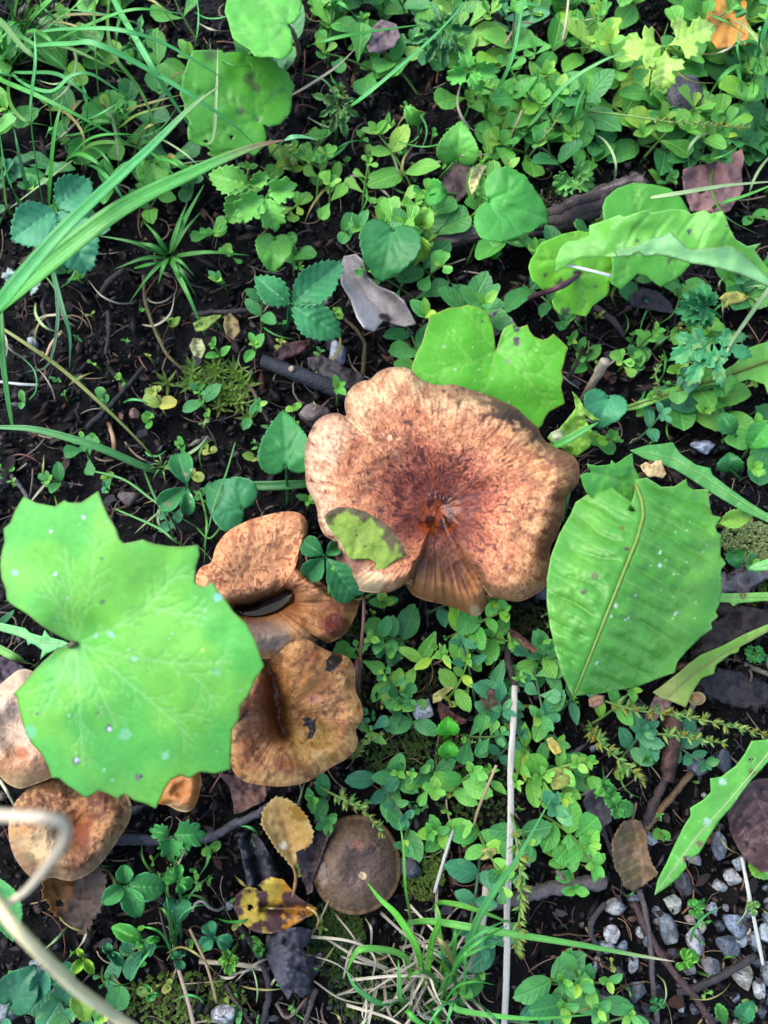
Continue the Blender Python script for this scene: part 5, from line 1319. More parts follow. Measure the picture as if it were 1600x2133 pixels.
straw('thick blurred pale stem arching up close over the bottom left corner', [(-30, 1840, .215), (10, 1905, .225), (60, 1962, .225), (150, 2052, .215), (230, 2110, .20), (320, 2175, .17), (420, 2250, .0)], 24, S(228, 214, 160), n=10, flat=1)
straw('blurred pale bent straw hanging close above the rusty brown mushroom', [(-120, 1720, .20), (-40, 1700, .262), (60, 1701, .272), (112, 1706, .272), (136, 1720, .268), (132, 1752, .262), (96, 1806, .245), (50, 1860, .225), (0, 1890, .215)], 22, S(226, 208, 176), n=10, flat=1, w1=16)
straw('short flat grey straw piece beside the dry grass tuft', [(1014, 1842, .012), (1006, 1910, .013), (996, 1985, .010)], 17, S(190, 182, 160), flat=.35)
straw('thin pale straw leaning beside the round dark brown mushroom', [(944, 1728, .012), (925, 1790, .014), (905, 1860, .012)], 7, S(190, 186, 176))
straw('thin grey straw lying past the white pebbles at the far right', [(1545, 1785, .015), (1558, 1850, .016), (1580, 1960, .013), (1590, 2010, .009)], 8, S(190, 190, 176))
straw('short white straw stuck on the round yellow green leaf', [(1182, 552, .062), (1225, 562, .064), (1272, 574, .062)], 7, S(235, 238, 235))
straw('fine tan stalk leaning over the small leaves beside the tall white straw', [(982, 1742, .004), (995, 1690, .02), (1015, 1640, .03), (1034, 1594, .034)], 6, S(176, 150, 110))
straw('curled dry white root thread below the seedlings beside the rusty brown mushroom', [(400, 1898, .01), (408, 1882, .014), (422, 1878, .016), (436, 1890, .014), (452, 1896, .008), (468, 1890, .003)], 6, S(170, 160, 150))
straw('pale dry stem lying straight below the clover seedlings', [(415, 2003, .006), (490, 2008, .008), (560, 2020, .006)], 10, S(176, 160, 130))
straw('thin dry stem slanting down past the clover seedlings', [(395, 1935, .02), (430, 2010, .016), (452, 2090, .006)], 6, S(170, 140, 100))
straw('upright dry brown stem below the clover seedlings', [(372, 2020, .012), (390, 2080, .012), (405, 2140, .008)], 8, S(176, 150, 130))
straw('pale wiry straw in the leaf carpet beside the upright grass blade', [(1172, 85, .03), (1180, 40, .035), (1185, -10, .03)], 5, S(200, 180, 140))
straw('dry reddish stem lying among the leaves by the upright grass blade', [(1050, 95, .02), (1080, 50, .025), (1110, 48, .02)], 5, S(190, 150, 120))
straw('short pinkish dry stem above the heart-shaped violet leaf', [(1060, 290, .01), (1075, 260, .02), (1088, 230, .025)], 5, S(200, 170, 130))
straw('pale broken straw on the bare soil left of the heart leaf', [(0, 795, .004), (40, 800, .006), (80, 802, .004)], 6, S(190, 190, 180))
straw('two-coloured straw lying left of the black soil hollow', [(95, 745, .004), (108, 715, .006), (130, 690, .008)], 7, S(190, 150, 110))
straw('dry tan straw stuck in soil below the dark grey twig', [(226, 880, .0), (236, 915, .008), (238, 945, .004)], 9, S(170, 130, 90))
straw('straight dry stem pointing down at the far left edge', [(0, 1625, .02), (15, 1650, .022), (32, 1680, .012)], 7, S(190, 190, 150))
straw('dead weathered stalk stub standing right of the notched bright leaf', [(1212, 838, -.002), (1226, 812, .02), (1245, 780, .035), (1262, 752, .045)], 20, S(150, 138, 116), flat=.8, group='dead stalks', name='dead_stalk', cat='stalk', w1=22)
straw('brown wiry stem with a withered head between the mushrooms', [(752, 1470, .0), (747, 1430, .02), (752, 1350, .035), (757, 1290, .04), (758, 1240, .04)], 7, S(110, 66, 52), group='dead stalks', name='dead_stalk', cat='stalk')
straw('dark brown drooping stem end beside the twisted mushroom rim', [(744, 1450, .012), (740, 1420, .03), (741, 1395, .034), (746, 1375, .03)], 13, S(84, 46, 40), group='dead stalks', name='dead_stalk', cat='stalk')

# ------------------------------------------------------------------ twigs and branches
def twig(label, pts, wpx, col, seed=0, w1=None, name='twig', cat='twig', group='twigs on the soil', n=7, flat=1.0, rough=.22, col2=None):
    p = pxpath(pts, n)
    if len(p) > 3:
        jit = np.random.default_rng(seed).normal(0, 1, p.shape) * wpx * .05 * pxm(*pts[0])
        p = p + jit * np.array([1, 1, .4])
    r = wpx / 2 * pxm(*pts[0]); r2 = (w1 or wpx * .8) / 2 * pxm(*pts[-1])
    sides = 12 if wpx > 18 else 8
    v, f = tube(p, np.linspace(r, r2, len(p)) * (1 + .18 * (vn(np.arange(len(p)) * .5, seed, 3) - .5)), sides, rough, seed, flat)
    k = np.arange(len(v))
    nn = vn((k % sides) * 1.1, (k // sides) * .6, seed + 5)
    c = np.tile(np.asarray(col), (len(v), 1)) * .62 * (1 + .8 * (nn - .5))[:, None]
    if col2 is not None: c = mixc(c, np.asarray(col2), sm(vn((k % sides) * 1.3, (k // sides) * .2, seed + 8), .5, .7))
    return tag(put(name, v, f, M_BARK, None, {'col': c}), label, cat, group)
tw = S(96, 84, 84); td = S(44, 42, 46); tb = S(92, 66, 56); tg_ = S(150, 140, 138)
# the weathered branch: wood, two crack ridges and a split stub
pb = [(1330, 385, .006), (1280, 402, .010), (1210, 430, .012), (1140, 455, .013), (1060, 470, .013), (1000, 482, .012), (940, 500, .010), (885, 524, .006)]
t = thing('branch', 'weathered grey fallen branch with split wood lying behind the heart-shaped leaves', 'branch', Pg(1100, 470))
p = pxpath(pb, 10)
v, f = tube(p, np.linspace(.0072, .0042, len(p)) * (1 + .3 * (vn(np.arange(len(p)) * .35, 3, 5) - .5)), 28, .22, 5, .8)
k = np.arange(len(v))
gr = vn((k % 28) * .9, (k // 28) * .12, 7)
c = mixc(S(104, 90, 86), S(50, 42, 42), sm(gr, .35, .6))
c = mixc(c, S(160, 146, 136), sm(vn((k % 28) * 2.1, (k // 28) * .1, 17), .6, .8) * .7)
put('wood', v, f, M_BARK, t, {'col': c})
for q, (dv, w) in enumerate(((-9, .0032), (11, .0036), (24, .003))):
    pp = pxpath([(u + 4, vv + dv, z + .005 - abs(dv) * .00012) for u, vv, z in pb[1:5]], 8)
    v, f = tube(pp, w * (.6 + .4 * np.sin(np.linspace(0, np.pi, len(pp)))), 8, .3, q)
    put('split_ridge', v, f, M_BARK, t, {'col': np.tile(S(84, 72, 68) * (1 - .2 * q), (len(v), 1))})
t = thing('branch', 'black wet broken branch with a pale knot pointing at the largest mushroom', 'branch', Pg(640, 785))
p = pxpath([(548, 752, .006), (600, 772, .008), (650, 790, .009), (726, 820, .008)], 8)
v, f = tube(p, np.linspace(.0034, .0046, len(p)), 16, .12, 9)
put('bark', v, f, M_BARK, t, {'col': np.tile(S(46, 50, 58), (len(v), 1))})
v, f = tube(pxpath([(608, 770, .010), (608, 768, .0135)], 3), np.array([.0018, .0018, .0016, .0014]), 10, .1, 3)
put('knot', v, f, M_BARK, t, {'col': np.tile(S(190, 172, 150), (len(v), 1))})
for k, (pts, w, c, l) in enumerate([
    ([(180, 892, .004), (235, 840, .007), (270, 800, .007), (300, 765, .005)], 12, td, 'dark grey twig slanting over bare soil left of the star moss'),
    ([(240, 1748, .005), (340, 1750, .006), (430, 1745, .008), (470, 1728, .010), (530, 1698, .014), (580, 1668, .016)], 20, S(104, 104, 110), 'long grey twig resting against the tan birch leaf'),
    ([(1262, 1838, .010), (1200, 1842, .010), (1150, 1850, .009), (1090, 1868, .007), (1010, 1884, .005), (965, 1880, .004)], 32, S(124, 116, 112), 'thick pale grey stick with a broken end lying left of the white pebbles'),
    ([(1180, 1850, .010), (1172, 1830, .013), (1160, 1812, .014)], 12, S(150, 138, 126), 'stub end jutting from the thick pale grey stick'),
    ([(1410, 2068, .006), (1450, 2056, .008), (1510, 2030, .009), (1575, 1990, .008)], 18, S(70, 62, 64), 'dark twig lying across the white pebbles near the corner'),
    ([(1332, 1852, .008), (1350, 1930, .009), (1360, 2040, .008), (1370, 2150, .004)], 13, S(104, 96, 96), 'long straight grey twig running down between the pebbles'),
    ([(1320, 1880, .006), (1360, 1960, .008), (1400, 2020, .009), (1450, 2080, .008), (1490, 2140, .004)], 17, S(96, 70, 68), 'reddish brown twig running beside the straight grey twig'),
    ([(1340, 1732, .006), (1390, 1670, .008), (1440, 1610, .006)], 18, S(140, 112, 80), 'tan peeled twig beside the ribbed greenish dead leaf'),
    ([(1345, 1720, .006), (1360, 1680, .010), (1378, 1640, .012), (1390, 1610, .012)], 19, S(84, 70, 70), 'dark twig with a whitish broken end next to the peeled twig'),
    ([(1060, 1326, .006), (1058, 1370, .010), (1064, 1400, .012), (1072, 1428, .016)], 16, S(76, 62, 60), 'knobbly dark twig just above the tall white straw'),
    ([(1220, 1620, .004), (1260, 1700, .006), (1290, 1790, .006), (1320, 1850, .004)], 9, S(64, 58, 62), 'slender black twig curving down past the grey blade leaf'),
    ([(850, 1690, .0), (836, 1720, .004)], 5, td, 'tiny black splinter in the leaf patch'),
    ([(205, 620, .003), (225, 590, .006), (260, 560, .005)], 14, S(70, 62, 64), 'short dark twig beside the spreading grass tuft'),
    ([(225, 650, .003), (228, 690, .006), (220, 740, .004)], 12, S(64, 60, 60), 'short crooked twig on the bare soil below the spreading grass tuft'),
    ([(400, 655, .004), (470, 650, .007), (540, 645, .006)], 12, S(72, 62, 64), 'level dark twig on the soil left of the three-part leaf'),
    ([(300, 575, .004), (302, 620, .010), (320, 680, .012), (350, 740, .010), (395, 780, .004)], 8, S(130, 118, 70), 'bent olive stem arching over bare soil to the star moss'),
    ([(505, 785, .0), (530, 820, .008), (560, 880, .004)], 9, S(120, 96, 80), 'brown stem poking from the soil beside the black broken branch'),
    ([(755, 790, .003), (760, 720, .006), (745, 690, .008), (712, 660, .006)], 9, S(120, 104, 70), 'thin olive stem beside the white quartz chip'),
    ([(22, 990, .003), (40, 1010, .006), (60, 1040, .006)], 10, S(110, 104, 106), 'short grey twig above the mint green leaf at the edge'),
    ([(100, 610, .004), (90, 640, .006), (110, 690, .003)], 11, S(60, 54, 56), 'dark stub on bare soil below the bluish toothed leaf'),
    ([(150, 285, .004), (260, 300, .008), (340, 330, .006)], 14, S(52, 48, 54), 'black twig half hidden behind the broad blades'),
    ([(700, 240, .004), (690, 270, .008), (650, 330, .006), (720, 345, .004)], 9, S(120, 140, 80), 'curved green brown stalk beneath the cut pale leaf'),
    ([(1460, 1030, .0), (1420, 1000, .01)], 8, tb, 'brown twig end under the long dull leaf'),
    ([(500, 1930, .003), (540, 1990, .006), (560, 2060, .006), (548, 2133, .004)], 16, S(70, 64, 68), 'thick dark twig running down beside the crumpled black leaf'),
    ([(660, 2060, .004), (645, 2100, .006), (630, 2150, .004)], 12, S(96, 80, 80), 'brown twig below the crumpled black leaf'),
    ([(575, 2090, .004), (600, 2120, .006), (640, 2080, .006)], 8, S(130, 110, 100), 'thin forked twig below the crumpled black leaf'),
    ([(470, 2050, .004), (500, 2100, .006), (530, 2140, .004)], 9, S(84, 70, 66), 'slim brown twig beside the glassy white stone'),
    ([(1240, 2060, .004), (1310, 2100, .007), (1380, 2140, .005)], 10, S(70, 62, 64), 'thin dark twig among the pebbles at the bottom'),
    ([(1250, 1990, .004), (1230, 1930, .008), (1260, 1880, .006)], 13, S(90, 84, 84), 'bent grey twig among the pebbles beside the pale grass tip'),
    ([(240, 1905, .0), (300, 1900, .01), (340, 1880, .0)], 6, tb, 'fine brown root beside the toothed dead leaf'),
    ([(800, 655, .004), (840, 625, .006), (900, 605, .005)], 22, S(110, 74, 68), 'reddish rotten stick beside the grey curled dead leaf'),
    ([(1085, 590, .004), (1060, 610, .005), (1030, 640, .004)], 8, tb, 'small brown twig beside the stalk of the round yellow green leaf'),
    ([(1170, 800, .0), (1200, 760, .008), (1215, 720, .006)], 9, S(60, 52, 54), 'black twig beside the notched bright leaf'),
    ([(1240, 640, .004), (1280, 670, .008), (1300, 700, .004)], 14, S(90, 80, 84), 'grey twig on soil below the round yellow green leaf'),
    ([(1550, 1385, .004), (1580, 1396, .006), (1620, 1412, .006)], 13, S(150, 138, 120), 'pale split stick at the far right below the narrow leaf'),
    ([(1556, 1440, .004), (1565, 1410, .008), (1562, 1395, .010)], 6, S(150, 120, 90), 'thin tan twig standing below the pale split stick')]):
    twig(l, pts, w, c, seed=k + 3)
# old wood chips
def chip(label, outline, z, col, h=.006, seed=0, cat='wood chip', name='wood_chip', group='wood chips', col2=None, crumple=.002):
    o = sheet(name, outline, (lambda U, V: z + .002 * (fbm(U / 20, V / 20, 2, seed) - .5)) if not callable(z) else z, M_BARK, None, col, 6, [], mott=.9, mcol=col2, crumple=crumple * 1.8, cs=12, seed=seed, thick=h)
    return tag(o, label, cat, group)
chip('weathered grey wood chip with long grain right of the puckered leaf', [(1505, 1220), (1530, 1198), (1570, 1178), (1600, 1170), (1650, 1160), (1650, 1190), (1600, 1206), (1560, 1222), (1518, 1232)], .010, S(120, 114, 116), .008, 3, col2=S(70, 62, 62))
chip('large dark rotten wood piece between puckered leaf and narrow leaf', [(1478, 1330), (1500, 1290), (1540, 1262), (1600, 1270), (1650, 1280), (1650, 1300), (1560, 1318), (1510, 1340), (1486, 1352)], .012, S(52, 44, 44), .012, 4, col2=S(84, 68, 62))
chip('cracked dark bark slab below the pale split stick', [(1450, 1425), (1500, 1392), (1548, 1400), (1600, 1425), (1600, 1465), (1540, 1475), (1500, 1462)], .007, S(46, 44, 48), .006, 5, col2=S(74, 66, 64))

# ------------------------------------------------------------------ single leaves on stalks: violets, seedlings
def leaf_plant(name, label, leaves, base, col, stem_col=None, group=None, cat='plant', r=.0007, zc=None, centre=None):
    """leaves: (kind, base px, tip px, width ratio, z base, z tip, extra keywords); all joined by one stalk to the soil at base"""
    b = Pg(*base)
    t = thing(name, label, cat, b, group)
    stem_col = np.asarray(col) * .9 if stem_col is None else stem_col
    cs = {}
    for k, (kind, lb, tp, wr, zb, zt, kw) in enumerate(leaves):
        kw = dict(kw); c_ = kw.pop('col', col)
        leaf_px(t, kind, lb, tp, wr, zb, zt, c_, seed=k + int(lb[0]) % 91, name='leaflet' if len(leaves) > 1 else 'leaf_blade', **kw)
        cs.setdefault((lb[0] // 14, lb[1] // 14), (lb, zb))
    for lb, zb in cs.values():
        mu, mv = (base[0] * .45 + lb[0] * .55), (base[1] * .45 + lb[1] * .55)
        stalk(t, [(base[0], base[1], -.003), (mu, mv, zb * .55), (lb[0], lb[1], zb + .0002)], r * 1.2, r * .8, stem_col, 'stalk', 5)
    return t
dk, md, lt, bl_, yl = S(66, 146, 74), S(84, 178, 70), S(120, 202, 84), S(72, 158, 106), S(182, 214, 92)
V_ = 'heart-leaved violets'
for (l, lb, tp, wr, zb, zt, col, base) in [
    ('large heart-shaped green leaf drooping over the weathered grey branch', (1017, 417), (1143, 458), 1.18, .045, .034, md, (975, 400)),
    ('upright bright heart-shaped leaf standing above the black soil hollow', (951, 333), (961, 253), 1.06, .036, .044, lt, (915, 372)),
    ('small heart-shaped leaf on a long stalk left of the large heart leaf', (893, 398), (934, 406), 1.3, .03, .03, md, (985, 410)),
    ('broad round heart leaf above the grey curled dead leaf', (818, 478), (793, 588), 1.15, .034, .028, dk, (860, 500)),
    ('pointed heart-shaped leaf directly left of the largest mushroom', (596, 972), (590, 856), .98, .034, .030, S(76, 164, 84), (600, 1050)),
    ('rounded heart leaf between mint green leaf and pointed heart leaf', (507, 1060), (428, 1012), 1.28, .032, .026, S(72, 156, 92), (530, 1050)),
    ('bluish heart-shaped leaf right of the dead stalk stub', (1266, 826), (1246, 893), 1.3, .036, .030, S(74, 160, 104), (1300, 830)),
    ('neat dark heart-shaped leaf amid the clover seedlings', (370, 1877), (368, 1926), 1.15, .030, .024, S(62, 136, 88), (380, 1960)),
    ('pale scalloped round leaf under the broad grass blades', (316, 336), (331, 399), 1.1, .030, .026, lt, (312, 345)),
    ('light green heart leaf above the toothed three-part leaf', (572, 496), (566, 568), 1.05, .036, .032, lt, (560, 520)),
    ('kidney-shaped dull green leaf at the right of the long dull leaf', (1522, 978), (1520, 942), 1.5, .026, .028, dk, (1545, 1000)),
    ('bright glossy round leaf beside the white quartz pebble in the leaf patch', (934, 1528), (933, 1492), 1.25, .03, .03, S(88, 200, 56), (925, 1540)),
    ('second bright kidney-shaped leaf just below the bright glossy round leaf', (934, 1574), (936, 1540), 1.2, .026, .026, S(88, 190, 62), (925, 1585)),
    ('small heart leaf at the top right beneath the orange dead leaf', (1558, 176), (1556, 217), 1.1, .03, .03, lt, (1575, 200)),
    ('tiny curled violet leaf left of the upright bright heart leaf', (872, 262), (845, 220), .6, .02, .03, lt, (874, 290)),
    ('yellowing pointed leaf left of the weathered grey branch', (868, 490), (882, 545), .7, .03, .024, S(150, 205, 66), (862, 470)),
    ('folded yellow green leaf above the yellowing pointed leaf', (878, 470), (900, 432), .9, .03, .034, S(140, 206, 80), (868, 480)),
    ('light wavy leaf in the corner at the left of the blurred stem', (-5, 1830), (28, 1960), .5, .05, .03, S(104, 190, 104), (-20, 1900)),
    ('dull holed leaf at the bottom left beside the grey stone', (20, 2090), (75, 2010), .9, .02, .024, S(60, 128, 88), (10, 2133)),
    ('smooth oval bluish leaf over the grey stone at the bottom left', (95, 2020), (70, 2090), .55, .026, .02, S(62, 134, 100), (100, 2015)),
    ('yellow tattered leaf under the dark seedling at the bottom left', (165, 2060), (180, 2130), .7, .02, .016, S(150, 196, 70), (160, 2050)),
    ('dark heart leaf in shade near the lobed blue green leaf', (1530, 905), (1500, 860), .8, .024, .026, dk, (1545, 915)),
    ('broad oval leaf at the far right past the kidney-shaped leaf', (1600, 880), (1560, 935), .8, .03, .026, md, (1625, 880)),
    ('curled yellow green leaf above the pale moss at right', (1500, 1090), (1570, 1070), .5, .03, .026, S(140, 195, 76), (1490, 1100)),
    ('half hidden dark leaf at the right of the puckered leaf edge', (1530, 1150), (1538, 1185), 1.1, .02, .02, dk, (1515, 1140)),
    ('round dark leaf in the bottom right corner', (1545, 2120), (1570, 2085), .95, .02, .02, S(70, 150, 96), (1540, 2133)),
    ('narrow leaf standing in the bottom right corner', (1512, 2133), (1495, 2090), .5, .02, .03, S(84, 160, 66), (1515, 2150)),
    ('bright torn leaf under the brown ribbed dead leaf', (1560, 1790), (1610, 1830), .6, .014, .016, S(140, 210, 84), (1555, 1785))]:
    leaf_plant('violet_plant', l, [('heart' if wr > .85 else 'leaflet', lb, tp, wr, zb, zt, {'tooth': (9, 1.6), 'palm': wr > .85, 'veinn': 3 if wr > .85 else 5, 'res': 4.5, 'cup': .004})], base, col, group=V_)
D = {}
def tri(name, label, c, tips, wr, z, col, base, kind='leaflet', tooth=(13, 4.5), group='three-part leaves', dz=.0, **kw):
    leaf_plant(name, label, [(kind, (c[0] + (t_[0] - c[0]) * .05, c[1] + (t_[1] - c[1]) * .05), t_[:2], t_[2] if len(t_) > 2 else wr, z, z - .004 + dz * ((i % 3) - 1), dict(tooth=tooth, res=4.2, **kw)) for i, t_ in enumerate(tips)], base, col, group=group)
tri('bramble_seedling', 'bluish sharply toothed three-part leaf under the broad grass blades', (117, 434), [(26, 500, .9), (188, 374, .95), (186, 566, .72)], .9, .05, S(78, 164, 112), (125, 470))
tri('bramble_seedling', 'light green toothed three-part leaf below the dull green roundish leaf', (524, 387), [(436, 364, .66), (558, 362, .7), (478, 464, .72)], .7, .046, S(132, 206, 92), (540, 420))
tri('bramble_seedling', 'light green lobed leaf overlapping the light toothed leaf', (554, 407), [(618, 384, .75), (576, 482, .7), (488, 452, .7)], .7, .054, S(124, 204, 90), (550, 430), kind='fan', tooth=(14, 3))
tri('bramble_seedling', 'dark green toothed three-part leaf above the white quartz chip', (605, 636), [(533, 578, .62), (711, 547, .56), (709, 700, .62)], .6, .044, S(70, 154, 92), (598, 690))
tri('clover', 'spotted three-part clover leaf over the bare soil', (391, 1013), [(370, 944, .74), (332, 1056, .62), (391, 1072, .52)], .7, .034, S(72, 152, 84), (400, 1050), kind='clover', tooth=None, group='clovers',
    spots=[(388, 990, 4, S(190, 170, 150)), (400, 980, 3, S(210, 220, 190)), (350, 1050, 5, S(150, 130, 110)), (396, 1045, 3, S(210, 225, 200)), (400, 1030, 3, S(210, 225, 200))])
tri('clover', 'dark clover leaf squeezed between the two orange mushrooms', (677, 1158), [(630, 1128, .8), (708, 1134, .8), (638, 1206, .8), (742, 1246, .7)], .8, .05, S(62, 138, 78), (690, 1180), kind='clover', tooth=None, group='clovers')
tri('clover', 'small clover with three round leaflets near the yellow spotted leaf', (448, 1952), [(430, 1922, .95), (420, 1972, .9), (482, 1968, .95)], .9, .028, S(64, 142, 96), (470, 1990), kind='clover', tooth=None, group='clovers')
tri('clover', 'tiny clover below the neat dark heart leaf', (374, 1995), [(358, 1985, .9), (376, 2020, .9), (384, 1980, .8)], .9, .016, S(72, 152, 96), (380, 2010), kind='clover', tooth=None, group='clovers')
tri('clover', 'ragged clover leaf with eaten edges by the rusty brown mushroom', (372, 1835), [(342, 1825, .9), (402, 1842, .9), (372, 1800, .6), (380, 1862, .7)], .9, .03, S(88, 176, 84), (380, 1890), kind='clover', tooth=None, group='clovers')
tri('clover', 'tiny three-leaved sprout among pebbles near the bottom', (1368, 2092), [(1358, 2078, .9), (1388, 2090, .9), (1360, 2108, .9)], .9, .012, S(76, 160, 90), (1378, 2075), kind='clover', tooth=None, group='clovers')
tri('clover', 'small bright lobed sprout over a pebble beside the pale grass tip', (1425, 2005), [(1452, 1985, .9), (1410, 2018, .8), (1432, 1975, .8), (1446, 2010, .8)], .9, .02, S(124, 205, 76), (1430, 2020), kind='clover', tooth=None, group='clovers')
tri('clover', 'small three-lobed sprout above the white pebble', (1448, 1895), [(1440, 1872, .8), (1462, 1912, .9), (1466, 1880, .8), (1436, 1905, .7)], .8, .02, S(104, 190, 84), (1470, 1870), kind='clover', tooth=None, group='clovers')
tri('clover', 'pale tiny sprout at the far right of the pebbles', (1568, 1890), [(1582, 1880, .8), (1572, 1908, .8), (1560, 1878, .8)], .8, .018, S(150, 205, 110), (1550, 1895), kind='clover', tooth=None, group='clovers')
tri('clover', 'small bright sprout among pale stones near the narrow leaf', (1572, 1360), [(1550, 1352, .9), (1590, 1350, .9), (1562, 1382, .9), (1594, 1376, .9)], .9, .02, S(92, 180, 90), (1580, 1375), kind='fan', tooth=None, group='clovers')
tri('buttercup_leaf', 'pale yellow lobed three-part leaf above the grey stone slab', (1388, 97), [(1293, 100, .9), (1490, 50, .78), (1380, 192, .85)], .85, .05, S(176, 222, 92), (1440, 125), kind='cut', tooth=None, smooth=1, group='cut leaves', cup=.003, mcol=S(200, 215, 130))
tri('buttercup_leaf', 'blue green deeply lobed leaf with cream patches, above the long toothed leaf', (1486, 705), [(1392, 752, .6), (1432, 808, .5), (1504, 812, .42), (1400, 704, .5), (1568, 744, .55), (1560, 700, .5)], .6, .046, S(82, 176, 106), (1530, 690), kind='cut', tooth=None, smooth=1, group='cut leaves', mcol=S(170, 205, 110), cup=.002)
tri('buttercup_leaf', 'small lobed blue green leaf beside the yellow-tipped leaf', (1476, 640), [(1404, 650, .7), (1420, 612, .6), (1462, 588, .7), (1492, 606, .6), (1468, 686, .7), (1430, 680, .6)], .7, .036, S(78, 170, 100), (1500, 660), kind='fan', tooth=None, smooth=1, group='cut leaves')
tri('buttercup_leaf', 'light green three-fingered leaf in the dense carpet near the cut dark leaf', (978, 150), [(928, 166, .7), (966, 96, .6), (1044, 146, .6), (1004, 190, .7)], .7, .046, S(112, 204, 90), (985, 190), kind='fan', tooth=None, smooth=1, group='cut leaves')
tri('cranesbill_leaf', 'grey green leaf cut into narrow fingers below the small pinkish stone', (706, 215), [(648, 196, .34), (664, 245, .34), (690, 280, .34), (722, 290, .3), (750, 245, .34), (742, 205, .34), (700, 180, .34)], .34, .036, S(104, 168, 84), (700, 300), kind='cut', tooth=None, smooth=1, group='cut leaves', mcol=S(130, 130, 90))
tri('cranesbill_leaf', 'dark finely cut leaf at the top edge above the small pinkish stone', (925, 60), [(850, 92, .3), (885, 135, .32), (926, 150, .3), (968, 122, .32), (990, 62, .34), (960, 10, .34), (900, 0, .34), (862, 40, .3)], .34, .046, S(84, 150, 84), (930, 120), kind='cut', tooth=None, smooth=1, group='cut leaves')
tri('cranesbill_leaf', 'small pale finger-cut leaf behind the long arching grass', (285, 90), [(250, 110, .36), (282, 128, .34), (322, 110, .36), (320, 60, .36), (296, 30, .3), (262, 60, .36)], .36, .04, S(96, 174, 90), (285, 130), kind='cut', tooth=None, smooth=1, group='cut leaves')
tri('seedling', 'toothed small three-part seedling below the grey twig', (357, 1740), [(356, 1796, .9), (310, 1728, .7), (430, 1738, .8)], .8, .026, S(78, 164, 84), (350, 1775), kind='fan', tooth=None, smooth=1, group='seedlings')
tri('seedling', 'yellow green star-shaped seedling near the yellow spotted leaf', (476, 1995), [(455, 2008, .7), (480, 2034, .7), (500, 2005, .7), (468, 1975, .7)], .7, .02, S(130, 196, 76), (500, 1960), kind='fan', tooth=None, smooth=1, group='seedlings')
tri('seedling', 'small lobed seedling under the yellow spotted leaf', (540, 1978), [(525, 1972, .9), (552, 1970, .9), (538, 1996, .8)], .9, .014, S(96, 180, 80), (545, 1985), kind='fan', tooth=None, group='seedlings')
tri('seedling', 'pale bud-like seedling cluster beside the weathered grey branch', (1195, 370), [(1150, 385, .8), (1210, 352, .8), (1236, 345, .8), (1158, 405, .8), (1240, 390, .8), (1190, 400, .8)], .8, .03, S(124, 196, 96), (1190, 390), kind='fan', tooth=None, group='seedlings')
tri('seedling', 'oval three-leaved seedling with holes beside the ragged clover', (262, 1845), [(212, 1882, .6), (290, 1912, .7), (258, 1800, .8), (345, 1850, .75)], .7, .036, S(76, 156, 84), (275, 1900), kind='oval', tooth=None, group='seedlings')
tri('seedling', 'bright twisted leaf seedling below the neat dark heart leaf', (300, 1960), [(232, 1930, .5), (282, 1975, .6), (335, 1955, .4)], .5, .03, S(88, 178, 76), (300, 1990), kind='oval', tooth=None, group='seedlings')
tri('seedling', 'round-leaved dark seedling near the bottom left corner', (230, 1985), [(218, 1965, .9), (258, 2010, .6), (232, 2000, .8)], .8, .02, S(68, 148, 96), (235, 2000), kind='round', tooth=None, group='seedlings')
tri('seedling', 'seedling with thin pointed yellow leaves at the bottom left', (175, 1995), [(150, 2030, .5), (195, 2030, .5), (160, 1975, .5)], .5, .02, S(150, 205, 66), (175, 2005), kind='oval', tooth=None, group='seedlings')
tri('seedling', 'small seedling near the glassy white stone', (315, 2070), [(308, 2088, .7), (302, 2048, .3), (335, 2075, .4)], .6, .02, S(90, 180, 90), (318, 2080), kind='oval', tooth=None, group='seedlings')
tri('lady_mantle_leaf', 'small scalloped pale leaves beside the slender black twig', (1285, 1680), [(1268, 1650, .95), (1288, 1705, .9), (1320, 1690, .95)], .95, .03, S(98, 184, 90), (1290, 1690), kind='round', tooth=(9, 3), group='seedlings')
tri('lady_mantle_leaf', 'single scalloped round leaf above the slender black twig', (1262, 1640), [(1262, 1622, 1.0), (1282, 1655, .9)], .95, .03, S(88, 176, 84), (1270, 1660), kind='round', tooth=(9, 3), group='seedlings')

# ------------------------------------------------------------------ small leaves, shared shapes
LITTLE = {}
def little(kind, var):
    if (kind, var) in LITTLE: return LITTLE[kind, var]
    ro = np.random.default_rng(hash((len(kind), var)) % 1000 + ord(kind[0]))
    o = unit_outline(kind, 2 if kind != 'heart' else 1)
    wr = {'oval': .58, 'obov': .60, 'round': .86, 'lance': .40, 'clover': .9, 'heart': .95}[kind] * ro.uniform(.88, 1.12)
    o = o * (wr, 1) * (1 + ro.uniform(-.035, .035, o.shape))
    v, f = fill(o * (1, -1), .24, var + 2)
    v = v * (1, -1)
    x = v[:, 0] / (wr * .5); y = v[:, 1]
    cup = ro.uniform(.03, .12); arch = ro.uniform(-.02, .12); droop = ro.uniform(0, .12)
    z = cup * np.abs(x) ** 1.3 + arch * 4 * y * (1 - y) - droop * y ** 2 + .03 * np.sin(x * 2 + y * 5 + var)
    tw = ro.uniform(-.12, .12)
    z = z + tw * x * y * wr
    LITTLE[kind, var] = (np.c_[v, z], f, np.c_[x, y])
    return LITTLE[kind, var]
LMESH = {}
def lmesh(kind, var, tone):
    k = (kind, var, tone)
    if k not in LMESH:
        v, f, uv = little(kind, var)
        LMESH[k] = meshdata('small_leaf', v, f, M_LITTLE[tone], uv=uv)
    return LMESH[k]
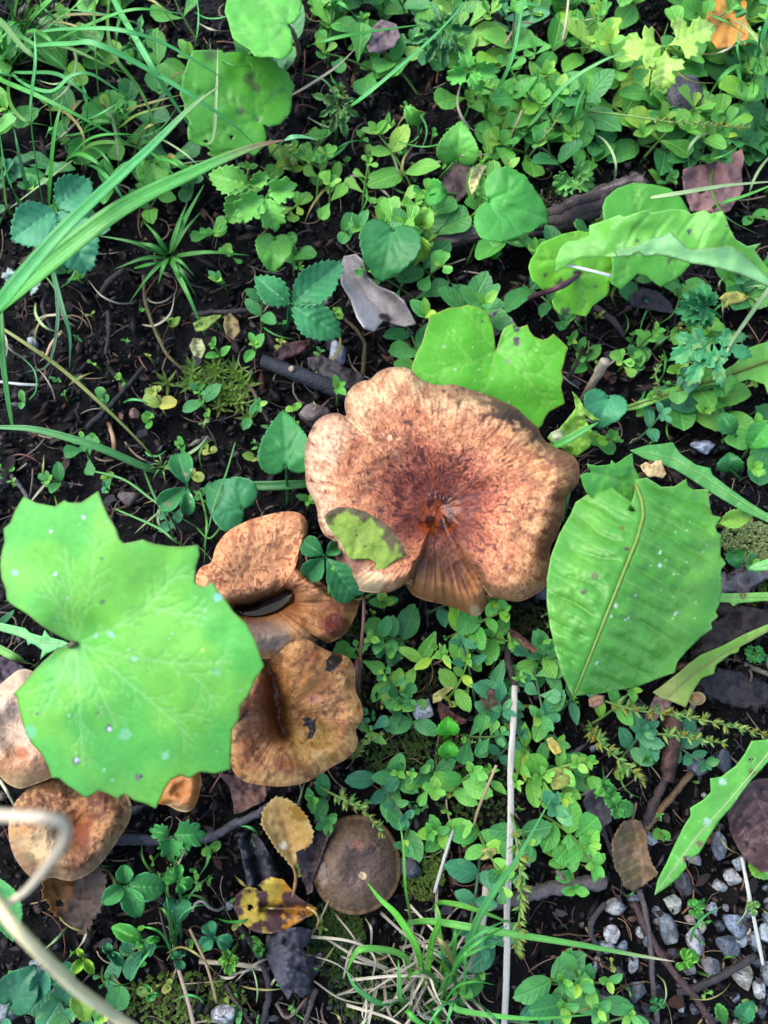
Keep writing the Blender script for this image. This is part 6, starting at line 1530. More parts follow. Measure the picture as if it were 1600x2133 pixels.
def putleaf(root, mesh, loc, az, pitch, roll, length, name='leaf'):
    """loc relative to root"""
    Y = Vector((math.cos(az) * math.cos(pitch), math.sin(az) * math.cos(pitch), math.sin(pitch)))
    X = Vector((math.sin(az), -math.cos(az), 0))
    Z = X.cross(Y)
    X, Z = X * math.cos(roll) + Z * math.sin(roll), Z * math.cos(roll) - X * math.sin(roll)
    m = Matrix((X, Y, Z)).transposed().to_4x4() @ Matrix.Diagonal((length, length, length, 1))
    m.translation = Vector(loc)
    o = bpy.data.objects.new(name, mesh)
    COL.objects.link(o)
    o.parent = root
    o.matrix_basis = m
    return o
STEM_COL = {'dark': S(96, 130, 70), 'mid': S(110, 150, 74), 'light': S(140, 190, 84), 'yellow': S(170, 180, 90), 'blue': S(96, 130, 90)}
def sprig(label, u, v, nodes, lf, kind, tone, az, lean, h, group, ro, name='creeping_plant', top=True, wide=1.0):
    """stem with opposite leaf pairs, each pair turned a quarter from the last"""
    b = Pg(u, v)
    m = pxm(u, v)
    t = thing(name, label, 'plant', b, group)
    L = lf * m
    s = np.linspace(0, 1, nodes * 2 + 2)
    run = lean * L * nodes * .55
    dx, dy = math.cos(az), math.sin(az)
    bend = ro.uniform(-.5, .5)
    path = np.stack([dx * run * s - dy * bend * run * s * s, dy * run * s + dx * bend * run * s * s, -.004 + (h + .004) * s ** .8], 1)
    v_, f_ = tube(path, np.linspace(.0008, .0005, len(s)), 5, 0)
    me = meshdata('stem', v_, f_, M_GRASS, {'col': np.tile(STEM_COL[tone], (len(v_), 1))})
    so = bpy.data.objects.new('stem', me); COL.objects.link(so); so.parent = t
    a0 = ro.uniform(0, 6.28)
    for n in range(nodes):
        q = (n + 1.2) / (nodes + .2)
        p = [np.interp(q, s, path[:, k]) for k in range(3)]
        sz = L * (1 - .55 * max(0, q - .35) / .65) * ro.uniform(.8, 1.15)
        a = a0 + n * 1.45 if lean < .5 else az + math.pi / 2 * (1 if n % 2 else .75)
        for k in (0, 1):
            if ro.random() < .07: continue
            putleaf(t, lmesh(kind, ro.randrange(4), tone), p, a + k * math.pi + ro.uniform(-.35, .35), ro.uniform(.0, .45) + .35 * q, ro.uniform(-.3, .3), sz * ro.uniform(.85, 1.12))
    if top:
        p = path[-1]
        a = ro.uniform(0, 6.28)
        for k in range(3): putleaf(t, lmesh(kind, ro.randrange(4), 'light' if tone in ('mid', 'dark') and ro.random() < .6 else tone), p, a + k * 2.1, ro.uniform(.5, 1.0), 0, L * ro.uniform(.28, .42))
    return t
def poisson(poly, sp, seed, avoid=()):
    ro = random.Random(seed)
    P_ = np.array(poly, float)
    lo, hi = P_.min(0), P_.max(0)
    out = []
    for _ in range(6000):
        u, v = ro.uniform(lo[0], hi[0]), ro.uniform(lo[1], hi[1])
        if not inside(np.array([u]), np.array([v]), P_)[0]: continue
        if any((u - a) ** 2 + (v - b) ** 2 < sp * sp for a, b in out): continue
        if any(inside(np.array([u]), np.array([v]), np.array(o))[0] for o in avoid): continue
        out.append((u, v))
    return out
CAPS = [O1, O2, O3, O5, O7]
KIND = {'oval': 'oval-leaved', 'obov': 'spoon-leaved', 'round': 'round-leaved', 'lance': 'narrow-leaved'}
TONE = {'dark': 'dark green', 'mid': 'green', 'light': 'light green', 'yellow': 'yellowish', 'blue': 'bluish green'}
def carpet(poly, sp, seed, lf, kinds, tones, h, lean=(.2, 1.1), nodes=(2, 4)):
    ro = random.Random(seed)
    for u, v in poisson(poly, sp, seed, CAPS):
        kd = ro.choice(kinds); tn = ro.choice(tones)
        nn, le, ll = ro.randint(*nodes), ro.uniform(*lean), ro.uniform(*lf)
        st = 'trailing' if le > .7 else 'upright' if nn > 2 else 'low'
        sprig(lab(f"{st} {TONE[tn]} {KIND[kd]} plant", u, v), u, v, nn, ll, kd, tn, ro.uniform(0, 6.28), le, ro.uniform(*h), 'small creeping plants of the ground cover', ro)
carpet([(630, -60), (1660, -60), (1660, 330), (1560, 320), (1430, 320), (1300, 370), (1250, 400), (1130, 390), (1010, 330), (900, 230), (800, 190), (760, 130), (640, 150)], 53, 5, (66, 100), ['oval', 'oval', 'oval', 'obov'], ['mid', 'mid', 'dark', 'light'], (.012, .036))
carpet([(850, 500), (1000, 500), (1150, 500), (1100, 620), (1010, 640), (880, 690), (800, 640)], 54, 6, (72, 100), ['oval', 'oval', 'obov'], ['mid', 'dark', 'mid'], (.012, .032))
carpet([(640, 360), (880, 380), (960, 470), (830, 540), (700, 480), (620, 420)], 66, 7, (56, 84), ['obov', 'oval'], ['light', 'mid', 'light'], (.010, .028))
carpet([(770, 1275), (1010, 1280), (1130, 1300), (1190, 1450), (1200, 1560), (1190, 1720), (1060, 1790), (940, 1750), (840, 1690), (750, 1640), (770, 1480)], 56, 8, (44, 82), ['oval', 'oval', 'obov', 'lance'], ['dark', 'mid', 'dark', 'blue', 'light'], (.008, .030))
carpet([(1000, 1960), (1180, 1960), (1260, 2080), (1240, 2150), (1010, 2150)], 74, 9, (74, 100), ['oval'], ['blue', 'dark'], (.010, .026), nodes=(2, 2))
carpet([(-30, -40), (450, -40), (380, 330), (150, 350), (-30, 400)], 80, 10, (66, 96), ['oval', 'obov', 'round'], ['mid', 'mid', 'dark'], (.008, .022))
carpet([(1190, 1440), (1420, 1480), (1300, 1600), (1200, 1700)], 74, 11, (54, 80), ['oval'], ['dark', 'mid', 'blue'], (.008, .022))
carpet([(1500, 560), (1640, 560), (1640, 700), (1560, 690)], 70, 12, (50, 70), ['oval', 'round'], ['mid', 'dark'], (.008, .02))
carpet([(1340, 850), (1640, 850), (1640, 1040), (1560, 1010), (1470, 950)], 64, 13, (54, 84), ['oval', 'round'], ['mid', 'dark', 'light'], (.010, .026))
carpet([(1480, 330), (1640, 310), (1640, 420), (1540, 440)], 76, 14, (50, 70), ['oval'], ['dark', 'mid'], (.008, .02))
carpet([(10, 2030), (220, 1960), (300, 2150), (10, 2150)], 100, 15, (50, 70), ['oval', 'round'], ['blue', 'dark'], (.008, .02))
carpet([(1560, 1280), (1660, 1280), (1660, 1460), (1600, 1460)], 80, 16, (40, 60), ['round'], ['dark', 'blue'], (.008, .016))
carpet([(380, 340), (660, 330), (720, 480), (720, 560), (520, 560), (400, 470)], 82, 21, (40, 66), ['obov', 'oval', 'round'], ['light', 'mid', 'dark'], (.008, .022))
carpet([(-20, 340), (330, 340), (330, 520), (200, 560), (-20, 520)], 84, 22, (40, 70), ['oval', 'round'], ['mid', 'dark', 'blue'], (.006, .016))
carpet([(1190, 700), (1420, 640), (1460, 860), (1220, 930)], 92, 23, (40, 64), ['oval', 'round'], ['dark', 'mid', 'light'], (.008, .022))
carpet([(1230, 300), (1480, 320), (1640, 440), (1640, 560), (1450, 620), (1240, 420)], 84, 24, (44, 66), ['oval', 'round'], ['mid', 'dark'], (.006, .016))
def tiny(poly, n, seed):
    ro = random.Random(seed)
    P_ = np.array(poly, float); lo, hi = P_.min(0), P_.max(0)
    k = 0
    while k < n:
        u, v = ro.uniform(lo[0], hi[0]), ro.uniform(lo[1], hi[1])
        if not inside(np.array([u]), np.array([v]), P_)[0] or any(inside(np.array([u]), np.array([v]), np.array(o))[0] for o in CAPS): continue
        kd = ro.choice(['oval', 'round', 'lance', 'obov']); tn = ro.choice(['mid', 'light', 'dark', 'mid', 'yellow'])
        sprig(lab(f"tiny {TONE[tn]} {KIND[kd]} sprout", u, v), u, v, ro.randint(1, 2), ro.uniform(18, 34), kd, tn, ro.uniform(0, 6.28), ro.uniform(.1, .9), ro.uniform(.004, .010), 'tiny sprouts on the soil', ro, name='sprout', top=ro.random() < .5)
        k += 1
tiny([(-10, 560), (740, 560), (740, 760), (640, 900), (560, 1060), (-10, 1040)], 48, 31)
tiny([(200, 1690), (640, 1700), (700, 2140), (0, 2140), (60, 1950)], 50, 32)
tiny([(1180, 1560), (1640, 1500), (1640, 2140), (1180, 2140)], 16, 33)
tiny([(640, 200), (960, 230), (1000, 400), (640, 360)], 22, 34)
tiny([(760, 1250), (1190, 1280), (1200, 1760), (760, 1760)], 36, 35)
tiny([(1200, 620), (1640, 600), (1640, 940), (1220, 940)], 24, 36)
ro = random.Random(99)
for (l, u, v, n, lf, kd, tn, az, lean, h) in [
    ('small oval-leaved plant growing beneath the toothed three-part leaf', 545, 690, 3, 56, 'oval', 'dark', 80, .6, .022), ('glossy sprout between the toothed three-part leaf and the black broken branch', 525, 742, 2, 46, 'oval', 'mid', 0, .3, .016),
    ('slim sprout left of the glossy sprout near the black branch', 475, 760, 2, 44, 'oval', 'mid', 150, .6, .012), ('single dark leaf shoot left of the toothed three-part leaf', 478, 610, 1, 62, 'oval', 'dark', 260, .4, .018),
    ('rounded leafy sprout left of the pointed heart-shaped leaf', 430, 860, 2, 56, 'oval', 'dark', 100, .4, .014), ('trailing leafy sprout beside the rounded sprout', 500, 885, 2, 54, 'oval', 'dark', 0, .8, .012), ('pale reddish round-leaved sprout left of the rounded sprout', 345, 870, 2, 40, 'round', 'yellow', 100, .9, .012),
    ('bushy dark sprout above the top of the mint green leaf', 190, 970, 3, 56, 'obov', 'dark', 60, .3, .018), ('low dark sprout touching the mint green leaf', 150, 1005, 2, 54, 'oval', 'dark', 200, .5, .012), ('little sprout between mint green leaf and spotted clover', 225, 1025, 1, 46, 'oval', 'blue', 0, .5, .012),
    ('pale sprout behind the fan-shaped mushroom', 385, 1110, 2, 46, 'oval', 'blue', 150, .5, .022), ('dark leaf peeping behind the rim of the fan-shaped mushroom', 640, 1065, 1, 60, 'oval', 'dark', 30, .3, .016), ('green leaf tip behind the largest mushroom rim near the brown stone', 702, 846, 1, 54, 'oval', 'mid', 60, .3, .02),
    ('round-leaved sprout at the far left edge of the bare soil', 5, 940, 1, 60, 'round', 'dark', 240, .3, .012), ('leafy sprout between dead stalk stub and long toothed leaf', 1310, 745, 3, 56, 'oval', 'mid', 40, .3, .024), ('drooping light sprout below the dead stalk stub', 1290, 770, 2, 60, 'obov', 'light', 250, .6, .028),
    ('glossy dark sprout in front of the long toothed leaf', 1385, 860, 3, 52, 'round', 'blue', 100, .3, .03), ('small sprout between the largest mushroom and the long dull leaf', 1320, 920, 2, 64, 'oval', 'blue', 20, .6, .02), ('broad-leaved sprout right of the long dull leaf', 1545, 960, 2, 80, 'oval', 'mid', 100, .4, .028),
    ('big oval leaf pair left of the foot of the largest mushroom', 800, 1275, 1, 84, 'oval', 'mid', 90, .2, .02), ('fresh sprout under the pale tongue of the largest mushroom', 1010, 1265, 2, 50, 'oval', 'mid', 60, .4, .026), ('glossy green sprout right of the twisted mushroom', 765, 1530, 2, 50, 'lance', 'light', 60, .2, .028),
    ('dark spoon-leaved sprout right of the twisted mushroom', 755, 1400, 2, 60, 'obov', 'mid', 80, .6, .02), ('shiny sprout just below the twisted mushroom', 700, 1650, 2, 78, 'oval', 'dark', 200, .5, .016), ('sprout with long shiny leaves above the round dark brown mushroom', 700, 1690, 1, 90, 'oval', 'dark', 250, .3, .014),
    ('dark sprout above the tall white straw tip', 1110, 1400, 3, 66, 'oval', 'dark', 80, .4, .026), ('large dark sprout right of the tall white straw', 1140, 1490, 2, 84, 'oval', 'dark', 160, .4, .028), ('dark fern-like sprout by the tall white straw near the twig stub', 1160, 1740, 2, 74, 'obov', 'mid', 20, .4, .026),
    ('large pale-veined leaf sprout touching the tall white straw', 1110, 1660, 1, 100, 'oval', 'blue', 10, .3, .03), ('yellow-edged sprout under the puckered leaf tip', 1165, 1610, 2, 62, 'oval', 'light', 260, .6, .02), ('bluish sprout at the tip of the puckered leaf', 1340, 1530, 2, 68, 'oval', 'blue', 180, .4, .022),
    ('lone round-leaved sprout left of the weathered chip', 1525, 1175, 1, 60, 'round', 'dark', 280, .4, .02), ('pale sprout at the far right above the ribbed dead leaf', 1570, 1370, 1, 40, 'round', 'blue', 0, .4, .02), ('twin-leaved sprout in the dry grass at the bottom', 960, 2020, 1, 90, 'oval', 'mid', 190, .3, .02),
    ('row of pointed leaves below the tall straw at the bottom', 1120, 2050, 3, 86, 'oval', 'dark', 10, .9, .02), ('bluish leafy sprout in the leaf carpet right of the cut dark leaf', 1080, 100, 3, 78, 'oval', 'blue', 200, .4, .03), ('round bright sprout right of the grey stone slab', 1520, 255, 2, 74, 'round', 'mid', 90, .3, .03),
    ('spoon-leaved pale sprout left of the black soil hollow', 660, 425, 2, 62, 'obov', 'light', 90, .9, .02), ('slender pale sprout above the broad round heart leaf', 755, 440, 3, 50, 'obov', 'light', 80, .5, .026), ('fresh light sprout at the right of the dull green roundish leaf', 765, 135, 3, 44, 'oval', 'mid', 90, .3, .026),
    ('pale sprout standing between the top leaves', 660, 80, 2, 78, 'oval', 'mid', 20, .4, .02), ('dark oblong leaf at the top beside the bright leaf', 425, 60, 1, 90, 'oval', 'dark', 90, .2, .02)]:
    sprig(l, u, v, n, lf, kd, tn, math.radians(az), lean, h, 'small sprouts in the open soil', ro, name='sprout')

# ------------------------------------------------------------------ seed spikes
def capsule_mesh():
    """a small pod held in pointed sepals"""
    if 'c' in D: return D['c']
    v, f = [], []
    for j in range(4):
        b = j * math.pi / 2 + .4
        cb, sb = math.cos(b), math.sin(b)
        k = len(v)
        for (r, y, w) in ((.0, 0, .06), (.20, .35, .15), (.26, .65, .12), (.34, 1.05, .0)):
            for s_ in (-1, 1): v.append((cb * r - sb * w * s_, y, sb * r + cb * w * s_))
        for i in range(3): f.append([k + 2 * i, k + 2 * i + 1, k + 2 * i + 3, k + 2 * i + 2])
    k0 = len(v)
    for i in range(5):
        a = math.pi * i / 4
        for j in range(6):
            b = 2 * math.pi * j / 6
            v.append((math.sin(a) * math.cos(b) * .19, .42 - .34 * math.cos(a), math.sin(a) * math.sin(b) * .15))
    f += [[k0 + i * 6 + j, k0 + i * 6 + (j + 1) % 6, k0 + (i + 1) * 6 + (j + 1) % 6, k0 + (i + 1) * 6 + j] for i in range(4) for j in range(6)]
    D['c'] = [meshdata('capsule', np.array(v), f, M_LEAF, {'col': np.r_[np.tile(a_, (k0, 1)), np.tile(b_, (len(v) - k0, 1))]}) for a_, b_ in ((S(150, 176, 84), S(190, 176, 66)), (S(124, 172, 84), S(160, 180, 80)), (S(160, 170, 80), S(206, 160, 56)), (S(110, 166, 88), S(140, 180, 90)), (S(150, 190, 100), S(170, 190, 90)))]
    return D['c']
def spike(label, pts, r=.0006, sp=.0030, cl=.0046, start=.3, seed=0, dense=1.0):
    ro = random.Random(seed)
    p = pxpath(pts, 8)
    t = thing('seed_spike', label, 'plant', p[0], 'spikes of yellow green seed pods')
    v, f = tube(p, np.linspace(r, r * .6, len(p)), 6, .1, seed)
    put('stem', v, f, M_GRASS, t, {'col': np.tile(S(130, 170, 90), (len(v), 1))})
    s = np.r_[0, np.cumsum(np.linalg.norm(np.diff(p, axis=0), axis=1))]
    q = s[-1] * start
    i = 0
    while q < s[-1]:
        c = [np.interp(q, s, p[:, k]) for k in range(3)]
        j = min(np.searchsorted(s, q), len(p) - 1)
        tg = p[j] - p[j - 1] if j else p[1] - p[0]
        a = math.atan2(tg[1], tg[0]) + (1 if i % 2 else -1) * ro.uniform(.5, 1.3)
        for kk in range(2):
            o = putleaf(t, capsule_mesh()[ro.choice([0, 0, 1, 2, 3, 4])], np.array(c) - p[0], a + kk * ro.uniform(.6, 2.6), ro.uniform(-.1, .9), ro.uniform(-1, 1), cl * ro.uniform(.65, 1.15) * (1.1 - .4 * q / s[-1]), 'seed_pod')
        q += sp * ro.uniform(.7, 1.3) / dense; i += 1
spike('long yellow green seed spike running right above the peeled twig', [(1215, 1440, -.002), (1260, 1460, .02), (1330, 1480, .035), (1420, 1492, .038), (1520, 1512, .036), (1640, 1545, .03)], seed=1, start=.25)
spike('shorter seed spike beside the bluish sprout', [(1345, 1530, .012), (1390, 1530, .03), (1440, 1538, .034), (1505, 1548, .03)], seed=2, start=.35)
spike('seed spike with yellow pods drooping toward the scalloped leaves', [(1225, 1500, .0), (1245, 1540, .028), (1275, 1570, .034), (1310, 1600, .032), (1345, 1632, .026)], seed=3, start=.2)
spike('upright seed spike with orange pods in front of the tall white straw', [(1062, 1690, .02), (1072, 1720, .045), (1080, 1790, .055), (1086, 1860, .056), (1080, 1930, .05), (1074, 1985, .04)], seed=4, start=.35, cl=.0052)
spike('drooping seed spike resting on the round dark brown mushroom', [(655, 1630, .006), (690, 1652, .025), (730, 1672, .034), (762, 1692, .032), (795, 1735, .026)], seed=5, start=.45)
spike('fine seed spike lying over the dense leaf carpet beside the stone slab', [(1225, 232, .02), (1300, 240, .034), (1380, 252, .04), (1460, 260, .04), (1560, 268, .036)], seed=6, start=.45, cl=.0036)
spike('small seed spike beside the leafy sprout near the long toothed leaf', [(1372, 850, .0), (1374, 810, .022), (1366, 780, .026), (1378, 758, .028)], seed=7, start=.3, cl=.0036)
spike('small pale seed spike beside the glossy green sprout', [(735, 1585, .0), (750, 1555, .028), (775, 1540, .034), (800, 1528, .034)], seed=8, start=.2, cl=.004)
spike('small seed spike left of the shaded coltsfoot leaf', [(1235, 470, .012), (1255, 450, .03), (1275, 425, .035), (1285, 405, .034)], seed=9, start=.2, cl=.004)
spike('seed spike in the leaf carpet above the large heart leaf', [(1100, 330, .006), (1130, 290, .03), (1150, 265, .034), (1165, 240, .034)], seed=10, start=.5, cl=.003)
spike('faded fluffy seed head below the short pale grass tip', [(612, 350, .0), (602, 335, .03), (598, 318, .036), (604, 300, .036)], seed=11, start=.1, cl=.004, dense=1.5)

# ------------------------------------------------------------------ dead leaves
def dead(label, outline, zf, col, base_seed, veins=(), name='dead_leaf', res=4.5, crumple=.0045, cs=30, mcol=None, vcol=None, thick=.0004, spots=(), holes=(), stem=None, ecol=None, mott=.75, tooth=None, stemcol=None, group='dead leaves', vdepth=.0006, sw=5):
    o = np.array(outline, float)
    if tooth: o = teeth(o, tooth[0], tooth[1], seed=base_seed)
    c = o.mean(0)
    if not len(veins):          # a midrib along the longer way and side veins off it
        d_ = o - c
        w_, e_ = np.linalg.eigh(d_.T @ d_)
        ax_ = e_[:, 1]; pr_ = e_[:, 0]
        L_ = np.abs(d_ @ ax_).max(); W_ = np.abs(d_ @ pr_).max()
        veins = [([c - ax_ * L_, c + pr_ * W_ * .08, c + ax_ * L_], max(1.5, L_ * .035))]
        for k_ in range(5):
            b_ = c + ax_ * L_ * (-.8 + .36 * k_)
            for s_ in (-1, 1): veins.append(([b_, b_ + pr_ * s_ * W_ * .5 + ax_ * L_ * .16, b_ + pr_ * s_ * W_ * 1.1 + ax_ * L_ * .42], max(1.1, L_ * .02)))
        if vcol is None: vcol = (np.asarray(mcol) if mcol is not None else S(90, 76, 70)) * .55
    t = thing(name, label, 'dead leaf', Pg(c[0], c[1]), group)
    dk_ = .8
    c0 = col
    col = (lambda U, V: c0(U, V) * dk_) if callable(c0) else np.asarray(c0) * dk_
    mcol = None if mcol is None else np.asarray(mcol) * dk_
    sheet('leaf_blade', o, zf, M_DEAD, t, col, res, veins, vdepth=vdepth, vcol=vcol, vmix=.6, mott=mott, mcol=mcol, crumple=crumple, cs=cs, seed=base_seed, spots=spots, holes=holes, thick=thick, ecol=ecol, ew=4)
    if stem: stalk(t, stem, sw / 2 * pxm(*stem[0]), sw / 2 * pxm(*stem[-1]), stemcol if stemcol is not None else S(120, 90, 70), 'leaf_stalk', 6, M_BARK)
    return t
cz = lambda z, u0, v0, ax, ay, k, sl=(0, 0): (lambda U, V: z + k * (((U - u0) * ax + (V - v0) * ay)) ** 2 + sl[0] * (U - u0) + sl[1] * (V - v0))
dead('grey curled dead leaf rolled like a trough above the notched bright leaf', [(716, 534), (740, 530), (756, 545), (764, 575), (785, 595), (818, 610), (840, 628), (866, 676), (842, 680), (800, 668), (780, 690), (760, 682), (745, 660), (730, 620), (712, 590), (708, 560)],
     cz(.022, 775, 610, .74, -.68, 9e-6), S(168, 160, 156), 3, [([(722, 540), (765, 620), (800, 660), (850, 674)], 2)], mcol=S(196, 188, 182), vcol=S(130, 118, 114), crumple=.0012, spots=[(806, 662, 9, S(50, 44, 44)), (796, 658, 6, S(50, 44, 44))], thick=.0007)
dead('pale grey dead leaf scrap behind the notch of the bright leaf', [(1016, 655), (1040, 644), (1066, 662), (1078, 682), (1050, 690), (1030, 700), (1022, 680)], cz(.012, 1045, 670, .5, .8, 2e-6), S(176, 172, 164), 4, mcol=S(140, 132, 126))
dead('purplish torn dead leaf with a hole at the right below the leaf carpet', [(1424, 352), (1450, 345), (1480, 340), (1520, 325), (1546, 308), (1550, 330), (1545, 360), (1548, 395), (1520, 440), (1500, 446), (1470, 444), (1440, 440), (1426, 400), (1422, 372)],
     cz(.016, 1490, 380, 1, .1, 1e-6, (.00004, 0)), S(150, 112, 108), 5, [([(1428, 360), (1480, 395), (1530, 440)], 2)], mcol=S(112, 84, 86), vcol=S(110, 80, 76), holes=[(1462, 398, 6)])
dead('orange dead leaf at the top right edge', [(1478, -20), (1474, 20), (1470, 42), (1490, 60), (1480, 80), (1495, 102), (1530, 96), (1555, 92), (1560, 60), (1552, 30), (1560, -20)], cz(.022, 1515, 40, 1, 0, 3e-6, (0, .0001)), S(214, 150, 62), 6, [([(1515, -20), (1520, 40), (1512, 100)], 2)],
     mcol=S(176, 110, 48), vcol=S(160, 110, 70), spots=[(1480, 60, 12, S(150, 110, 70))])
dead('ribbed greenish brown dead leaf hanging beside the white pebbles', [(1285, 1735), (1300, 1712), (1320, 1706), (1336, 1712), (1346, 1740), (1350, 1775), (1358, 1800), (1370, 1822), (1350, 1836), (1338, 1846), (1318, 1856), (1300, 1846), (1296, 1826), (1283, 1810), (1278, 1780), (1276, 1755)],
     cz(.014, 1330, 1780, 1, 0, 5e-6, (-.00004, 0)), S(122, 98, 72), 7, [([(1318, 1708), (1334, 1770), (1342, 1845)], 2.6)] + [([(1324 + 3 * k, 1730 + 22 * k), (1304 + 2 * k, 1738 + 24 * k), (1284 + 2 * k, 1752 + 22 * k)], 1.7) for k in range(5)],
     mcol=S(112, 112, 66), vcol=S(176, 140, 104), tooth=(11, 2), stem=[(1316, 1712, .014), (1322, 1690, .02), (1326, 1672, .02)], sw=6)
dead('brown ribbed oval dead leaf at the far right above the pebbles', [(1516, 1700), (1528, 1665), (1550, 1638), (1580, 1624), (1620, 1622), (1660, 1640), (1660, 1790), (1620, 1812), (1585, 1815), (1558, 1795), (1535, 1762), (1520, 1730)],
     cz(.012, 1600, 1710, .3, 1, 2e-6), S(100, 78, 78), 8, [([(1560, 1630), (1590, 1690), (1640, 1800)], 2.4)] + [([(1566 + 8 * k, 1645 + 22 * k), (1546 + 5 * k, 1668 + 22 * k), (1526 + 8 * k, 1700 + 20 * k)], 1.8) for k in range(5)] + [([(1566 + 8 * k, 1645 + 22 * k), (1600, 1650 + 26 * k), (1650, 1670 + 26 * k)], 1.8) for k in range(5)],
     mcol=S(84, 62, 62), vcol=S(140, 112, 108), spots=[(1540, 1700, 6, S(50, 40, 42)), (1560, 1720, 7, S(50, 40, 42)), (1585, 1645, 5, S(50, 40, 42)), (1555, 1757, 6, S(50, 40, 42)), (1590, 1735, 5, S(50, 40, 42)), (1572, 1770, 6, S(50, 40, 42))])
dead('yellow and purple spotted dead leaf curled at its tip, below the tan birch leaf', [(486, 1890), (490, 1866), (508, 1852), (520, 1848), (536, 1852), (545, 1836), (560, 1826), (590, 1832), (604, 1850), (620, 1868), (640, 1882), (660, 1893), (655, 1902), (628, 1916), (608, 1930), (590, 1940), (565, 1945), (540, 1944), (520, 1935), (500, 1918)],
     lambda U, V: .016 + .006 * np.clip((V - 1890) / 50, -1, 1) ** 2 - .006 * np.exp(-((V - 1892 - (U - 560) * .02) / 9) ** 2) * (U > 540) + .004 * sm(U, 600, 660), lambda U, V: mixc(mixc(S(206, 180, 66), S(196, 134, 30), sm(U, 560, 600)), S(84, 56, 56), np.maximum(sm(fbm(U / 26 + 3, V / 26, 4, 8), .46, .53) * 1.0, sm(V, 1890, 1896) * sm(U, 545, 560) * (1 - sm(fbm(U / 12, V / 12, 3, 6), .56, .64)))), 9,
     [([(490, 1888), (560, 1892), (655, 1896)], 2)], vcol=S(150, 110, 80), crumple=.0015, holes=[(541, 1852, 5), (521, 1890, 6)], stem=[(640, 1890, .019), (656, 1900, .022), (664, 1916, .018), (660, 1930, .010)], stemcol=S(190, 160, 110), mott=.2)
dead('tan birch leaf with a long stalk leaning on the grey twig', [(548, 1690), (560, 1672), (575, 1660), (600, 1666), (622, 1682), (640, 1705), (652, 1735), (648, 1758), (635, 1768), (622, 1780), (616, 1800), (608, 1806), (600, 1792), (580, 1772), (560, 1740), (545, 1716)],
     cz(.020, 596, 1735, .8, -.5, 4e-6), S(206, 172, 104), 10, [([(575, 1662), (600, 1740), (611, 1806)], 2)] + [([(582 + 6 * k, 1690 + 26 * k), (565 + 6 * k, 1688 + 26 * k)], 1.3) for k in range(4)] + [([(584 + 6 * k, 1690 + 26 * k), (612 + 5 * k, 1692 + 18 * k)], 1.3) for k in range(4)],
     mcol=S(190, 140, 60), vcol=S(150, 112, 66), tooth=(11, 3), crumple=.0012, stem=[(611, 1803, .020), (616, 1830, .020), (610, 1868, .018)], stemcol=S(150, 110, 70), spots=[(628, 1690, 22, S(150, 110, 40)), (590, 1762, 9, S(230, 215, 180))], sw=7, mott=.2)
dead('dark purple shrivelled leaf between the tan birch leaf and the round mushroom', [(652, 1748), (665, 1726), (682, 1716), (684, 1740), (674, 1770), (664, 1800), (652, 1830), (650, 1858), (640, 1862), (634, 1840), (622, 1800), (618, 1775), (634, 1768)], cz(.014, 650, 1790, 1, .2, 1.6e-5), S(92, 76, 74), 11, [([(680, 1722), (648, 1790), (645, 1858)], 2)], mcol=S(70, 46, 54), vcol=S(60, 46, 48), cs=12)
dead('crumpled black dead leaf like a rolled sheet at the bottom', [(555, 1950), (575, 1945), (600, 1936), (625, 1930), (650, 1936), (648, 1960), (632, 1975), (640, 1995), (668, 1985), (672, 2000), (660, 2030), (645, 2050), (650, 2066), (628, 2078), (612, 2062), (600, 2080), (585, 2060), (570, 2030), (560, 2010), (552, 1980)],
     lambda U, V: .014 + .010 * np.abs(np.sin((U - 552) / 34.0)) + .004 * (fbm(U / 20, V / 20, 2, 3) - .5), S(72, 72, 82), 12, [([(570, 1950), (580, 2000), (600, 2070)], 2), ([(575, 1970), (640, 1960)], 1.6), ([(585, 2010), (650, 2020)], 1.6)], mcol=S(44, 42, 48), vcol=S(40, 38, 44), cs=14)
dead('brown and ochre toothed dead leaf with a hole under the rusty mushroom', [(92, 1850), (96, 1825), (120, 1812), (160, 1808), (205, 1800), (220, 1830), (218, 1870), (205, 1900), (192, 1915), (180, 1952), (162, 1940), (150, 1926), (138, 1920), (124, 1912), (108, 1895), (102, 1872), (90, 1866)], cz(.012, 160, 1870, 1, 0, 2e-6),
     lambda U, V: mixc(S(160, 106, 50), S(84, 68, 56), sm(U + (V - 1860) * .4 + 40 * (fbm(U / 20, V / 20, 3, 4) - .5), 130, 160)), 13, [([(170, 1800), (172, 1880), (178, 1948)], 1.6)], vcol=S(110, 90, 70), tooth=(15, 5), holes=[(124, 1882, 8)], mott=.35)
dead('charcoal rolled dead leaf pair beside the tan birch leaf', [(494, 1750), (510, 1736), (520, 1760), (526, 1735), (545, 1750), (570, 1790), (585, 1822), (560, 1850), (545, 1838), (530, 1850), (515, 1850), (508, 1800)], lambda U, V: .010 + .010 * np.abs(np.sin((U - V * .25 + 10) / 15.0)), S(56, 56, 62), 14, [], mcol=S(80, 78, 84), cs=14)
dead('wrinkled brown dead leaf under the rim of the twisted mushroom', [(455, 1612), (490, 1616), (530, 1630), (558, 1640), (552, 1668), (530, 1678), (505, 1692), (488, 1694), (485, 1670), (478, 1640)], cz(.012, 510, 1650, .5, 1, 3e-6), S(140, 104, 92), 15, [([(460, 1615), (510, 1650), (500, 1690)], 2), ([(500, 1640), (550, 1650)], 1.5), ([(490, 1650), (484, 1680)], 1.5)], mcol=S(96, 70, 64), vcol=S(80, 56, 52), cs=16)
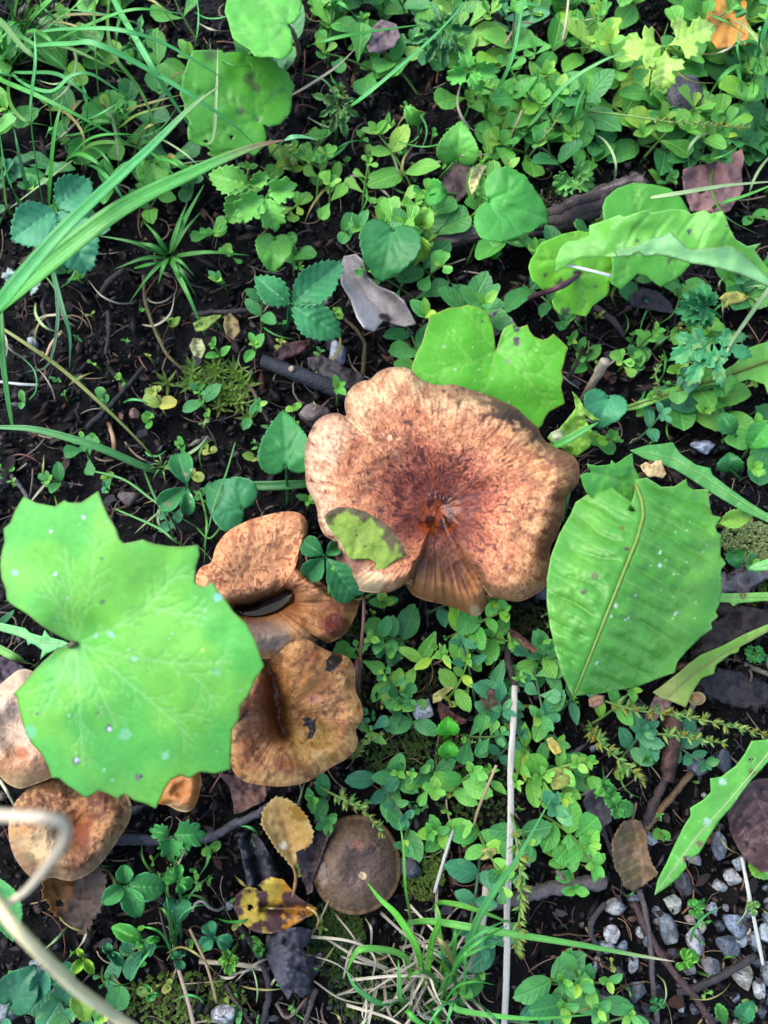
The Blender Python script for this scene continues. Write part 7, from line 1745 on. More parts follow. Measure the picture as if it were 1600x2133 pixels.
dead('dark purple dead leaf at the left edge behind the pale mushroom', [(-30, 1365), (0, 1368), (30, 1378), (50, 1392), (52, 1402), (30, 1412), (12, 1430), (0, 1448), (-30, 1460)], .016, S(84, 70, 80), 16, [], mcol=S(60, 48, 54), tooth=(14, 3))
dead('rolled brown bark-like dead leaf below the torn end of the narrow leaf', [(1372, 1500), (1390, 1488), (1412, 1480), (1424, 1500), (1420, 1545), (1412, 1590), (1404, 1632), (1388, 1628), (1374, 1600), (1378, 1550)], cz(.018, 1398, 1555, 1, .12, -1.8e-5), S(112, 82, 72), 17, [([(1400, 1485), (1396, 1560), (1392, 1625)], 2)], mcol=S(76, 58, 54), vcol=S(140, 104, 90), cs=14)
dead('pinkish brown leaf end continuing below the narrow yellow green leaf', [(1342, 1510), (1350, 1480), (1366, 1446), (1390, 1455), (1402, 1462), (1385, 1482), (1362, 1505)], .016, S(170, 136, 122), 18, [], mcol=S(140, 104, 92))
dead('grey spoon-shaped dead leaf with a long dark stalk left of the ribbed dead leaf', [(1215, 1670), (1224, 1650), (1245, 1640), (1268, 1650), (1278, 1680), (1274, 1710), (1256, 1725), (1238, 1712), (1222, 1692)], cz(.012, 1246, 1682, .8, .4, 4e-6), S(78, 76, 84), 19, [([(1230, 1650), (1255, 1720)], 2)], mcol=S(104, 100, 104), vcol=S(50, 48, 54), stem=[(1255, 1720, .012), (1268, 1760, .010), (1284, 1800, .006)], sw=10, stemcol=S(66, 62, 68))
dead('cream scrap of dead leaf behind the puckered leaf', [(1334, 970), (1346, 962), (1356, 968), (1366, 960), (1378, 958), (1382, 972), (1388, 986), (1380, 996), (1366, 992), (1352, 994), (1340, 982)], .036, S(222, 196, 140), 20, [], mcol=S(190, 150, 96), crumple=.001, stem=[(1340, 974, .036), (1330, 970, .03), (1322, 966, .0)], sw=3)
dead('fallen yellow green leaf with a brown border resting on the largest mushroom', [(674, 1076), (686, 1064), (706, 1056), (736, 1058), (762, 1066), (785, 1080), (806, 1094), (822, 1110), (838, 1134), (846, 1156), (828, 1164), (812, 1176), (795, 1190), (780, 1186), (784, 1174), (770, 1164), (750, 1164), (732, 1166), (720, 1150), (706, 1124), (694, 1110), (682, 1094)],
     lambda U, V: .0645 - .00003 * (V - 1056) + .0012 * (fbm(U / 20, V / 20, 2, 4) - .5), lambda U, V: mixc(S(146, 176, 66), S(104, 92, 60), sm(segdist(U, V, [(674, 1070), (720, 1058), (762, 1066), (806, 1094), (846, 1156)]) * -1 - 26 * (fbm(U / 14, V / 14, 3, 6) - .5) + 8 * np.sin(U / 9.), -16, -9)), 21, [([(690, 1080), (760, 1130), (830, 1160)], 1.6), ([(720, 1060), (745, 1110), (735, 1160)], 1.2)], vcol=S(120, 140, 60), mott=.25, crumple=.0008, spots=[(742, 1116, 3, S(60, 60, 40)), (760, 1138, 3, S(60, 60, 40))])
dead('dull brown curled leaf lying among small leaves right of the twisted mushroom', [(1060, 1310), (1080, 1318), (1100, 1334), (1120, 1354), (1112, 1358), (1086, 1345), (1064, 1325)], cz(.02, 1090, 1335, .5, .8, 8e-6), S(130, 88, 70), 22, [], mcol=S(96, 60, 50))
dead('reddish brown curled leaf beside the white quartz pebble', [(914, 1460), (930, 1470), (946, 1488), (972, 1500), (968, 1508), (940, 1510), (918, 1498), (910, 1478)], cz(.014, 940, 1490, .5, -.8, 8e-6), S(112, 66, 56), 23, [], mcol=S(80, 46, 42))
dead('round maroon dead leaf beside the tall white straw', [(1002, 1446), (1020, 1434), (1044, 1438), (1058, 1456), (1054, 1476), (1036, 1484), (1014, 1478), (1004, 1464)], cz(.014, 1030, 1460, 1, 0, 4e-6), S(92, 66, 62), 24, [], mcol=S(76, 90, 50))
dead('small yellow fallen leaf right of the tall white straw', [(1140, 1540), (1150, 1536), (1164, 1548), (1170, 1566), (1158, 1572), (1144, 1560)], .03, S(216, 200, 100), 25, [], mcol=S(190, 170, 70), stem=[(1160, 1570, .03), (1170, 1576, .02), (1180, 1580, .0)], sw=2.5)
dead('yellowish dry leaf over the seedlings left of the glossy round leaf', [(902, 1448), (915, 1438), (932, 1430), (944, 1432), (930, 1446), (918, 1460), (902, 1464)], .022, S(196, 190, 110), 26, [], mcol=S(150, 150, 70))
dead('yellow spotted oval leaf below the small yellow fallen leaf', [(1144, 1630), (1156, 1600), (1178, 1590), (1192, 1600), (1190, 1630), (1172, 1645), (1152, 1644)], .024, S(160, 176, 80), 27, [], mcol=S(180, 170, 90), spots=[(1168, 1612, 6, S(110, 96, 60))])
dead('pale curled leaf with brown edge below the leaf patch', [(992, 1780), (1005, 1768), (1030, 1766), (1036, 1776), (1024, 1788), (1004, 1792)], .016, S(190, 190, 110), 28, [], mcol=S(150, 160, 70))
dead('brown crumbly leaf clump below the pale curled leaf', [(1002, 1810), (1015, 1796), (1030, 1806), (1040, 1824), (1036, 1850), (1018, 1856), (1004, 1840)], .012, S(112, 74, 58), 29, [], mcol=S(80, 50, 42), cs=10, crumple=.004)
dead('small cream dead petal leaning on the large heart leaf', [(976, 380), (984, 352), (1000, 342), (1014, 346), (1002, 366), (992, 394), (982, 406)], cz(.034, 994, 372, .9, .4, 1e-5), S(216, 212, 140), 30, [], mcol=S(200, 190, 110), stem=[(988, 400, .034), (990, 410, .02), (985, 420, .0)], sw=3)
dead('large grey brown dead leaf half hidden behind the cream petal', [(930, 350), (960, 330), (985, 350), (975, 400), (950, 428), (926, 420), (920, 390)], .01, S(112, 92, 90), 31, [], mcol=S(84, 68, 66))
dead('small pale dead leaf curl on the soil left of the three-part leaf', [(394, 720), (404, 704), (420, 706), (428, 726), (420, 746), (404, 742)], .012, S(172, 180, 120), 32, [], mcol=S(120, 112, 80))
dead('brown curled leaf scrap with yellow edge beside the small oval-leaved plant', [(468, 660), (480, 652), (496, 668), (500, 690), (486, 708), (472, 700), (466, 680)], cz(.012, 484, 680, 1, 0, 1e-5), S(110, 80, 66), 33, [], mcol=S(190, 176, 110))
dead('yellow green fallen leaf left of the brown curled scrap', [(402, 674), (420, 662), (446, 656), (462, 656), (446, 672), (428, 688), (408, 690)], .012, S(150, 180, 80), 34, [], mcol=S(110, 150, 60))
dead('dark red brown leaf lying left of the white quartz chip', [(570, 735), (590, 718), (620, 710), (640, 712), (634, 730), (612, 742), (588, 752), (572, 748)], .010, S(96, 62, 64), 35, [], mcol=S(70, 48, 50))
dead('broad dark brown dead leaf behind the black broken branch', [(640, 745), (670, 740), (720, 765), (758, 780), (760, 800), (735, 812), (700, 800), (660, 778), (642, 762)], .012, S(84, 76, 74), 36, [], mcol=S(60, 52, 52))
dead('torn grey leaf pieces on soil below the round yellow green leaf', [(1312, 612), (1340, 600), (1370, 606), (1396, 630), (1406, 652), (1380, 650), (1350, 644), (1320, 640)], .008, S(92, 86, 88), 37, [], mcol=S(64, 60, 64))
dead('yellow-tipped fading leaf right of the small lobed leaf', [(1497, 622), (1510, 610), (1535, 606), (1562, 618), (1550, 628), (1524, 634), (1506, 642), (1512, 630)], .026, S(216, 206, 100), 38, [], mcol=S(150, 190, 70), stem=[(1555, 620, .026), (1568, 624, .02), (1580, 640, .0)], sw=3)
dead('pinkish stone-grey dead leaf at the top between the leaves', [(762, 90), (770, 60), (795, 40), (826, 50), (834, 75), (820, 98), (790, 110), (768, 108)], .02, S(140, 120, 120), 39, [], mcol=S(110, 92, 92))
dead('brown papery dead leaf scrap under the puckered leaf tip', [(1226, 1456), (1240, 1446), (1260, 1450), (1258, 1466), (1240, 1476), (1228, 1470)], .02, S(180, 140, 110), 40, [], mcol=S(140, 100, 76))
dead('black mouldy leaf below the puckered leaf', [(1296, 1476), (1330, 1462), (1366, 1474), (1360, 1500), (1330, 1512), (1300, 1500)], .012, S(78, 70, 74), 41, [], mcol=S(50, 46, 50))

dead('dark star-shaped leaf scrap stuck on the twisted yellow brown mushroom', [(627, 1496), (640, 1494), (652, 1500), (662, 1494), (656, 1506), (658, 1520), (650, 1536), (640, 1540), (645, 1522), (640, 1512), (630, 1512), (636, 1504)], .0425, S(48, 36, 30), 42, [], res=3, crumple=.0008, cs=8)
dead('tiny dark leaf scrap on the left side of the twisted mushroom', [(497, 1494), (506, 1482), (515, 1478), (514, 1486), (504, 1496), (498, 1502)], .0475, S(48, 34, 28), 43, [], res=3, crumple=.0006, cs=8)
# ------------------------------------------------------------------ stones
import bmesh
bm = bmesh.new()
bmesh.ops.create_icosphere(bm, subdivisions=3, radius=1.0)
bm.verts.ensure_lookup_table()
IV = np.array([v.co[:] for v in bm.verts]); IF = np.array([[q.index for q in f.verts] for f in bm.faces])
bm.free()
def stone(label, u, v, su, sv, col, seed, flat=.6, rot=0.0, mix=None, group='pebbles', name='pebble', lift=0.0, sharp=1.0):
    r = np.random.default_rng(seed)
    q = IV.copy()
    for _ in range(17):
        n = r.normal(size=3); n /= np.linalg.norm(n)
        d = r.uniform(.42, .74)
        k = np.maximum(0, q @ n - d)
        q -= k[:, None] * n * sharp
    q += .03 * (r.random((1, 3)) - .5)
    q = q / np.abs(q).max(0)
    m = pxm(u, v)
    c_, s_ = math.cos(rot), math.sin(rot)
    h = min(su, sv) / 2 * m * flat
    x = q[:, 0] * su / 2 * m; y = q[:, 1] * sv / 2 * m
    w = np.stack([x * c_ - y * s_, x * s_ + y * c_, q[:, 2] * h * 1.2], 1)
    b = Pg(u, v, lift)
    w = w + b + np.array([0, 0, h * .42])
    n = fbm(q[:, 0] * 2 + seed, q[:, 1] * 2 + q[:, 2], 3, seed)
    cc = np.tile(np.asarray(col), (len(q), 1)) * 1.08 * (1 + .7 * (n - .5))[:, None]
    if mix is not None: cc = mixc(cc, np.asarray(mix), sm(vn(q[:, 0] * 3.3 + seed, q[:, 1] * 3.3 + q[:, 2] * 2, seed), .48, .62) * .85)
    o = put(name, w, IF, M_STONE, None, {'col': cc}, smooth=True)
    m_ = o.data
    # flat cut faces keep their edges
    ang = m_.attributes.new('sharp_face', 'BOOLEAN', 'FACE')
    ang.data.foreach_set('value', np.ones(len(m_.polygons), bool))
    return tag(o, label, 'stone', group)
wh, gw, gb, gdk, pk = S(206, 208, 206), S(168, 176, 182), S(120, 132, 148), S(74, 80, 88), S(170, 152, 146)
stone('grey brown stone tucked against the left rim of the largest mushroom', 650, 864, 82, 66, S(128, 112, 108), 1, .7, .2, S(96, 78, 72), name='stone', group='stones', lift=.002)
stone('white angular quartz chip above the black broken branch', 706, 738, 54, 56, S(190, 192, 202), 2, .5, .5, S(140, 140, 150), name='stone', group='stones', lift=.004)
stone('small bluish white pebble alone on the bare soil', 70, 714, 22, 28, gw, 3)
stone('grey slate-like stone slab among the leaf carpet at top right', 1420, 210, 84, 88, S(112, 102, 108), 4, .45, .2, S(88, 80, 84), name='stone', group='stones', lift=.024)
stone('white quartz pebble in the leaf patch beside the reddish curled leaf', 877, 1478, 50, 50, wh, 5, .7, .7, gb, lift=.004)
stone('bluish white pebble half hidden under the sprouts near the long dull leaf', 1464, 932, 52, 34, S(176, 186, 206), 6, .7, 0, gb, lift=.004)
stone('small brown pebble right of the dark grey twig', 277, 865, 30, 28, S(140, 104, 92), 7)
stone('tiny brown pebble beside the small brown pebble', 254, 866, 12, 20, S(150, 84, 60), 8)
stone('brown rounded pebble above the mint green leaf', 272, 1040, 50, 40, S(112, 92, 84), 9, .7, 0, S(80, 64, 60), lift=.002)
stone('dark wet stone right of the round dark brown mushroom', 850, 1806, 52, 50, S(72, 78, 88), 10, .6, .3, S(50, 54, 60), lift=.002)
stone('glassy white cracked stone at the bottom beside the slim brown twig', 467, 2108, 58, 54, S(196, 200, 206), 11, .7, .2, S(110, 104, 100), name='stone', group='stones', lift=.003)
stone('flat grey stone at the bottom left beneath the blurred stem', 243, 2092, 62, 56, S(128, 136, 142), 12, .5, .4, gdk, name='stone', group='stones')
stone('pale speckled stone below the flat grey stone', 222, 2126, 60, 36, S(160, 158, 154), 13, .5, .1, gdk, name='stone', group='stones')
stone('bluish grey stone under the dull holed leaf', 84, 2008, 42, 30, S(140, 152, 164), 14, .6)
stone('large grey stone in the bottom left corner', 18, 2105, 84, 70, S(130, 138, 146), 15, .5, .2, S(96, 100, 108), name='stone', group='stones')
stone('round brownish pebble below the dull holed leaf', 102, 2046, 30, 32, S(130, 120, 116), 16)
stone('dark bluish flake stone under the foot of the largest mushroom', 1130, 1240, 34, 44, S(100, 106, 116), 17, .6, .4, lift=.002)
stone('white bead-like pebble by the thick pale grey stick', 1100, 1798, 16, 20, wh, 18)
stone('white rough pebble between spotted leaf and clover', 478, 1885, 18, 24, S(170, 178, 190), 19)
PB = [(1282, 1892, 56, 46, wh, .2, gb), (1272, 1938, 46, 48, wh, .5, S(150, 140, 130)), (1256, 1970, 58, 34, gw, .1, gdk), (1315, 2006, 30, 46, gw, 0, None), (1289, 2026, 34, 30, gdk, .3, None), (1321, 2063, 48, 48, S(96, 106, 116), .2, gdk), (1260, 2084, 50, 48, pk, .3, None),
      (1214, 2062, 52, 44, gw, .2, gdk), (1402, 1881, 42, 46, S(196, 202, 190), .4, None), (1391, 1930, 50, 72, S(130, 142, 150), .4, gdk), (1446, 1960, 50, 62, S(206, 204, 208), -.3, gb), (1480, 1890, 36, 34, gw, .1, None), (1498, 1844, 36, 28, wh, -.2, None),
      (1526, 1829, 42, 44, S(196, 198, 196), .3, S(160, 150, 140)), (1540, 1797, 42, 34, gw, .2, None), (1501, 1767, 42, 80, S(124, 136, 152), -.15, gdk), (1354, 1746, 30, 30, S(180, 196, 204), .4, None), (1447, 1596, 56, 42, S(130, 126, 130), .3, gb), (1498, 1584, 46, 64, S(78, 86, 98), .2, None),
      (1226, 1725, 34, 70, S(140, 144, 148), .3, gdk), (1442, 1786, 38, 32, gw, 0, S(150, 130, 120)), (1425, 1843, 46, 58, S(104, 104, 110), .1, gdk), (1532, 1926, 62, 54, S(140, 156, 178), .2, gdk), (1517, 1968, 50, 58, S(90, 102, 116), .5, None), (1540, 1958, 50, 32, S(196, 206, 206), .2, None), (1568, 1957, 36, 58, S(150, 162, 176), .1, gdk),
      (1596, 1948, 42, 58, S(186, 196, 200), .1, None), (1556, 1899, 38, 36, gb, .2, None), (1600, 1911, 36, 38, S(150, 164, 190), .1, None), (1483, 2014, 50, 52, S(140, 142, 146), .2, gdk), (1549, 2032, 54, 56, S(206, 206, 196), .3, S(160, 150, 130)), (1577, 2056, 42, 48, wh, .5, None), (1598, 2028, 36, 60, gw, .1, None), (1434, 2012, 40, 40, S(170, 168, 166), .2, None), (1461, 1926, 22, 34, S(196, 190, 180), .0, None),
      (1465, 1657, 14, 14, wh, 0, None), (1372, 1905, 24, 40, gb, .5, None), (1240, 2010, 30, 46, gw, -.6, None), (1515, 1815, 24, 26, gdk, 0, None), (1625, 1985, 44, 52, gw, .2, None), (1445, 2100, 26, 24, gdk, 0, None), (1400, 1985, 26, 24, gdk, .3, None), (1347, 1960, 22, 30, gb, .2, None), (1585, 2105, 34, 30, gdk, .3, None), (1478, 1700, 26, 20, gdk, .2, None), (1295, 1970, 26, 26, gb, .2, None), (1345, 2100, 24, 22, gdk, .3, None), (1235, 1560, 18, 16, gb, 0, None),
      (1530, 2075, 30, 26, gb, .1, None), (1500, 1930, 26, 30, gdk, .4, None), (1420, 2050, 30, 28, gb, .2, None), (1575, 2000, 30, 26, gdk, .3, None), (1190, 2000, 34, 26, gdk, .3, None), (1610, 2080, 40, 42, gb, .3, None), (1640, 1930, 40, 44, gw, .3, None)]
rg_ = random.Random(77)
for _ in range(70):
    u, v = rg_.uniform(1200, 1640), rg_.uniform(1820, 2150)
    if u < 1380 and v < 1860: continue
    if any((u - q[0]) ** 2 + (v - q[1]) ** 2 < ((q[2] + q[3]) * .27 + 9) ** 2 for q in PB): continue
    sz = rg_.uniform(13, 30)
    PB.append((u, v, sz, sz * rg_.uniform(.8, 1.5), rg_.choice([wh, gw, gw, gb, gb, gdk, gdk, pk]), rg_.uniform(0, 3), rg_.choice([None, gdk, gb])))
def tone_of(c):
    b = float(np.mean(c)); bl = c[2] > c[0] * 1.12
    return ('white' if b > .24 else 'pale grey' if b > .16 else 'bluish grey' if bl and b > .08 else 'grey' if b > .08 else 'dark grey')
PMARK = MARKS
MARKS = [('the pale grass tip', 1405, 2003), ('the ribbed greenish dead leaf', 1325, 1790), ('the brown ribbed dead leaf', 1570, 1760), ('the straight grey twig', 1350, 1990), ('the reddish brown twig', 1440, 2070), ('the dark crossing twig', 1510, 2030), ('the thin grey straw', 1570, 1900),
         ('the small bright lobed sprout', 1430, 2005), ('the three-lobed sprout', 1450, 1893), ('the lance leaf tip', 1372, 1850), ('the thick grey stick', 1240, 1840), ('the oval bottom leaves', 1180, 2080), ('the seed spike', 1450, 1540), ('the narrow corner leaf', 1497, 2100), ('the bent grey twig', 1240, 1930), ('the scalloped pale leaves', 1285, 1680)]
for k, (u, v, su, sv, c, rot, mx) in enumerate(PB):
    shp = 'long' if max(su, sv) > 1.45 * min(su, sv) else 'large' if max(su, sv) > 52 else 'small' if max(su, sv) < 32 else 'rounded'
    stone(lab(f"{shp} {tone_of(c)} {'speckled ' if mx is not None else ''}pebble", u, v), u, v, su * .92, sv * .92, c * .82, 40 + k, .75, rot, mx, 'pebbles among the dark soil at the right', lift=.001)
MARKS = PMARK

# ------------------------------------------------------------------ litter: leaf fragments and bits of twig one can count
FR = []
for k in range(9):
    r = np.random.default_rng(300 + k)
    n = 13
    a = np.linspace(0, 6.28, n, endpoint=False) + r.uniform(-.18, .18, n)
    asp = r.uniform(.28, .85)
    rr = .5 * (.62 + .38 * np.cos(a - r.uniform(0, 6.28)) * r.uniform(0, .6)) * r.uniform(.7, 1.2, n)
    o = np.stack([np.cos(a) * rr, np.sin(a) * rr * asp], 1)
    v, f = fill(o * (1, -1), .24, k); v = v * (1, -1)
    cl = r.uniform(-1.6, 1.8)
    z = .16 * (fbm(v[:, 0] * 4 + k, v[:, 1] * 4, 2, k) - .5) * 2 + cl * v[:, 1] ** 2 + r.uniform(-.6, .6) * v[:, 0] ** 2
    sh = 'curled' if abs(cl) > 1 else 'narrow' if asp < .5 else 'broad'
    for c, nm in ((S(38, 33, 33), 'dark'), (S(58, 45, 41), 'brown'), (S(70, 68, 74), 'grey'), (S(72, 46, 36), 'rusty'), (S(26, 25, 29), 'black')):
        FR.append((meshdata('fragment', np.c_[v, z], f, M_DEAD, {'col': np.tile(c, (len(v), 1))}), sh + ' ' + nm))
SOIL = [([(-20, 560), (330, 560), (560, 620), (760, 690), (730, 800), (640, 900), (560, 1000), (440, 1080), (240, 1080), (200, 1020), (0, 1040)], 110),
        ([(700, 240), (890, 240), (930, 330), (880, 380), (720, 350)], 22), ([(1180, 640), (1420, 600), (1420, 720), (1300, 800), (1190, 880)], 34), ([(420, 1640), (660, 1700), (480, 1860), (280, 1760)], 28), ([(200, 1780), (700, 1940), (760, 2140), (200, 2140)], 70),
        ([(1180, 1560), (1500, 1500), (1630, 1650), (1640, 2140), (1180, 2140)], 80), ([(1480, 1280), (1630, 1280), (1630, 1480), (1440, 1480)], 22), ([(840, 1850), (1180, 1850), (1240, 1960), (1000, 1960)], 20), ([(760, 1250), (1180, 1260), (1200, 1760), (760, 1760)], 34), ([(140, 260), (400, 330), (330, 560), (40, 580)], 26), ([(1150, 430), (1640, 640), (1640, 760), (1380, 720)], 12)]
ro = random.Random(41)
def spots_in(poly, n):
    P_ = np.array(poly, float); lo, hi = P_.min(0), P_.max(0)
    out = []
    while len(out) < n:
        u, v = ro.uniform(lo[0], hi[0]), ro.uniform(lo[1], hi[1])
        if inside(np.array([u]), np.array([v]), P_)[0]: out.append((u, v))
    return out
for poly, n in SOIL:
    for u, v in spots_in(poly, int(n * .64)):
        me, nm = ro.choice(FR)
        L = ro.uniform(18, 60) * pxm(u, v)
        o = bpy.data.objects.new('leaf_fragment', me)
        COL.objects.link(o)
        p = Pg(u, v, .001)
        m = Matrix.Translation(Vector(p) + Vector((0, 0, ro.uniform(.0006, .004)))) @ Matrix.Rotation(ro.uniform(0, 6.28), 4, 'Z') @ Matrix.Rotation(ro.uniform(-.5, .5), 4, 'X') @ Matrix.Rotation(ro.uniform(-.4, .4), 4, 'Y') @ Matrix.Diagonal((L, L, L, 1))
        o.matrix_world = m
        tag(o, lab(f"{'small' if L < .0065 else 'large' if L > .011 else 'middling'} {nm} dead leaf fragment", u, v), 'leaf fragment', 'dead leaf fragments on the soil')
TM = []
for k in range(6):
    r = np.random.default_rng(400 + k)
    s = np.linspace(-.5, .5, 7)
    p = np.stack([s, .09 * np.cumsum(r.normal(size=7)) * .4, .03 * r.normal(size=7)], 1)
    v, f = tube(p, np.linspace(.05, .03, 7) * r.uniform(.6, 1.3), 6, .25, k)
    for c, nm in ((S(44, 40, 42), 'dark'), (S(70, 54, 50), 'brown'), (S(96, 92, 92), 'grey'), (S(130, 106, 78), 'tan')):
        TM.append((meshdata('twig_piece', v, f, M_BARK, {'col': np.tile(c, (len(v), 1))}), ('crooked ' if np.std(p[:, 1]) > .035 else 'straight ') + nm))
for poly, n in SOIL:
    for u, v in spots_in(poly, int(n * .55)):
        me, nm = ro.choice(TM)
        L = ro.choice([ro.uniform(22, 50), ro.uniform(40, 100)]) * pxm(u, v)
        o = bpy.data.objects.new('twig', me); COL.objects.link(o)
        w = L * min(1, .010 / L) ** .6
        o.matrix_world = Matrix.Translation(Vector(Pg(u, v, .0015)) + Vector((0, 0, ro.uniform(.0005, .003)))) @ Matrix.Rotation(ro.uniform(0, 6.28), 4, 'Z') @ Matrix.Rotation(ro.uniform(-.15, .15), 4, 'Y') @ Matrix.Diagonal((L, w, w, 1))
        tag(o, lab(f"{'short' if L < .010 else 'long' if L > .016 else 'medium'} {nm} twig scrap", u, v), 'twig', 'scraps of twig on the soil')

# ------------------------------------------------------------------ what nobody could count: crumbs, rootlets, moss
def crumbs(n, seed):
    r = np.random.default_rng(seed)
    oc = np.array([[1, 0, 0], [-1, 0, 0], [0, 1, 0], [0, -1, 0], [0, 0, 1], [0, 0, -1.]])
    of = np.array([[0, 2, 4], [2, 1, 4], [1, 3, 4], [3, 0, 4], [2, 0, 5], [1, 2, 5], [3, 1, 5], [0, 3, 5]])
    x = r.uniform(-.36, .36, n); y = r.uniform(-.28, .42, n)
    s = .0004 + .0019 * r.random(n) ** 3.2
    q = oc[None] * (s[:, None] * r.uniform(.5, 1.6, (n, 3)) * np.stack([1 + 2.5 * (r.random(n) < .25), np.ones(n), np.ones(n)], 1))[:, None, :]
    q = q + r.normal(size=q.shape) * (s * .22)[:, None, None]
    a = r.uniform(0, 6.28, n); b = r.uniform(-.7, .7, n)
    ca, sa, cb, sb = np.cos(a), np.sin(a), np.cos(b), np.sin(b)
    q = np.stack([q[..., 0] * cb[:, None] + q[..., 2] * sb[:, None], q[..., 1], -q[..., 0] * sb[:, None] + q[..., 2] * cb[:, None]], -1)
    q = np.stack([q[..., 0] * ca[:, None] - q[..., 1] * sa[:, None], q[..., 0] * sa[:, None] + q[..., 1] * ca[:, None], q[..., 2]], -1)
    z = G(x, y) + (fbm(x * 90, y * 90, 4, 60, .6) - .5) * .014 + s * .25
    q = q + np.stack([x, y, z], 1)[:, None]
    pal = np.array([S(20, 19, 21), S(34, 30, 30), S(52, 42, 38), S(76, 60, 52), S(90, 86, 86), S(104, 72, 52), S(140, 130, 118)])
    k = r.choice(7, n, p=[.36, .30, .16, .08, .05, .03, .02])
    c = pal[k] * r.uniform(.35, 1.25, n)[:, None]
    f = (np.arange(n) * 6)[:, None, None] + of[None]
    o = put('soil_crumbs', q.reshape(-1, 3), f.reshape(-1, 3), M_CRUMB, None, {'col': np.repeat(c, 6, 0)}, smooth=True, loc=(0, 0, 0))
    o['kind'] = 'stuff'; o['label'] = 'dark crumbs of soil and bark covering the ground'; o['category'] = 'soil crumbs'
crumbs(52000, 70)
def threads(n, seed):
    r = np.random.default_rng(seed)
    V_all, F_all, C_all = [], [], []
    off = 0
    pal = [S(110, 92, 76), S(150, 124, 90), S(70, 58, 54), S(176, 160, 130), S(120, 70, 44)]
    for i in range(n):
        x, y = r.uniform(-.34, .34), r.uniform(-.26, .40)
        L = r.uniform(.006, .03); a = r.uniform(0, 6.28); k = r.normal() * 1.4
        s = np.linspace(0, 1, 6)
        an = a + k * s
        px_ = x + np.cumsum(np.cos(an)) * L / 6; py_ = y + np.cumsum(np.sin(an)) * L / 6
        p = np.stack([px_, py_, G(px_, py_) + .0022 + .002 * np.sin(s * 3 + i) * r.random()], 1)
        v, f = tube(p, r.choice([.00016, .00022, .0003, .00055]), 4)
        V_all.append(v); F_all += [[q + off for q in ff] for ff in f]; off += len(v)
        C_all.append(np.tile(pal[r.integers(5)], (len(v), 1)))
    o = put('rootlets', np.concatenate(V_all), F_all, M_STRAW, None, {'col': np.concatenate(C_all)}, loc=(0, 0, 0))
    o['kind'] = 'stuff'; o['label'] = 'fine dry rootlets and needles strewn over the soil'; o['category'] = 'rootlets'
threads(2100, 71)
def small_litter(n, seed):
    r = np.random.default_rng(seed)
    V_all, F_all, C_all = [], [], []
    off = 0
    pal = [S(38, 33, 33), S(58, 45, 41), S(70, 68, 74), S(72, 46, 36), S(26, 25, 29), S(96, 74, 58)]
    base = [np.empty(len(m.vertices) * 3, np.float32) for m, _ in FR[::5]]
    for b, (m, _) in zip(base, FR[::5]): m.vertices.foreach_get('co', b)
    fs = [[list(p.vertices) for p in m.polygons] for m, _ in FR[::5]]
    for i in range(n):
        k = r.integers(len(base))
        q = base[k].reshape(-1, 3) * r.uniform(.0025, .0075)
        a = r.uniform(0, 6.28); t_ = r.uniform(-.6, .6)
        q = np.stack([q[:, 0], q[:, 1] * math.cos(t_) - q[:, 2] * math.sin(t_), q[:, 1] * math.sin(t_) + q[:, 2] * math.cos(t_)], 1)
        x, y = r.uniform(-.33, .33), r.uniform(-.25, .40)
        q = np.stack([q[:, 0] * math.cos(a) - q[:, 1] * math.sin(a) + x, q[:, 0] * math.sin(a) + q[:, 1] * math.cos(a) + y, q[:, 2] + float(G(x, y)) + r.uniform(.001, .0045)], 1)
        V_all.append(q); F_all += [[w + off for w in ff] for ff in fs[k]]; off += len(q)
        C_all.append(np.tile(pal[r.integers(6)] * r.uniform(.6, 1.4), (len(q), 1)))
    o = put('leaf_litter', np.concatenate(V_all), F_all, M_DEAD, None, {'col': np.concatenate(C_all)}, loc=(0, 0, 0))
    o['kind'] = 'stuff'; o['label'] = 'small broken bits of dead leaf strewn over the soil'; o['category'] = 'leaf litter'
small_litter(900, 72)
def moss(label, u, v, ru, rv, n, col, seed, size=.0018, star=False):
    if not star: n = int(n * 1.7)
    r = np.random.default_rng(seed)
    m = pxm(u, v)
    b = Pg(u, v)
    V_all, F_all, C_all = [], [], []
    off = 0
    for i in range(n):
        a = r.uniform(0, 6.28); q = math.sqrt(r.random())
        x = b[0] + math.cos(a) * q * ru * m; y = b[1] + math.sin(a) * q * rv * m
        z0 = float(G(x, y)) + .001
        h = size * r.uniform(.6, 1.6) * (1.2 - .5 * q)
        tilt = r.normal(size=2) * .35
        nl = 12 if star else 10
        cc = np.asarray(col) * r.uniform(.6, 1.35)
        for j in range(nl):
            s = j / nl
            an = j * 2.4 + i
            L = size * (1.9 if star else .75) * (1.05 - .45 * s); w = L * (.10 if star else .24)
            el = .15 + .9 * s
            base = np.array([x + tilt[0] * h * s, y + tilt[1] * h * s, z0 + h * s])
            d = np.array([math.cos(an) * math.cos(el), math.sin(an) * math.cos(el), math.sin(el)])
            sd = np.array([-math.sin(an), math.cos(an), 0]) * w
            V_all += [base - sd * .6, base + sd * .6, base + d * L * .5 + sd, base + d * L * .5 - sd, base + d * L]
            F_all += [[off, off + 1, off + 2, off + 3], [off + 3, off + 2, off + 4]]
            off += 5
            C_all += [cc * (.75 + .5 * s)] * 5
    o = put('moss', np.array(V_all), F_all, M_MOSS, None, {'col': np.array(C_all)}, smooth=False, loc=b)
    o['kind'] = 'stuff'; o['label'] = label; o['category'] = 'moss'
mg, my, mo = S(78, 108, 46), S(110, 140, 56), S(64, 76, 36)
moss('yellow green star moss on the bare soil above the rounded leafy sprout', 440, 800, 90, 36, 12, S(92, 128, 42), 1, .0050, True)
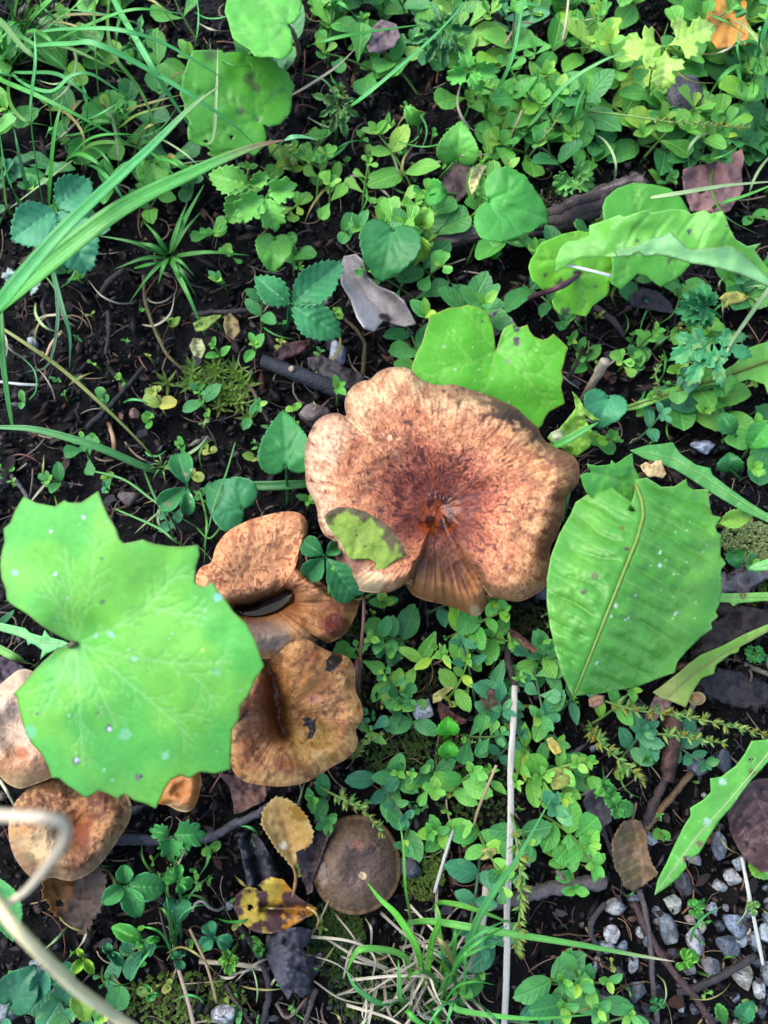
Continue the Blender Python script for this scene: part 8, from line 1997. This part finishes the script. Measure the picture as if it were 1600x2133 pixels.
moss('star moss fringe right of the rounded leafy sprout', 500, 850, 50, 40, 10, S(120, 150, 60), 2, .004, True)
moss('feathery moss in the hollow of the leaf patch right of the twisted mushroom', 820, 1420, 90, 60, 260, mo, 3)
moss('moss under the bright round leaves of the leaf patch', 870, 1580, 110, 70, 300, mg, 4)
moss('moss bank below the round dark brown mushroom', 700, 1950, 60, 80, 300, mg, 5)
moss('moss right of the round dark brown mushroom', 880, 1790, 50, 80, 230, my, 6)
moss('pale tufted moss right of the puckered leaf', 1560, 1130, 60, 50, 260, S(170, 190, 120), 7)
moss('dark moss under the foot of the largest mushroom', 1050, 1290, 110, 35, 230, mo, 8)
moss('moss around the dry grass tuft', 830, 2060, 150, 80, 300, mg, 9)
moss('green moss at the bottom beside the glassy stone', 380, 2080, 130, 50, 220, my, 10)
moss('moss beside the fan-shaped mushroom edge', 730, 1330, 26, 40, 90, mg, 11)
moss('low moss under the leaf carpet at top right', 1200, 420, 90, 40, 160, mo, 12)
moss('moss between the carpet leaves near the tall white straw', 1000, 1620, 110, 90, 240, mg, 13)
moss('moss at the right edge below the narrow toothed stalk', 1590, 1230, 40, 60, 120, my, 14)
# pale lichen scraps under the broad grass
for l, u, v, sd_ in (('pale green white lichen scrap at the left edge', 22, 578, 5), ('second lichen scrap right beside the first at the left edge', 66, 592, 9)):
    r = np.random.default_rng(sd_)
    a = np.linspace(0, 2 * np.pi, 26, endpoint=False)
    o = np.stack([u + np.cos(a) * 17 * r.uniform(.5, 1.2, 26), v + np.sin(a) * 22 * r.uniform(.5, 1.2, 26)], 1)
    tag(sheet('lichen', o, lambda U, V: .012 + .006 * (fbm(U / 8, V / 8, 2, 3) - .5), M_DEAD, None, S(150, 172, 160), 3.5, [], mott=.3, thick=.0006), l, 'lichen', 'lichen scraps')
# tiny tan mushroom at the right
tm = [(1452 + 17 * math.cos(a), 1455 + 13 * math.sin(a)) for a in np.linspace(0, 2 * np.pi, 14, endpoint=False)]
mushroom('mushroom', 'tiny tan mushroom below the narrow yellow green leaf', tm, (1452, 1455), lambda U, V, T, TH: .020 - .004 * T ** 2, lambda U, V, T, TH: (mixc(S(176, 140, 92), S(206, 180, 130), sm(T, .6, .95)), np.full(U.shape, .5)), (1448, 1482), NA=96, NT=16, rim=.0004, stem_r=.0012, thick=.0012, stem_col=S(196, 180, 150))
